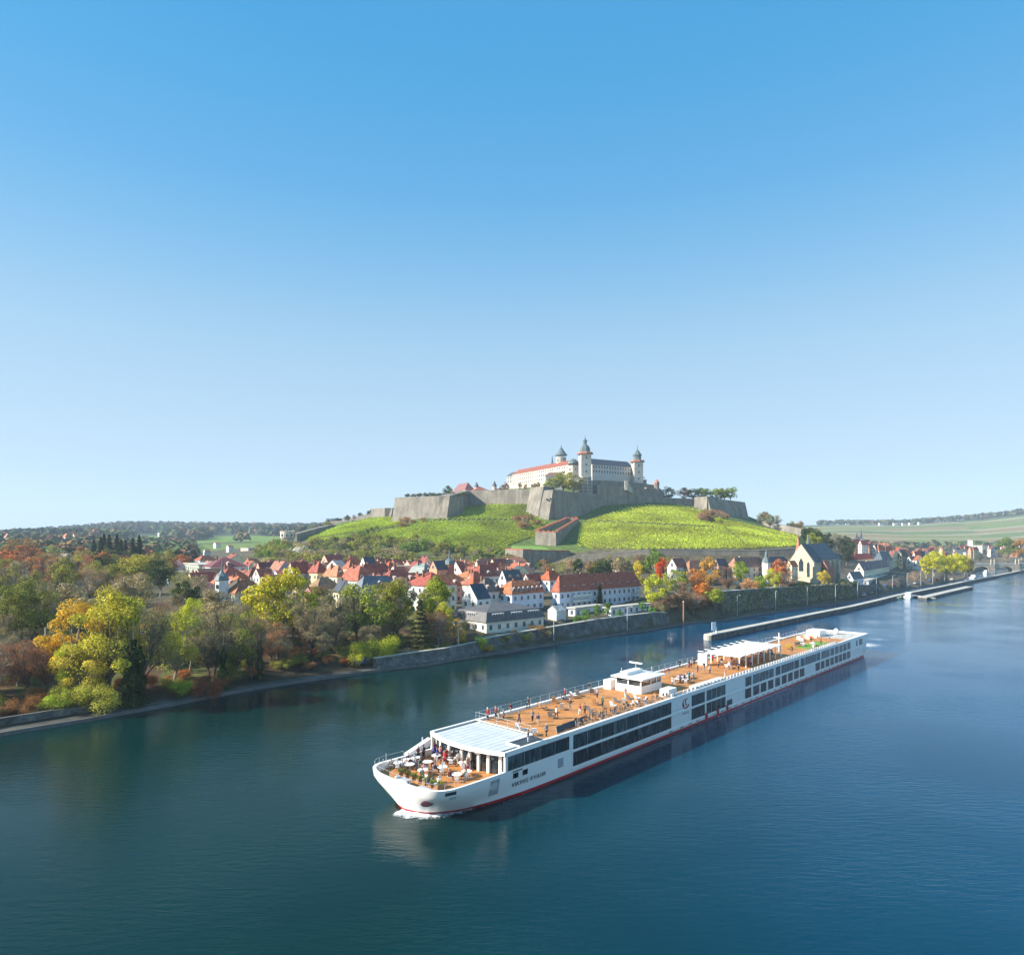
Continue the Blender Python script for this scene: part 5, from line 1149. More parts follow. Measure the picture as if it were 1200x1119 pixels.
for px, h, lb in ((537,7.0,'street lamp by the embankment left of the villa'),(649,7.6,'street lamp before the garden shed'),(735,8.0,'pale street lamp before the white pavilion'),(864,8,'lamp before the left end of the ivy wall'),(909,8,'lamp before the middle of the ivy wall'),(946,8.5,'lamp below the church facade'),(979,8.5,'lamp below the church choir'),(1005,8.5,'lamp before the little white quay house'),(1027,9,'lamp first right of the quay house'),(1046,9,'lamp second right of the quay house'),(1063,9.5,'lamp left of the yellow quay trees'),(1079,10,'lamp at the left edge of the yellow quay trees'),(1093,10,'lamp in front of the yellow quay trees'),(1107,10,'lamp among the parked cars under the yellow trees'),(1130,11,'lamp at the right end of the yellow quay trees')):
    lamp(px, bankY(px) + 2.4, h, lb)
lamp(53, 139, 10.5, 'tall park lamp among the olive trees at the left', .6)
t = thing('mooring_post', 'rusty tall post in the water below the orange grove', 'post', W(801, bankY(801) - 1, 0)); MB().tube((0,0,-2),(0,0,8.5),.28,.25,8).build('pile', M_paint, t, (.42,.2,.12)); MB().lathe([(.34,8.502),(.34,8.8),(.05,9)],8).build('cap', M_paint, t, (.6,.5,.4))
t = thing('chimney_mast', 'white striped mast rising from the left suburb', 'mast', W(34.5, 262, 8)); MB().tube((0,0,-2),(-.9,0,10.5),.45,.35,8).build('mast', M_paint, t, (.72,.68,.62))
# cars
def car(px, Y, c, label, ang=.8, z=None, van=False, grp='cars parked in the streets and on the quay'):
    k = 1.25 if van else 1
    t = thing('van' if van else 'car', label, 'van' if van else 'car', W(px, Y, ground(px, Y) + .05 if z is None else z), ang, grp)
    mb = MB(); hh = 1.9 if van else .85
    mb.prism([(-2.1*k,.3),(2.1*k,.3),(2.15*k,.75),(1.2*k,hh),(-2.1*k,hh)], -.85, .85, 'y'); body = mb.build('body', M_paint, t, c)
    mb = MB(); 
    if van: mb.prism([(1.45,1.3),(2.3,1.15),(1.62,1.85),(1.3,1.85)], -.87, .87, 'y')
    else: mb.prism([(-1.8,.852),(1.15,.852),(.6,1.4),(-1.4,1.4)], -.75, .75, 'y')
    mb.build('windows', M_glass, t)
    if not van: mb = MB(); mb.box(-1.35,.55,-.72,.72,1.402,1.45); mb.build('roof', M_paint, t, c)
    for x in (-1.3*k, 1.3*k):
        for y_ in (-.8, .8): MB().tube((x,y_-.1,.33),(x,y_+.1,.33),.34,n=10).build('wheel', M_dark, t)
    return t
CN = [('dark blue',(.03,.06,.15)),('silver',(.5,.52,.54)),('white',(.78,.78,.78)),('black',(.02,.02,.025)),('red',(.4,.03,.02)),('blue',(.06,.15,.35))]
car(424, 167.5, (.03,.07,.2), 'blue van parked on the lower park path', .7, van=True)
car(330, 170, (.75,.76,.78), 'white van half hidden among bare trees in the park', .75, van=True)
car(514, 184, (.72,.76,.84), 'pale car left of the villa garden', .8)
for i, (px, Y) in enumerate(((214,298),(219,292),(224,300),(230,305),(221,312),(212,318),(227,290),(208,300),(216,306))):
    n_, c_ = CN[i % 6]; car(px, Y, c_, '%s car in the car park left of town, %s one' % (n_, ORD[i]), .6)
for i, (px, Y) in enumerate(((562,214),(537,216),(541,222),(534,228),(625,222),(633,222))):
    n_, c_ = CN[(i + 1) % 6]; car(px, Y, c_, '%s car in the lane %s' % (n_, 'left of the chalet' if px < 600 else 'behind the garden shed') + (', %s one' % ORD[i]), 2.3)
for i in range(13):
    px = 1012 + i * 8.6; Y = bankY(px) + 9 + (i % 2) * 4; n_, c_ = CN[(i * 5 + 2) % 6]
    car(px, Y, c_, '%s car parked on the right quay, %s' % (n_, ['before the little white quay house','right of the quay house','before the low quay building','at the row house corner','before the dark dormered row','below the blue pyramid roof','left of the lone brown tree','at the brown tree','left edge of the yellow trees','under the first yellow tree','under the second yellow tree','under the third yellow tree','under the tallest yellow tree'][i]), .9)
t = thing('tram', 'blue-grey tram with long windows behind the big yellow tree', 'tram', W(166, 178, ground(166, 178) + 9.0 * 0 + .2), .35)
mb = MB(); mb.box(-7, 7, -1.2, 1.2, .4, 3.1); mb.build('body', M_paint, t, (.5,.55,.58)); mb = MB(); mb.box(-6.6, 6.6, -1.23, 1.23, 1.5, 2.5); mb.build('window_band', M_glass, t); mb = MB(); mb.box(-7.05, 7.05, -1.25, 1.25, 3.102, 3.3); mb.build('roof', M_paint, t, (.65,.67,.68))

# ================================================================ THE SHIP
random.seed(202)
SA = math.atan2(.729, .684); SO = Vector((-.83, 83.1, 0)); sd = Vector((.684, .729)).normalized(); sn = Vector((-sd.y, sd.x))
ship = thing('river_cruise_ship', 'long white river cruise ship with red waterline and teak sun deck full of passengers', 'cruise ship', SO, SA)
def s2w(u, v, z=0): return Vector((SO.x + sd.x * u + sn.x * v, SO.y + sd.y * u + sn.y * v, z))
def w2s(p): q = p - SO; return (q.x * sd.x + q.y * sd.y, q.x * sn.x + q.y * sn.y)
def SP(px, py, z): return w2s(PICK(px, py, z))
def su(px, v=0.0):      # distance along the hull of a picture column on the port side
    t = (px - CX) / F; x0 = SO.x + sn.x * v; y0 = SO.y + sn.y * v
    return (t * y0 - x0) / (sd.x - t * sd.y)
D_ = [(-11.2,0),(-11.15,1.5),(-10.95,4.1),(-10.3,5.8),(-9.1,6.75),(-7,7),(0,7),(14,7),(60,7),(120,7),(140,7),(144,6.98),(145.3,6.6),(145.5,3),(145.5,0)]
Wl = [(-9.9,0),(-9.7,1),(-9.1,2.3),(-8.1,3.4),(-6.3,4.5),(-4,5.4),(1,6.4),(12,6.93),(60,7),(120,7),(138,7),(142,6.8),(143.6,6.2),(144,3),(144,0)]
def dens(tab):
    out = []
    for i in range(len(tab) - 1):
        p0 = tab[max(i - 1, 0)]; p1, p2 = tab[i], tab[i + 1]; p3 = tab[min(i + 2, len(tab) - 1)]
        m = 5 if i < 7 else 1
        for q in range(m):
            t = q / m
            out.append(tuple(max(0, .5 * (2*p1[c] + (p2[c]-p0[c])*t + (2*p0[c]-5*p1[c]+4*p2[c]-p3[c])*t*t + (3*p1[c]-p0[c]-3*p2[c]+p3[c])*t**3)) if c else
                             .5 * (2*p1[c] + (p2[c]-p0[c])*t + (2*p0[c]-5*p1[c]+4*p2[c]-p3[c])*t*t + (3*p1[c]-p0[c]-3*p2[c]+p3[c])*t**3) for c in (0, 1)))
    return out + [tab[-1]]
D_ = dens(D_); Wl = dens(Wl); D_ = [(u, min(r, 7)) for u, r in D_]; Wl = [(u, min(r, 7)) for u, r in Wl]
def ring(f, inset=0.0):
    h = []
    for (a, b), (c, d) in zip(Wl, D_):
        u = lerp(a, c, f); r = max(0, lerp(b, d, f) - inset); u = u + inset if u < 0 else (u - inset if u > 144 else u)
        h.append((u, r))
    full = [(u, 7 - r) for u, r in h] + [(u, 7 + r) for u, r in reversed(h[1:-1])]
    return full
def ztop(u): return 3.66 + 0.2 * max(0, min(1, (-u) / 11.6)) ** 1.5
zs = [(-1, 0), (0, 0), (.38, .14), (.383, .14), (1.4, .5), (2.4, .82), (3.0, .96)]
mb = MB(); rings = []
for z, f in zs: rings.append([(u, v, z) for u, v in ring(f)])
rings.append([(u, v, ztop(u)) for u, v in ring(1)]); rings.append([(u, v, ztop(u)) for u, v in ring(1, .3)]); rings.append([(u, v, 2.9) for u, v in ring(1, .301)])
n = len(rings[0])
for r in rings: mb.v += r
for k in range(len(rings) - 1):
    for i in range(n):
        j = (i + 1) % n; mb.f.append([k*n+i, (k+1)*n+i, (k+1)*n+j, k*n+j]); mb.m.append(1 if k < 2 else 0)
mb.f.append(list(range((len(rings)-1)*n, len(rings)*n))); mb.m.append(2)
mb.f.append(list(range(n))[::-1]); mb.m.append(1)
hull = mb.build('hull', [M_white, M_red, M_deck], ship, smooth=True); hull.data.set_sharp_from_angle(angle=math.radians(32))
mb = MB(); mb.cur = 0
# rubbing strake and red/black fender marks
mb.box(13, 143.5, -.12, -.003, .72, .98); mb.build('rubbing_strake', M_white, hull)
for px in (827, 840.5, 851.5): 
    u = su(px); mb = MB(); mb.box(u - .35, u + .35, -.2, -.122, .5, 1.45); mb.build('fender', M_red, hull)
random.seed(1)
for i in range(34):
    u = su(787) + 3.0 * i + U(-.4, .4)
    if u > 142: break
    mb = MB(); mb.box(u - .55, u + .55, -.05, -.003, .545, .69); mb.build('scupper', M_dark, hull)
def hy(u, z):
    f = interp(zs + [(3.7, 1)], z); return 7 - interp([(lerp(a, c, f), lerp(b, d, f)) for (a, b), (c, d) in zip(Wl, D_)], u)
def plate(u0, u1, z0, z1, out=.06):
    mb = MB(); A = [(u0, hy(u0, z0) - out, z0), (u1, hy(u1, z0) - out, z0), (u1, hy(u1, z0) + .05, z0), (u0, hy(u0, z0) + .05, z0)]
    mb.hexa(A, [(u0, hy(u0, z1) - out, z1), (u1, hy(u1, z1) - out, z1), (u1, hy(u1, z1) + .05, z1), (u0, hy(u0, z1) + .05, z1)]); return mb
# bow fittings
u0, v0 = -10.15, 2.35
for (px, py, l, h_, nm) in ((520.5, 928.5, 1.3, .38, 'fairlead'), (532, 931, .8, .3, 'vent_grille')):
    u = SP(px, py, 3.2)[0]; z_ = 3.15 - (nm != 'fairlead') * .55; mb = plate(u - l/2, u + l/2, z_, z_ + h_, .08); mb.build(nm, M_dark if nm == 'fairlead' else M_metal, hull)
mb = MB(); 
# anchor pocket on the port bow shoulder
mb.lathe([(0.02,0),(.62,.02),(.5,.08),(.05,.1)], 12); mb.v = [(x * 1.2, y * .55, z) for x, y, z in mb.v]
o = mb.build('anchor_pocket', mat('anchor_brown', (.12,.03,.04), rough=.5), hull); o.location = (-10.35, 2.35, 2.15); o.rotation_euler = (math.radians(76), 0, math.radians(-38))
# large ventilation grilles and doors on the port wall
for px, z0, z1, wd in ((580.5, 1.25, 3.2, 1.5), (657, 1.7, 2.9, 1.1)):
    u = su(px); mb = plate(u - wd/2, u + wd/2, z0, z1)
    for k in range(9):
        zz = z0 + .1 + k * (z1 - z0 - .1) / 9; q = plate(u - wd/2 + .08, u + wd/2 - .08, zz, zz + .07, .085); mb.add(q.v, q.f)
    mb.build('vent_grille', mat('grey_grille', (.42,.43,.45), rough=.5), hull)
for px in (604.5, 615.5):
    u = su(px); mb = plate(u - .45, u + .45, 2.5, 3.15); mb.build('porthole_window', M_sglass, hull)
mb = plate(su(601), su(612), 3.3, 3.42); mb.build('hull_vent_slot', M_dark, hull)
mb = plate(-6.4, -6.34, .9, 3.4, .012); mb.build('panel_seam', mat('seam_grey', (.5,.5,.5)), hull)
# superstructure
mb = MB(); mb.box(8.2, 144.9, 0, 14, 3.703, 5.62); 
mb.prism([(144.9,0),(145.2,.5),(145.2,13.5),(144.9,14)], 3.703, 5.62)
ss = mb.build('superstructure', M_white, ship)
mb = MB(); mb.box(0, 8.2, 0, .25, 3.703, 5.9); mb.build('lounge_side_wall', M_white, ship); mb = MB(); mb.box(0, 8.2, 13.75, 14, 3.703, 5.9); mb.build('lounge_side_wall', M_white, ship)
# bulwark edge: coaming along the deck
mb = MB(); mb.box(8.2, 145.2, -.06, .42, 5.623, 6.0); mb.box(8.2, 145.2, 13.58, 14.06, 5.623, 6.0); mb.box(144.78, 145.26, .42, 13.58, 5.623, 6.0); mb.build('deck_coaming', M_white, ship)
mb = MB(); mb.box(8.2, 131, .421, 13.579, 5.623, 5.70); mb.build('sun_deck', M_deck, ship)
mb = MB(); mb.box(131.001, 144.779, .421, 13.579, 5.623, 5.72); mb.build('aft_deck', mat('aft_grey', (.5,.47,.43), rough=.8), ship)
# lounge glass facade, pillars, canopy
def fac(v): return .9 - 1.15 * (1 - ((v - 7) / 7) ** 2)
mb = MB(); V = [.3 + i * 13.4 / 12 for i in range(13)]
for i in range(12): 
    a, b = V[i], V[i+1]; mb.hexa([(fac(a), a, 2.91), (fac(b), b, 2.91), (fac(b) + .1, b, 2.91), (fac(a) + .1, a, 2.91)], [(fac(a), a, 5.5), (fac(b), b, 5.5), (fac(b) + .1, b, 5.5), (fac(a) + .1, a, 5.5)])
mb.build('lounge_glass', M_sglass, ship)
for i, v in enumerate([.5, 1.2, 2.9, 4.4, 5.9, 7.4, 10.0, 12.2, 13.5]):
    mb = MB(); mb.box(fac(v) - .3, fac(v) - .02, v - .16, v + .16, 2.91, 5.6); mb.build('pillar', M_white, ship)
def can(v): return -.1 - 1.5 * (1 - ((v - 7) / 7) ** 2) ** 1.0
mb = MB(); V = [0 + i * 14 / 14 for i in range(15)]
for i in range(14):
    a, b = V[i], V[i+1]
    mb.hexa([(can(a), a, 5.58), (can(b), b, 5.58), (can(b) + .35, b, 5.58), (can(a) + .35, a, 5.58)], [(can(a), a, 6.03), (can(b), b, 6.03), (can(b) + .35, b, 6.03), (can(a) + .35, a, 6.03)])
mb.box(.25, 8.2, 0, .35, 5.903, 6.03); mb.box(.25, 8.2, 13.65, 14, 5.903, 6.03)
fr = mb.build('canopy_frame', M_white, ship)
mb = MB()
for i in range(1, 13):
    a, b = V[i] + .04, V[i+1] - .04
    for k in range(5):
        t0, t1 = k / 5, (k + 1) / 5; x0a = lerp(can(a) + .36, 8.1, t0); x1a = lerp(can(a) + .36, 8.1, t1) - .06; x0b = lerp(can(b) + .36, 8.1, t0); x1b = lerp(can(b) + .36, 8.1, t1) - .06
        mb.hexa([(x0a, a, 5.8), (x1a, a, 5.8), (x1b, b, 5.8), (x0b, b, 5.8)], [(x0a, a, 5.93), (x1a, a, 5.93), (x1b, b, 5.93), (x0b, b, 5.93)])
mb.build('canopy_roof', mat('canopy_panel', (0.50, 0.53, 0.56), rough=.6, var=.1, scale=.5), ship)
mb = MB(); mb.box(0, 8.15, .36, 13.64, 5.72, 5.79); mb.build('canopy_underlay', mat('underlay_grey', (.2,.22,.24)), ship)
mb = MB(); mb.box(3.2, 7.8, .6, 2.5, 5.935, 5.99); mb.build('stairwell_opening', M_dark, ship)
mb = MB(); mb.box(3.0, 8.0, 2.52, 2.75, 5.935, 6.12); mb.box(3.0, 3.18, .42, 2.5, 5.935, 6.12); mb.build('stairwell_rim', M_white, ship)
mb = MB(); mb.box(8.0, 8.25, 2.8, 13.6, 6.032, 6.12); mb.build('deck_edge_beam', mat('cream_beam', (.85,.78,.62), rough=.5), ship)
# windows
def pane(u0, u1, z0, z1, mullions=1, side=0):
    mb = MB(); y0, y1 = (-.035, .03) if side == 0 else (13.97, 14.035)
    mb.box(u0, u1, y0, y1, z0, z1); mb.cur = 1
    for k in range(mullions): x = lerp(u0, u1, (k + 1) / (mullions + 1)); mb.box(x - .04, x + .04, y0 - .02 if side == 0 else y1 + .001, y0 - .001 if side == 0 else y1 + .02, z0, z1)
    return mb.build('window', [M_sglass, M_dark if mullions < 3 else M_metal], ship)
u_a, u_b = .45, su(667.2)
for k in range(4): pane(lerp(u_a, u_b, k/4) + .04, lerp(u_a, u_b, (k+1)/4) - .04, 3.62 + .06, 5.42, 0)
ua, ub = su(671.5), su(786.7)
for k in range(8):
    for z0, z1 in ((3.45, 5.38), (1.15, 3.05)): pane(lerp(ua, ub, k/8) + .05, lerp(ua, ub, (k+1)/8) - .05, z0, z1, 1)
for (a, b, m) in ((810.5, 825.8, 1), (828, 850, 3)):
    for z0, z1 in ((3.45, 5.3), (1.15, 3.05)): pane(su(a), su(b), z0, z1, m)
pane(su(851.8), su(858), 1.2, 2.2, 0)
S3 = lambda x: 820 + x / 5.4545
for a, b in ((290,328),(342,380),(390,425),(437,470),(483,512),(525,555),(565,593),(603,632),(640,668),(740,768),(775,797),(805,828),(835,857),(863,885),(890,910),(915,935),(940,962)):
    pane(su(S3(a)), su(S3(b)), 1.2, 3.0, 1)
for a, b, m in ((292,330,1),(340,440,4),(443,472,1),(485,515,1),(522,600,4),(605,635,1),(645,670,1),(675,745,4),(748,770,1),(778,830,3),(836,858,1),(865,887,1),(893,912,1),(917,938,1),(944,962,1)):
    pane(su(S3(a)), su(S3(b)), 3.5, 5.3, m)
for a, b in ((1000,1008),(1020,1038)): pane(su(S3(a)), su(S3(b)), 3.6, 5.2, 0)
for z0, z1 in ((3.5, 5.3), (1.2, 3.0)):
    mb = MB(); mb.box(14, 140, 13.97, 14.03, z0, z1); mb.build('window_band', M_sglass, ship)
# white ledge between the window rows
mb = MB(); mb.box(13.2, 139, -.09, -.003, 3.14, 3.3); mb.build('ledge', M_white, ship)
# lettering and emblem --------------------------------------------------
def text_mesh(s, size, loc, rot, m, parent, name, ext=.012):
    cu = bpy.data.curves.new(name, 'FONT'); cu.body = s; cu.size = size; cu.extrude = ext; cu.align_x = 'LEFT'; cu.space_character = 1.18
    o = bpy.data.objects.new(name, cu); col.objects.link(o)
    bpy.context.view_layer.update()
    me = bpy.data.meshes.new_from_object(o.evaluated_get(bpy.context.evaluated_depsgraph_get()))
    bpy.data.objects.remove(o); me.materials.clear(); me.materials.append(m)
    return link(name, me, parent, loc=loc, rot=rot)
M_let = mat('lettering', (.07,.07,.08), rough=.5); M_letg = mat('grey_lettering', (.45,.47,.52), rough=.5)
# the wall slopes in a little near the bow: letters stand 6 cm proud of the widest line
text_mesh('VIKING KVASIR', .80, (1.35, .20, 1.42), (math.radians(100), 0, math.radians(-1.3)), M_let, ship, 'ship_name', .02)
text_mesh('VIKING', .62, (su(799.6), -.02, 2.55), (math.radians(90), 0, 0), M_letg, ship, 'grey_caption')
eb = MB(); eu = su(799.8)
def stroke(pts, w0, w1):
    n_ = len(pts)
    for i in range(n_ - 1):
        (xa, za), (xb, zb_) = pts[i], pts[i+1]; wa = lerp(w0, w1, i / (n_-1)) if i <= n_ else w1; wb = lerp(w0, w1, (i+1) / (n_-1))
        d_ = math.hypot(xb-xa, zb_-za) or 1; nx, nz = -(zb_-za)/d_, (xb-xa)/d_
        eb.prism([(xa+nx*wa, za+nz*wa), (xa-nx*wa, za-nz*wa), (xb-nx*wb, zb_-nz*wb), (xb+nx*wb, zb_+nz*wb)], -.04 - i * .0005, -.006, 'y')
arc = lambda cx, cz, r, a0, a1, n_=9, sq=1: [(eu + cx + r * math.cos(math.radians(lerp(a0, a1, i / n_))), 3.5 + cz + r * sq * math.sin(math.radians(lerp(a0, a1, i / n_)))) for i in range(n_ + 1)]
stroke(arc(1.1, .95, 1.1, 165, 335, 12, .8), .05, .16); stroke(arc(.75, 1.0, .55, 60, 250), .05, .13); stroke(arc(1.5, 1.05, .55, 50, 260), .04, .13); stroke(arc(1.25, 1.25, .35, 80, 240), .03, .08)
eb.build('emblem', mat('emblem_red', (.40,.02,.03), rough=.5), ship)
# railings
def railing(u0, u1, v, z, h=1.05, step=2.0, glass=True, name='railing', ax='u'):
    mb = MB(); k = max(1, int(round((u1 - u0) / step)))
    P = lambda t, zz: (t, v, zz) if ax == 'u' else (v, t, zz)
    for i in range(k + 1): mb.tube(P(lerp(u0, u1, i/k), z), P(lerp(u0, u1, i/k), z + h), .028, n=5)
    for zz in (h, h * .55, h * .2): mb.tube(P(u0, z + zz), P(u1, z + zz), .011 if zz < h else .022, n=4)
    return mb.build(name, M_metal, ship)
for a in range(9, 72, 9): railing(a, min(a + 9, 72), 13.8, 6.0)
for a in range(94, 130, 9): railing(a, a + 9, 13.8, 6.0)
railing(3.0, 13.6, 8.1, 6.12, ax='v')
for a in (su(760), ): 
    for i in range(8): railing(86 + i * 6, 92 + i * 6, .2, 6.0, .75, 1.5)
for i in range(3): railing(14 + i * 8, 21 + i * 8, 13.2, 5.72, .1)
# raised white gangway wings on the starboard foredeck and bow posts
mb = MB(); mb.hexa([(-4.5,13.2,3.8),(-.6,13.2,4.3),(-.6,13.9,4.3),(-4.5,13.9,3.8)], [(-4.5,13.2,4.1),(-.6,13.2,5.3),(-.6,13.9,5.3),(-4.5,13.9,4.1)]); mb.build('folded_gangway', M_white, ship)
for (u, v, h) in ((-1.6, 13.8, 2.6), (-9.6, 11.6, 1.9), (-8.2, 12.9, 2.0)):
    mb = MB(); mb.tube((u, v, 3.6), (u, v, 3.6 + h * .75), .1 if h > 2.2 else .04, n=6); mb.build('bow_post', M_metal, ship)
mb = MB(); mb.box(-10.6, -9.4, 2.6, 4.4, 2.91, 3.5); mb.tube((-10.2,6,2.9),(-10.2,6,3.9),.3,n=10); mb.tube((-10.2,8,2.9),(-10.2,8,3.9),.3,n=10); mb.box(-10.4,-9.6,6.2,7.8,3.0,3.7); mb.build('anchor_winch', mat('winch_grey', (.5,.5,.5)), ship)
# bow rail low
mb = MB(); pr_ = [(u, v) for u, v in ring(1, .15)]
idx = [i for i, (u, v) in enumerate(pr_) if u < -4]; pts_ = sorted([pr_[i] for i in idx], key=lambda p: p[1])
for i in range(len(pts_) - 1):
    a, b = pts_[i], pts_[i+1]; mb.tube((a[0], a[1], ztop(a[0]) + .7), (b[0], b[1], ztop(b[0]) + .7), .016, n=4)
    if i % 4 == 0: mb.tube((a[0], a[1], ztop(a[0])), (a[0], a[1], ztop(a[0]) + .7), .016, n=4)
mb.build('bow_rail', M_metal, ship)
# wheelhouse
wh = MB().box(39.4, 46.0, 5.8, 11.0, 5.703, 7.0).build('wheelhouse', M_white, ship)
mb = MB(); mb.box(39.5, 45.9, 5.9, 10.9, 7.001, 8.1); mb.build('wheelhouse_window', M_sglass, wh)
for u, v in ((39.5,5.9),(39.5,10.9),(45.9,5.9),(45.9,10.9),(42.5,5.86),(39.46,8.4),(44.3,5.86)):
    mb = MB(); mb.box(u - .09, u + .09, v - .09, v + .09, 7.002, 8.099); mb.build('window_post', M_white, wh)
mb = MB(); mb.box(38.8, 46.6, 5.2, 11.6, 8.101, 8.32); mb.build('wheelhouse_roof', M_white, wh)
for (a, b) in (((43.5, 9.5, 8.33), (43.5, 9.5, 10.0)), ((40.5, 10.5, 8.33), (40.5, 10.5, 9.5)), ((45.5, 7.5, 8.33), (45.5, 7.5, 9.4))): MB().tube(a, b, .06).build('antenna', M_metal, wh)
mb = MB(); mb.box(43.35, 43.65, 8.2, 10.8, 10.003, 10.2); mb.build('radar_bar', M_white, wh)
mb = MB(); mb.box(40.2, 45.2, 9.2, 10.6, 8.322, 8.9); mb.build('roof_locker', M_white, wh)
mb = MB(); mb.box(38.9, 41.2, 11.7, 13.2, 5.703, 7.3); mb.build('deck_locker', M_white, ship)
u, v = SP(784.5, 815, 5.7); mb = MB(); mb.box(u - 1.6, u + 1.2, v - .7, v + .9, 5.703, 7.0); mb.build('deck_locker', M_white, ship)
# hatch row and skylights along port side amidships
for i in range(5):
    u = su(818) + i * 2.3; mb = MB(); mb.box(u, u + 1.9, .7, 1.7, 5.703, 6.35); mb.build('life_raft_box', M_white, ship)
# awning amidships
aw = MB(); n_aw = 7
for i in range(n_aw):
    u = 72 + i * 3; aw.hexa([(u, 3.3, 8.15), (u + 2.9, 3.3, 8.15), (u + 2.9, 11.2, 8.15), (u, 11.2, 8.15)], [(u, 3.3, 8.2), (u + 2.9, 3.3, 8.42), (u + 2.9, 11.2, 8.42), (u, 11.2, 8.2)])
aw.build('awning', mat('white_canvas', (.82,.81,.79), rough=.9, var=.05), ship)
for i in range(n_aw + 1):
    for v in (3.4, 11.1): mb = MB(); mb.box(72 + i * 3 - .09, 72 + i * 3 + .09, v - .09, v + .09, 5.703, 8.149); mb.build('awning_post', M_white, ship)
    mb = MB(); mb.box(71.95 + i * 3, 72.05 + i * 3, 11.3, 12.6, 8.4, 8.5); mb.build('awning_arm', M_white, ship)
mb = MB(); mb.box(71.3, 71.9, 10.2, 12.2, 5.703, 8.1); mb.build('bar_cabinet', M_white, ship)
# mast, lawn, aft house
mb = MB(); mb.tube((96, 5, 5.7), (96, 5, 10.6), .14, n=8); mb.box(95.9, 96.1, 3.8, 6.2, 9.4, 9.55); mb.build('mast', M_white, ship)
mb = MB(); mb.box(108, 122, 2.6, 6.0, 5.703, 5.76); mb.build('putting_green', M_lawn, ship)
mb = MB(); mb.box(131, 136, 8, 11.5, 5.723, 7.3); mb.build('aft_cabin', M_white, ship)
mb = MB(); mb.lathe([(.5,0),(.75,.5),(.75,.9),(.5,1.35),(.1,1.55)], 14, (139.5, 6.5, 5.8)); mb.build('satellite_dome', M_white, ship, smooth=True)
for i in range(9):
    u = 119 + i * 1.6; mb = MB(); mb.box(u, u + .9, 8.0 + (i % 3), 8.8 + (i % 3), 5.703, 6.5); mb.build('planter_box', mat('herb_box', (.5,.42,.3)) if i % 2 else M_white, ship)
mb = MB()
for i in range(60): u = su(790) + i * 1.35; mb.box(u, u + .9, .46, .62, 6.003, 6.42)
mb.build('folded_rail_panels', mat('rail_white', (.78,.75,.7), rough=.6), ship)
# tilted dark railing panels near the front port edge
for i, (px, py) in enumerate(((657,855.5),(664,852.5),(671,850),(678,847),(685,844.5))):
    u, v = SP(px, py, 6.0); v = max(.7, v); mb = MB(); mb.hexa([(u-.8,v-.05,5.75),(u+.8,v-.05,5.75),(u+.8,v+.05,5.75),(u-.8,v+.05,5.75)], [(u-.5,v+.4,6.5),(u+1.1,v+.4,6.5),(u+1.1,v+.5,6.5),(u-.5,v+.5,6.5)]); mb.build('folded_panel', M_dark, ship)

# ---------------------------------------------------------------- furniture on the decks
def rotm(a): return Matrix.Rotation(a, 4, 'Z')
def chair_parts():
    f = MB()
    for x in (-.22, .22):
        for y in (-.2, .22): f.tube((x, y, 0), (x, y, .44 if y > 0 else .88), .022, n=4)
    s = MB().box(-.25, .25, -.22, .25, .441, .48); b = MB().box(-.24, .24, -.245, -.215, .55, .92)
    return [('frame', f.mesh('frame', M_metal)), ('seat', s.mesh('seat', M_cloth)), ('backrest', b.mesh('backrest', M_cloth))]
CHP = chair_parts()
def put(name, parts, label, cat, u, v, z, ang, colr, group):
    t = thing(name, label, cat, s2w(u, v, z), SA + ang, group)
    for nm, me in parts: link(nm, me, t, colr)
    return t
TBP = [('tabletop', MB().lathe([(.62,.70),(.66,.72),(.66,.755),(.62,.77)], 20).mesh('tabletop', M_white)), ('leg', MB().tube((0,0,.03),(0,0,.70),.04).lathe([(.28,0),(.28,.03)], 10).mesh('leg', M_metal))]
def lounger_parts():
    f = MB(); 
    for x in (-.3, .3): f.tube((x,-.5,.02),(x,.6,.42),.025,n=4); f.tube((x,.5,0),(x,-.2,.45),.025,n=4); f.tube((x,-.3,.35),(x,-.75,1.15),.025,n=4)
    s = MB().hexa([(-.3,-.35,.36),(.3,-.35,.36),(.3,.7,.42),(-.3,.7,.42)], [(-.3,-.35,.42),(.3,-.35,.42),(.3,.7,.48),(-.3,.7,.48)])
    b = MB().hexa([(-.32,-.42,.40),(.32,-.42,.40),(.32,-.34,.42),(-.32,-.34,.42)], [(-.32,-.85,1.22),(.32,-.85,1.22),(.32,-.78,1.26),(-.32,-.78,1.26)])
    return [('frame', f.mesh('frame', M_wood)), ('seat', s.mesh('seat', M_cloth)), ('backrest', b.mesh('backrest', M_cloth))]
LNP = lounger_parts()
GREYC = (.16,.16,.17); WHC = (.72,.72,.70); WOODC = (.42,.22,.09)
TAB = [(501,892,'centre table of the bow'),(480,895,'table left of the centre one'),(518.5,898,'table before the red passengers'),(495.5,901.5,'small table near the bow planters'),(467,893,'table at the starboard bow rim'),(472,888,'second table from the bow rim'),(484,886,'table behind the brown-clad passenger'),(543,893,'table nearest the lounge glass'),(535.5,906.5,'front table at the port bow rim'),(547,903,'second table at the port bow rim'),(535,886.5,'table near the first lounge pillar'),(511.5,884.5,'table behind the blue passengers')]
SIDE = ['bow-side', 'port-side', 'stern-side', 'starboard-side']
random.seed(41); SEATS = []
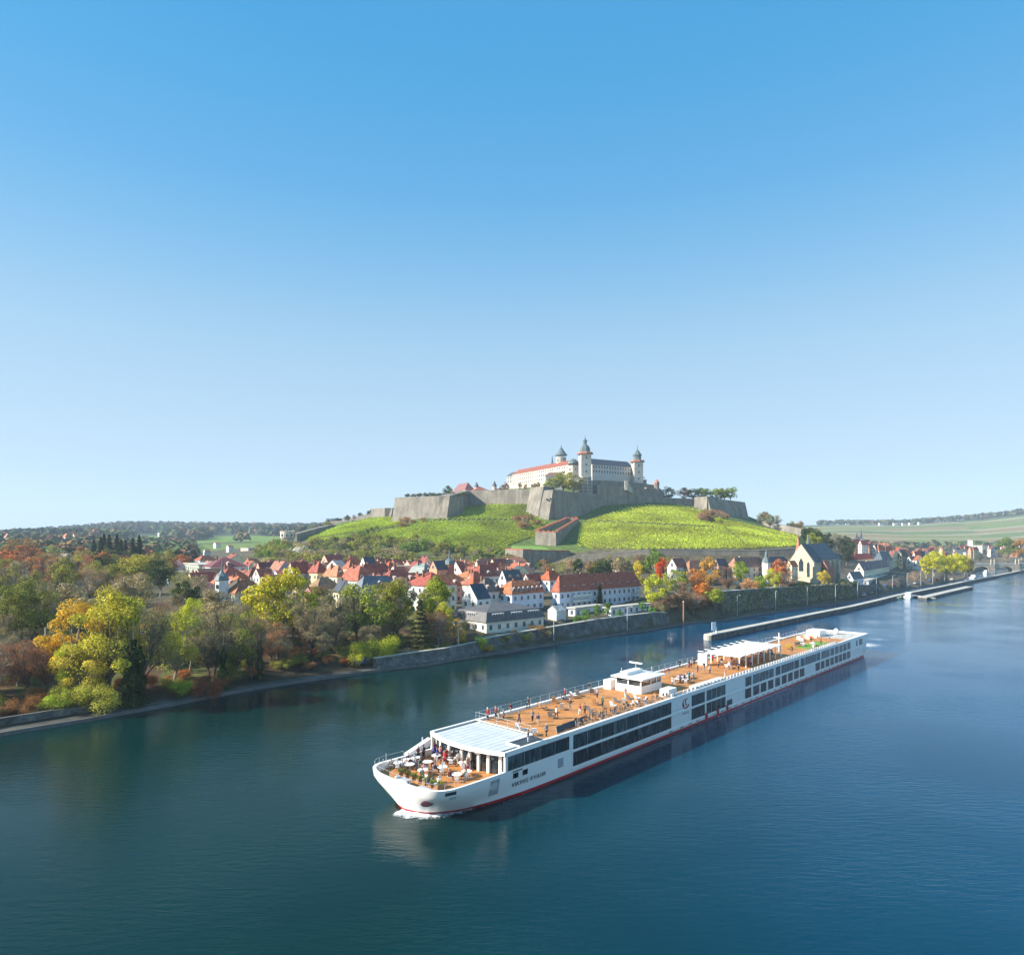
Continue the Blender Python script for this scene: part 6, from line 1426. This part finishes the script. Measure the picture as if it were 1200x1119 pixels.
for px, py, lb in TAB:
    u, v = SP(px, py, 3.65); v = max(1.3, min(12.6, v)); u = max(-9.6, min(-.9, u))
    put('bistro_table', TBP, 'white round ' + lb, 'table', u, v, 2.9, 0, None, 'white tables on the bow terrace')
    ks = random.sample(range(4), 3)
    for k in ks:
        a = k * math.pi / 2 + math.pi / 4; cu_, cv = u - math.cos(a) * .95, v - math.sin(a) * .95
        if not (.7 < cv < 13.3 and -10.8 < cu_ < -.2): continue
        put('bistro_chair', CHP, 'pale chair, %s of the %s' % (SIDE[k].replace('-side', ' side'), lb), 'chair', cu_, cv, 2.9, a - math.pi / 2, random.choice([WHC, WHC, GREYC]), 'chairs on the bow terrace')
        SEATS.append((cu_, cv, a - math.pi / 2, SIDE[k], lb))
for i, (px, py) in enumerate(((498,914),(506,916),(514,914),(503,919),(511,919))):
    u, v = SP(px, py, 3.2); put('bistro_chair', CHP, ['white chair at the inner end of the bow planter cluster','chair in the middle of the bow planter cluster','chair at the right end of the bow planter cluster','front white chair by the bow rim','front grey chair by the bow rim'][i], 'chair', u, max(1.0, v), 2.9, U(0, 6), WHC if i % 2 == 0 else GREYC, 'chairs on the bow terrace')
for i in range(7):
    px, py = 470 + i * 7.5, 905 + i * 2.6; u, v = SP(px, py, 3.2); v = max(.9, v); u = max(-10.4, u)
    t = thing('planter', 'low planter with greenery, %s along the bow rim' % ORD[i], 'planter', s2w(u, v, 2.9), SA, 'planters along the bow rim'); MB().box(-.5,.5,-.25,.25,0,.45).build('trough', M_wood, t)
    mb = MB(); [leafquad(mb, Vector((U(-.45,.45), U(-.2,.2), U(.45,.8))), rdir(), .1) for _ in range(90)]; mb.build('greenery', M_leaf, t, (.14,.18,.05))
LNG = [(645,835,'tallest grey lounger in the middle of the front sun deck',GREYC),(646,842,'second grey lounger right before the tall one',GREYC),(662,822,'grey lounger by the red-coated passenger',GREYC),(672,818,'cream lounger left of the starboard rail',WHC),(678,816,'grey lounger near the starboard rail',GREYC),(694,814,'grey lounger behind the dark standing passenger',GREYC),(692,835,'grey lounger right of the walking couple',GREYC),(695,840,'dark lounger before the walking couple',GREYC),(710,833,'tall grey lounger near the port planters',GREYC),(724,825,'grey lounger in front of the wheelhouse corner',GREYC),(739,822,'grey lounger right under the wheelhouse',GREYC),(659,832,'white small lounger in the deck centre',WHC),(719,830,'white lounger between two grey ones',WHC),(732,826,'white lounger before the wheelhouse',WHC),(747,821,'white lounger at the wheelhouse corner',WHC),(613,858,'white folding lounger near the stairs',WHC),(607,856,'second white lounger near the stairs',WHC),(627,862,'pale lounger by the port edge near the stairs',WHC),(636,832,'striped wooden lounger left of the tall grey one',WOODC),(702,838,'wooden lounger by the port planters',WOODC),(716,836,'wooden lounger at the port edge',WOODC),(729,833,'dark wooden lounger at the port edge before the wheelhouse',WOODC),(650,824,'wooden lounger left of the red-coated passenger',WOODC),(698,826,'wooden lounger alone in the deck middle',WOODC)]
random.seed(43)
for px, py, lb, cc in LNG:
    u, v = SP(px, py, 5.7); v = max(1.0, min(13.0, v)); put('sun_lounger', LNP, lb, 'lounger', u, v, 5.7, U(-2.4, -.7), cc, 'loungers on the sun deck')
# rows of folded wooden chairs along the port edge
for i in range(30):
    u = 16 + i * .82
    put('deck_chair', CHP, 'wooden deck chair, %s in the %s third of the port edge row' % (ORD[i % 10], ['front', 'middle', 'rear'][i // 10]), 'chair', u, 1.25 + .35 * math.sin(i * 1.7), 5.7, math.pi + U(-.4, .4), random.choice([WOODC, (.3,.17,.09), GREYC]), 'deck chairs along the port edge')
for i in range(26):
    u = 17 + i * .95
    put('deck_chair', CHP, 'deck chair of the inner port row, %s in its %s half' % (['first','second','third','fourth','fifth','sixth','seventh','eighth','ninth','tenth','eleventh','twelfth','thirteenth'][i % 13], ['front', 'rear'][i // 13]), 'chair', u, 2.3 + .4 * math.sin(i * 2.3), 5.7, U(0, 6.28), random.choice([WOODC, WHC, GREYC, (.3,.17,.09)]), 'deck chairs of the inner port row')
# middle deck tables
for i, (px, py) in enumerate(((798,797),(806,795),(792,800),(803,800),(852,783),(862,779),(872,776),(882,773),(892,770),(902,767),(845,778),(858,774),(868,771),(952,757),(940,757))):
    u, v = SP(px, py, 5.7)
    lb = 'table %s' % (['beside the navy group','between navy group and teal passenger','left of the navy group','in front of the navy group','first on the awning port side','second on the awning port side','third on the awning port side','fourth on the awning port side','fifth on the awning port side','last on the awning port side','first on the awning starboard side','second on the awning starboard side','third on the awning starboard side','by the putting green','left of the putting green'][i])
    put('bistro_table', TBP, lb, 'table', u, v, 5.7, 0, None, 'tables on the rear sun deck')
    for k in (0, 2):
        a = k * math.pi / 2 + U(0, 1); put('bistro_chair', CHP, 'chair, %s of the %s' % (SIDE[k].replace('-side', ' side'), lb), 'chair', u - math.cos(a) * .95, v - math.sin(a) * .95, 5.7, a - math.pi / 2, WHC if i < 4 else random.choice([WHC, WOODC]), 'chairs on the rear sun deck')
        if 3 < i < 13 or i < 4: SEATS.append((u - math.cos(a) * .95, v - math.sin(a) * .95, a - math.pi / 2, SIDE[k], lb, 5.7))
for i, (px, py) in enumerate(((922,761),(925,760.4),(933,757.6),(936,757),(939,756.2))):
    u, v = SP(px, py, 5.7); put('sun_lounger', LNP, ['yellow lounger left of the mast shadow','second yellow lounger aft of the mast','dark lounger left of the putting green','middle dark lounger left of the putting green','dark lounger nearest the putting green'][i], 'lounger', u, v, 5.7, -1.2, (.65,.48,.06) if i < 2 else GREYC, 'loungers on the aft sun deck')

# ---------------------------------------------------------------- people
def skin_mesh(name, V, E, RR, m, sub=1, root=0):
    me = bpy.data.meshes.new(name); me.from_pydata(V, E, []); o = bpy.data.objects.new(name, me); col.objects.link(o)
    md = o.modifiers.new('s', 'SKIN'); md.use_smooth_shade = True
    if sub: sb = o.modifiers.new('d', 'SUBSURF'); sb.levels = sub; sb.render_levels = sub
    for i, r in enumerate(RR):
        sv = me.skin_vertices[0].data[i]; rr = r if isinstance(r, tuple) else (r, r); sv.radius = rr; sv.use_root = (i == root)
    bpy.context.view_layer.update()
    r = bpy.data.meshes.new_from_object(o.evaluated_get(bpy.context.evaluated_depsgraph_get()))
    bpy.data.objects.remove(o); r.name = name; r.materials.clear(); r.materials.append(m)
    return r
def person_parts(pose):
    V = []; E = []; RR = []
    def ch(pts, parent=None, V=V, E=E, RR=RR):
        last = parent
        for p, r in pts:
            V.append(p); RR.append(r); i = len(V) - 1
            if last is not None: E.append((last, i))
            last = i
        return last
    sit = pose == 'sit'; hp = .50 if sit else .95
    dz = hp - .95
    legs = []
    for s in (-1, 1):
        st = .12 * s if pose == 'walk' else 0
        if sit: legs.append([((s*.10,.10,.50),.085),((s*.12,.44,.50),.062),((s*.12,.46,.26),.05),((s*.12,.46,.09),.038),((s*.12,.60,.04),(.04,.03))])
        else: legs.append([((s*.09,st*.3,.86),.088),((s*.10,st*1.2+.02,.50),.062),((s*.10,st*1.6-.01,.28),.05),((s*.10,st*1.9-.03,.09),.036),((s*.11,st*1.9+.12,.04),(.04,.03))])
    arms = []
    for s in (-1, 1):
        if sit: arms.append([((s*.17,0,1.43+dz),.058),((s*.23,.05,1.17+dz),.044),((s*.17,.27,1.08+dz),.031)])
        elif pose == 'walk': arms.append([((s*.17,0,1.43),.058),((s*.23,-s*.06,1.16),.044),((s*.22,-s*.12+.08,.93),.03)])
        else: arms.append([((s*.17,0,1.43),.058),((s*.24,-.03,1.16),.044),((s*.20,.12,.97),.03)])
    torso = [((0,0,hp),(.14,.1)),((0,0,1.15+dz),(.13,.095)),((0,0,1.36+dz),(.16,.1)),((0,0,1.47+dz),(.09,.07))]
    end = ch(torso); neck = ch([((0,.01,1.53+dz),.052),((0,.02,1.60+dz),(.066,.075)),((0,.015,1.67+dz),(.08,.098)),((0,.01,1.74+dz),(.06,.075))], end)
    ch([((0,.12,1.645+dz),.012)], neck - 1)
    for s in (-1, 1): ch([((s*.095,.005,1.655+dz),.012)], neck - 1)
    for s, L in zip((-1, 1), legs): ch(L, 0)
    for s, A in zip((-1, 1), arms):
        w = ch(A, 2); x, y, z = A[-1][0]; d = (Vector(A[-1][0]) - Vector(A[-2][0])).normalized(); pl = Vector(A[-1][0]) + d * .075
        p = ch([(tuple(pl), (.036, .016))], w)
        for k, fl in enumerate((.065, .078, .072, .055)):
            off = Vector((0, (k - 1.5) * .018, 0)); m1 = pl + d * fl * .5 + off; m2 = pl + d * fl + off + Vector((-s * .02, .01, 0))
            ch([(tuple(m1), .008), (tuple(m2), .007)], p)
        th = pl - d * .03; ch([(tuple(th + Vector((-s*.015, .04, 0)) + d * .02), .009), (tuple(th + Vector((-s*.02, .055, 0)) + d * .05), .008)], p)
    body = skin_mesh('person', V, E, RR, M_skin)
    V2 = []; E2 = []; R2_ = []
    g = lambda r, k: tuple(a * k for a in r) if isinstance(r, tuple) else r * k
    e = ch([((0,0,hp-.06),(.17,.125))] + [(p, g(r, 1.22)) for p, r in torso[:3]] + [((0,0,1.46+dz),(.1,.085))], None, V2, E2, R2_)
    for A in arms: ch([(p, g(r, 1.3)) for p, r in A[:2]] + [(tuple(Vector(A[2][0]) * .97 + Vector(A[1][0]) * .03), .042)], 3, V2, E2, R2_)
    jk = skin_mesh('jacket', V2, E2, R2_, M_cloth)
    V3 = []; E3 = []; R3_ = []
    ch([((0,0,hp-.02),(.15,.11))], None, V3, E3, R3_)
    for L in legs: ch([(p, g(r, 1.25)) for p, r in L[:4]], 0, V3, E3, R3_)
    tr = skin_mesh('trousers', V3, E3, R3_, M_cloth)
    h = MB().lathe([(.088,-.03),(.102,.03),(.09,.085),(.05,.115),(.01,.122)], 12); h.v = [(x, y * 1.12, z) for x, y, z in h.v]; h.v = [(x, y - .022, z + 1.675 + dz) for x, y, z in h.v]
    hr = h.mesh('hair', M_cloth, True)
    return body, jk, tr, hr
PP = {p: person_parts(p) for p in ('stand', 'walk', 'sit')}
CLN = {'red':(.50,.02,.03),'dark red':(.22,.03,.04),'navy':(.03,.04,.11),'black':(.02,.02,.025),'dark green':(.03,.09,.05),'grey':(.28,.28,.30),'white':(.72,.71,.68),'blue':(.04,.08,.50),'lavender':(.5,.46,.72),'teal':(.04,.30,.30),'brown':(.15,.08,.05),'beige':(.5,.4,.27),'pink':(.62,.28,.28),'orange':(.62,.2,.05)}
HAIR = [(.04,.03,.02),(.35,.33,.31),(.10,.06,.03),(.5,.48,.45),(.22,.15,.08)]
NP = [0]
def person(u, v, z, ang, pose, top, legs, label, group=None, on=None):
    b, j, t, h = PP[pose]; NP[0] += 1
    o = link('person', b, None, None, s2w(u, v, z), (0, 0, SA + ang)); tag(o, label, 'person', group)
    s = U(.95, 1.05); o.scale = (s, s, s)
    link('jacket', j, o, CLN[top]); link('trousers', t, o, CLN[legs]); link('hair', h, o, random.choice(HAIR))
random.seed(66)
STAND = [
 (567,842.5,'dark green','grey','standing passenger in dark green at the front rail corner'),(571.5,844,'red','black','standing passenger in red at the front rail'),(577,840,'brown','black','tall standing passenger in brown behind the red-clad one'),(581,842,'dark red','black','standing passenger in dark red at the front rail'),(584.3,843.5,'dark green','white','standing passenger in dark green and white trousers at the front rail'),
 (598.5,836.5,'dark red','grey','passenger in dark red by the starboard rail'),(609.7,828.5,'black','black','passenger in black leaning at the starboard rail'),(608.3,848.5,'black','navy','small passenger in black standing mid-deck near the bow end'),(630.5,850.5,'navy','beige','passenger in navy with beige trousers facing the bow'),(640.3,863.8,'grey','black','passenger in grey near the port edge'),(619,871,'navy','white','passenger in navy coming up the stairs'),
 (657.5,818,'red','black','passenger in bright red by the starboard loungers'),(685.5,810,'black','grey','passenger in black at the starboard rail near the locker'),(679.7,838,'dark red','white','passenger in dark red and white trousers, left of the strolling pair'),(685.3,837,'brown','black','passenger in brown, right of the strolling pair'),
 (783,792,'dark red','grey','passenger in dark red behind the wheelhouse'),(778.5,794,'orange','beige','passenger in orange behind the wheelhouse'),(794,782,'black','black','passenger in black at the starboard rail behind the wheelhouse'),(807.5,783.5,'black','dark red','passenger in black in the pair aft of the wheelhouse'),(810,782.5,'grey','black','passenger in grey in the pair aft of the wheelhouse'),(813.5,780,'black','black','passenger in black at the starboard rail amidships'),(817.5,789,'navy','blue','passenger in navy and blue trousers amidships'),
 (797,800,'navy','black','navy-clad passenger at the left of the seated group'),(802,799.5,'navy','navy','navy-clad passenger at the right of the seated group'),(807.5,797.5,'teal','black','passenger in teal beside the navy group'),(812.5,797,'white','grey','passenger in white beside the teal one'),(835,776,'red','black','passenger in red before the bar cabinet'),(857,785,'navy','grey','passenger in navy before the awning'),(865.5,786,'navy','black','passenger in navy on the port side before the awning'),(849.5,794,'pink','white','passenger in pink at the port edge'),
 (950,752,'red','black','passenger in red jacket on the aft deck by the putting green'),(880,781,'lavender','navy','passenger in lavender beside the awning'),(954,763,'white','grey','passenger in white on the port side of the putting green'),
]
STAND += [(624,846,'grey','black','passenger in grey strolling left of the navy-clad one'),(590,845,'beige','navy','passenger in beige near the front rail group'),(652,842,'white','navy','passenger in white beside the grey loungers'),(668,832,'brown','grey','passenger in brown in the middle of the front deck'),(700,818,'grey','navy','passenger in grey near the starboard locker'),(706,828,'dark green','black','passenger in dark green among the port loungers'),(733,818,'pink','white','passenger in pink before the wheelhouse'),(788,803,'beige','white','passenger in beige by the white deck locker'),(825,786,'black','grey','passenger in black left of the awning on the port side'),(832,790,'white','navy','passenger in white at the life raft boxes'),(842,783,'orange','black','passenger in orange at the awning corner'),(893,776,'grey','black','passenger in grey by the awning posts'),(905,772,'brown','beige','passenger in brown at the aft end of the awning'),(928,765,'black','navy','passenger in black beside the yellow loungers'),(962,755,'dark red','black','passenger in dark red aft of the putting green'),(972,751,'grey','grey','passenger in grey by the aft cabin')]
for px, py, a, b, lb in STAND:
    u, v = SP(px, py, 5.7); v = max(.8, min(13.2, v)); person(u, v, 5.7, U(0, 6.28), random.choice(['stand', 'walk']), a, b, lb)
BOW = [(483,884,'brown','black','passenger in brown standing at the starboard side of the bow'),(489,890,'dark red','black','passenger in dark red standing on the starboard side of the bow'),(495,888,'black','navy','passenger in black on the bow terrace behind the white tables'),(515,883,'dark red','black','passenger in dark red at the lounge corner'),(519,882,'black','black','passenger in black at the lounge corner'),(512,891,'blue','blue','passenger in bright blue beside the centre table'),(508,888,'blue','navy','second passenger in blue beside the centre table'),(508.5,884,'lavender','white','passenger in lavender behind the blue-clad ones'),(521,896,'red','red','passenger in bright red before the front lounge pillar'),(527,891,'red','black','second passenger in bright red near the lounge'),(530,896,'black','black','passenger in black right of the red-clad ones'),(524,886,'pink','black','passenger in pink by the lounge door'),(503,882,'white','grey','passenger in white by the folded gangway'),(550,893,'white','beige','passenger in white at the right of the bow terrace'),(556,898,'pink','grey','passenger in pink at the right of the bow terrace'),(561,897,'beige','grey','passenger in beige at the right end of the bow terrace')]
for i, (px, py, a, b, lb) in enumerate(BOW):
    u, v = SP(px, py, 2.9); v = max(.9, min(13.2, v)); u = min(u, fac(v) - .6); person(u, v, 2.9, U(0, 6.28), 'stand' if i < 5 else random.choice(['stand', 'walk']), a, b, lb)
tops = list(CLN)
for i, s in enumerate(SEATS):
    if i % 3 == 2 and i < 36: continue
    z = s[5] if len(s) > 5 else 2.9; a = random.choice(['grey','white','brown','black','beige','dark green','pink','orange','dark red','navy','white','beige']); b = random.choice(['black','navy','grey','beige'])
    u, v, ang = s[0], s[1], s[2]
    person(u, v, z, ang, 'sit', a, b, 'seated passenger in %s, %s of the %s' % (a, s[3].replace('-side', ' side'), s[4]))

# foam at bow and stern -------------------------------------------------
def foam_mat():
    m, nt, b, out = new_mat('foam'); b.inputs['Base Color'].default_value = (.80,.85,.88,1); b.inputs['Roughness'].default_value = .85
    a = N(nt, 'ShaderNodeVertexColor', layer_name='froth'); g = N(nt, 'ShaderNodeNewGeometry')
    n1 = N(nt, 'ShaderNodeTexNoise', Scale=1.7, Detail=8, Roughness=.72); nt.links.new(g.outputs['Position'], n1.inputs[0])
    ad = N(nt, 'ShaderNodeMath', operation='ADD'); nt.links.new(n1.outputs[0], ad.inputs[0]); nt.links.new(a.outputs[0], ad.inputs[1])
    mr = N(nt, 'ShaderNodeMapRange'); nt.links.new(ad.outputs[0], mr.inputs[0]); mr.inputs[1].default_value = .86; mr.inputs[2].default_value = 1.2
    t = N(nt, 'ShaderNodeBsdfTransparent'); mx = N(nt, 'ShaderNodeMixShader'); nt.links.new(mr.outputs[0], mx.inputs[0]); nt.links.new(t.outputs[0], mx.inputs[1]); nt.links.new(b.outputs[0], mx.inputs[2]); nt.links.new(mx.outputs[0], out.inputs[0])
    return m
FM = foam_mat()
def froth(name, label, path, nu=60, nv=10):
    """path(t) -> inner point, outer point, froth density 0..1, height"""
    mb = MB(); ds = []
    for i in range(nu + 1):
        p, q, dn, hh = path(i / nu)
        for j in range(nv + 1):
            f = j / nv; x = p[0] + (q[0] - p[0]) * f; y = p[1] + (q[1] - p[1]) * f
            bump = hh * math.sin(math.pi * min(1, f * 1.3)) * (.6 + .8 * noise.noise((x * 1.3, y * 1.3, 2)))
            mb.v.append(tuple(s2w(x, y, .015 + max(0, bump)))); ds.append(dn * (1 - f ** 1.5) if j else dn)
    for i in range(nu):
        for j in range(nv): a = i * (nv + 1) + j; mb.f.append([a, a + nv + 1, a + nv + 2, a + 1]); mb.m.append(0)
    me = mb.mesh(name, FM, True); c = me.color_attributes.new('froth', 'FLOAT_COLOR', 'POINT'); c.data.foreach_set('color', [x for d in ds for x in (d, d, d, 1)])
    tag(link(name, me), label, 'foam', kind='stuff')
wlh = [(u, 7 - r) for u, r in Wl if u < 40]
def bowp(t):
    k = t * 14; i = min(len(wlh) - 2, int(k * 2.2)); u, v = wlh[i]; u2, v2 = wlh[i + 1]; w_ = k * 2.2 - int(k * 2.2); u = lerp(u, u2, w_); v = lerp(v, v2, w_)
    return (u + .3, v + .3), (u - 2.6 * (1 - t) - .3, v - .5 - 1.6 * math.sin(t * 3.1)), .95 * (1 - t) ** .45 + .05, .36 * (1 - t)
froth('bow_wave', 'white foam breaking under the bow of the cruise ship', bowp, 90, 14)
def sidep(t): u = -1 + t * 146; return (u, .15), (u, -.5 - 2.6 * t), .42 - .12 * math.sin(t * 9), .02
froth('side_wash', 'faint froth streak along the ship side waterline', sidep, 160, 6)
def sternp(t): u = 143.6 + t * 60; return (u, 7), (u + 2, 7 - 6.5 - 7 * t), .80 * (1 - t) ** .8 * (.75 + .25 * math.sin(t * 23)) + .04, .06 * (1 - t)
froth('stern_wake', 'pale foam of the port half of the wake behind the stern', sternp, 60, 12)
def sternq(t): u = 143.6 + t * 60; return (u, 7.001), (u + 2, 7 + 6.5 + 7 * t), .80 * (1 - t) ** .8 * (.75 + .25 * math.sin(t * 23)) + .04, .06 * (1 - t)
froth('stern_wake', 'pale foam of the starboard half of the wake behind the stern', sternq, 60, 12)

# ================================================================ SKY, SUN, AIR, CAMERA
SUN_EL, SUN_AZ = math.radians(30), math.radians(-100)      # azimuth from +Y, clockwise: the sun stands to the left
w = bpy.data.worlds.new("World"); sc.world = w; w.use_nodes = True; nt = w.node_tree
bg_ = nt.nodes['Background']; sky = nt.nodes.new('ShaderNodeTexSky'); sky.sky_type = 'NISHITA'; sky.sun_disc = False
sky.sun_elevation = SUN_EL; sky.sun_rotation = SUN_AZ; sky.altitude = 200; sky.air_density = 1.0; sky.dust_density = 0.6; sky.ozone_density = 2.5
tcw = nt.nodes.new('ShaderNodeTexCoord'); sx = nt.nodes.new('ShaderNodeSeparateXYZ'); nt.links.new(tcw.outputs['Generated'], sx.inputs[0])
rp = nt.nodes.new('ShaderNodeValToRGB'); nt.links.new(sx.outputs[2], rp.inputs[0])
els = [(0, (0.42, 0.521, 0.823)), (0.037, (0.408, 0.491, 0.764)), (0.094, (0.386, 0.42, 0.521)), (0.15, (0.456, 0.449, 0.454)), (0.258, (0.545, 0.538, 0.478)), (0.357, (0.447, 0.592, 0.553)), (0.445, (0.322, 0.601, 0.613)), (0.522, (0.262, 0.637, 0.666)), (0.581, (0.206, 0.649, 0.695)), (0.75, (0.252, 0.672, 0.714)), (1.0, (0.546, 0.798, 0.798))]   # bluer than the model gives, with the zenith brightened to add fill light
rp.color_ramp.elements[0].position, rp.color_ramp.elements[0].color = els[0][0], (*els[0][1], 1)
rp.color_ramp.elements[1].position, rp.color_ramp.elements[1].color = els[-1][0], (*els[-1][1], 1)
for p_, c_ in els[1:-1]: e_ = rp.color_ramp.elements.new(p_); e_.color = (*c_, 1)
vm = nt.nodes.new('ShaderNodeVectorMath'); vm.operation = 'MULTIPLY'; nt.links.new(sky.outputs[0], vm.inputs[0]); nt.links.new(rp.outputs[0], vm.inputs[1])
vs2 = nt.nodes.new('ShaderNodeVectorMath'); vs2.operation = 'SCALE'; vs2.inputs[3].default_value = 1.74; nt.links.new(vm.outputs[0], vs2.inputs[0])
# even sky gradient by elevation only, with the zenith raised to add fill
rq = nt.nodes.new('ShaderNodeValToRGB'); nt.links.new(sx.outputs[2], rq.inputs[0]); ev_ = [(0.0, (0.3181, 0.4052, 0.466)), (0.04, (0.3113, 0.4013, 0.466)), (0.1, (0.2822, 0.3785, 0.4576)), (0.16, (0.2488, 0.3529, 0.4493)), (0.27, (0.1892, 0.3113, 0.4289)), (0.37, (0.1133, 0.2576, 0.413)), (0.45, (0.0696, 0.2205, 0.3975)), (0.53, (0.0494, 0.1993, 0.3823)), (0.6, (0.0368, 0.1867, 0.3674)), (0.75, (0.0494, 0.1892, 0.3674)), (1.0, (0.0907, 0.2344, 0.413))]
rq.color_ramp.elements[0].position, rq.color_ramp.elements[0].color = ev_[0][0], (*ev_[0][1], 1)
rq.color_ramp.elements[1].position, rq.color_ramp.elements[1].color = ev_[-1][0], (*ev_[-1][1], 1)
for p_, c_ in ev_[1:-1]: e_ = rq.color_ramp.elements.new(p_); e_.color = (*c_, 1)
vs3 = nt.nodes.new('ShaderNodeVectorMath'); vs3.operation = 'SCALE'; vs3.inputs[3].default_value = 1 / 0.11; nt.links.new(rq.outputs[0], vs3.inputs[0])
sm = nt.nodes.new('ShaderNodeMix'); sm.data_type = 'RGBA'; sm.inputs[0].default_value = .8; nt.links.new(vs2.outputs[0], sm.inputs[6]); nt.links.new(vs3.outputs[0], sm.inputs[7])
nt.links.new(sm.outputs[2], bg_.inputs[0]); bg_.inputs[1].default_value = 0.11
ld = bpy.data.lights.new('sun', 'SUN'); ld.energy = 5.0; ld.angle = math.radians(.5); ld.color = (1, .93, .82)
sun = bpy.data.objects.new('sun', ld); col.objects.link(sun)
sdir = Vector((math.sin(SUN_AZ) * math.cos(SUN_EL), math.cos(SUN_AZ) * math.cos(SUN_EL), math.sin(SUN_EL)))
sun.rotation_euler = sdir.to_track_quat('Z', 'Y').to_euler()
hz = bpy.data.materials.new('air'); hz.use_nodes = True; nt = hz.node_tree; nt.nodes.clear()
out = nt.nodes.new('ShaderNodeOutputMaterial'); pv = nt.nodes.new('ShaderNodeVolumePrincipled')
pv.inputs['Color'].default_value = (.70, .86, 1, 1); pv.inputs['Density'].default_value = 0.00013; pv.inputs['Anisotropy'].default_value = 0.0
nt.links.new(pv.outputs[0], out.inputs['Volume'])
import os
if not os.environ.get('NOHAZE'):
    mb = MB(); mb.box(-3700, 3800, -90, 2850, -4, 175); o = mb.build('haze', hz); tag(o, 'thin pale air over the valley', 'haze', kind='stuff'); o.display_type = 'WIRE'
cd = bpy.data.cameras.new('camera'); cam = bpy.data.objects.new('camera', cd); col.objects.link(cam)
cam.location = (0, 0, H); cam.rotation_euler = (math.pi / 2, 0, 0)
cd.sensor_width = 36; cd.lens = F / 1200 * 36; cd.shift_y = (YH - 559.5) / 1200; cd.clip_end = 12000; cd.clip_start = .5
sc.camera = cam
vs_ = sc.view_settings; vs_.view_transform = 'Standard'; vs_.look = 'None'; vs_.exposure = 1.05; vs_.gamma = 1; vs_.use_curve_mapping = False
sc.cycles.volume_bounces = 0; sc.cycles.max_bounces = 6; sc.cycles.transparent_max_bounces = 4
for o in bpy.data.objects:
    for k in ('_L', '_w', '_h'):
        if k in o: del o[k]
for o in bpy.data.objects:
    if 'label' in o and not 4 <= len(o['label'].replace('-', ' ').split()) <= 16: print('LBL', o.name)
print('trees', NT[0], 'people', NP[0], 'objects', len(bpy.data.objects))
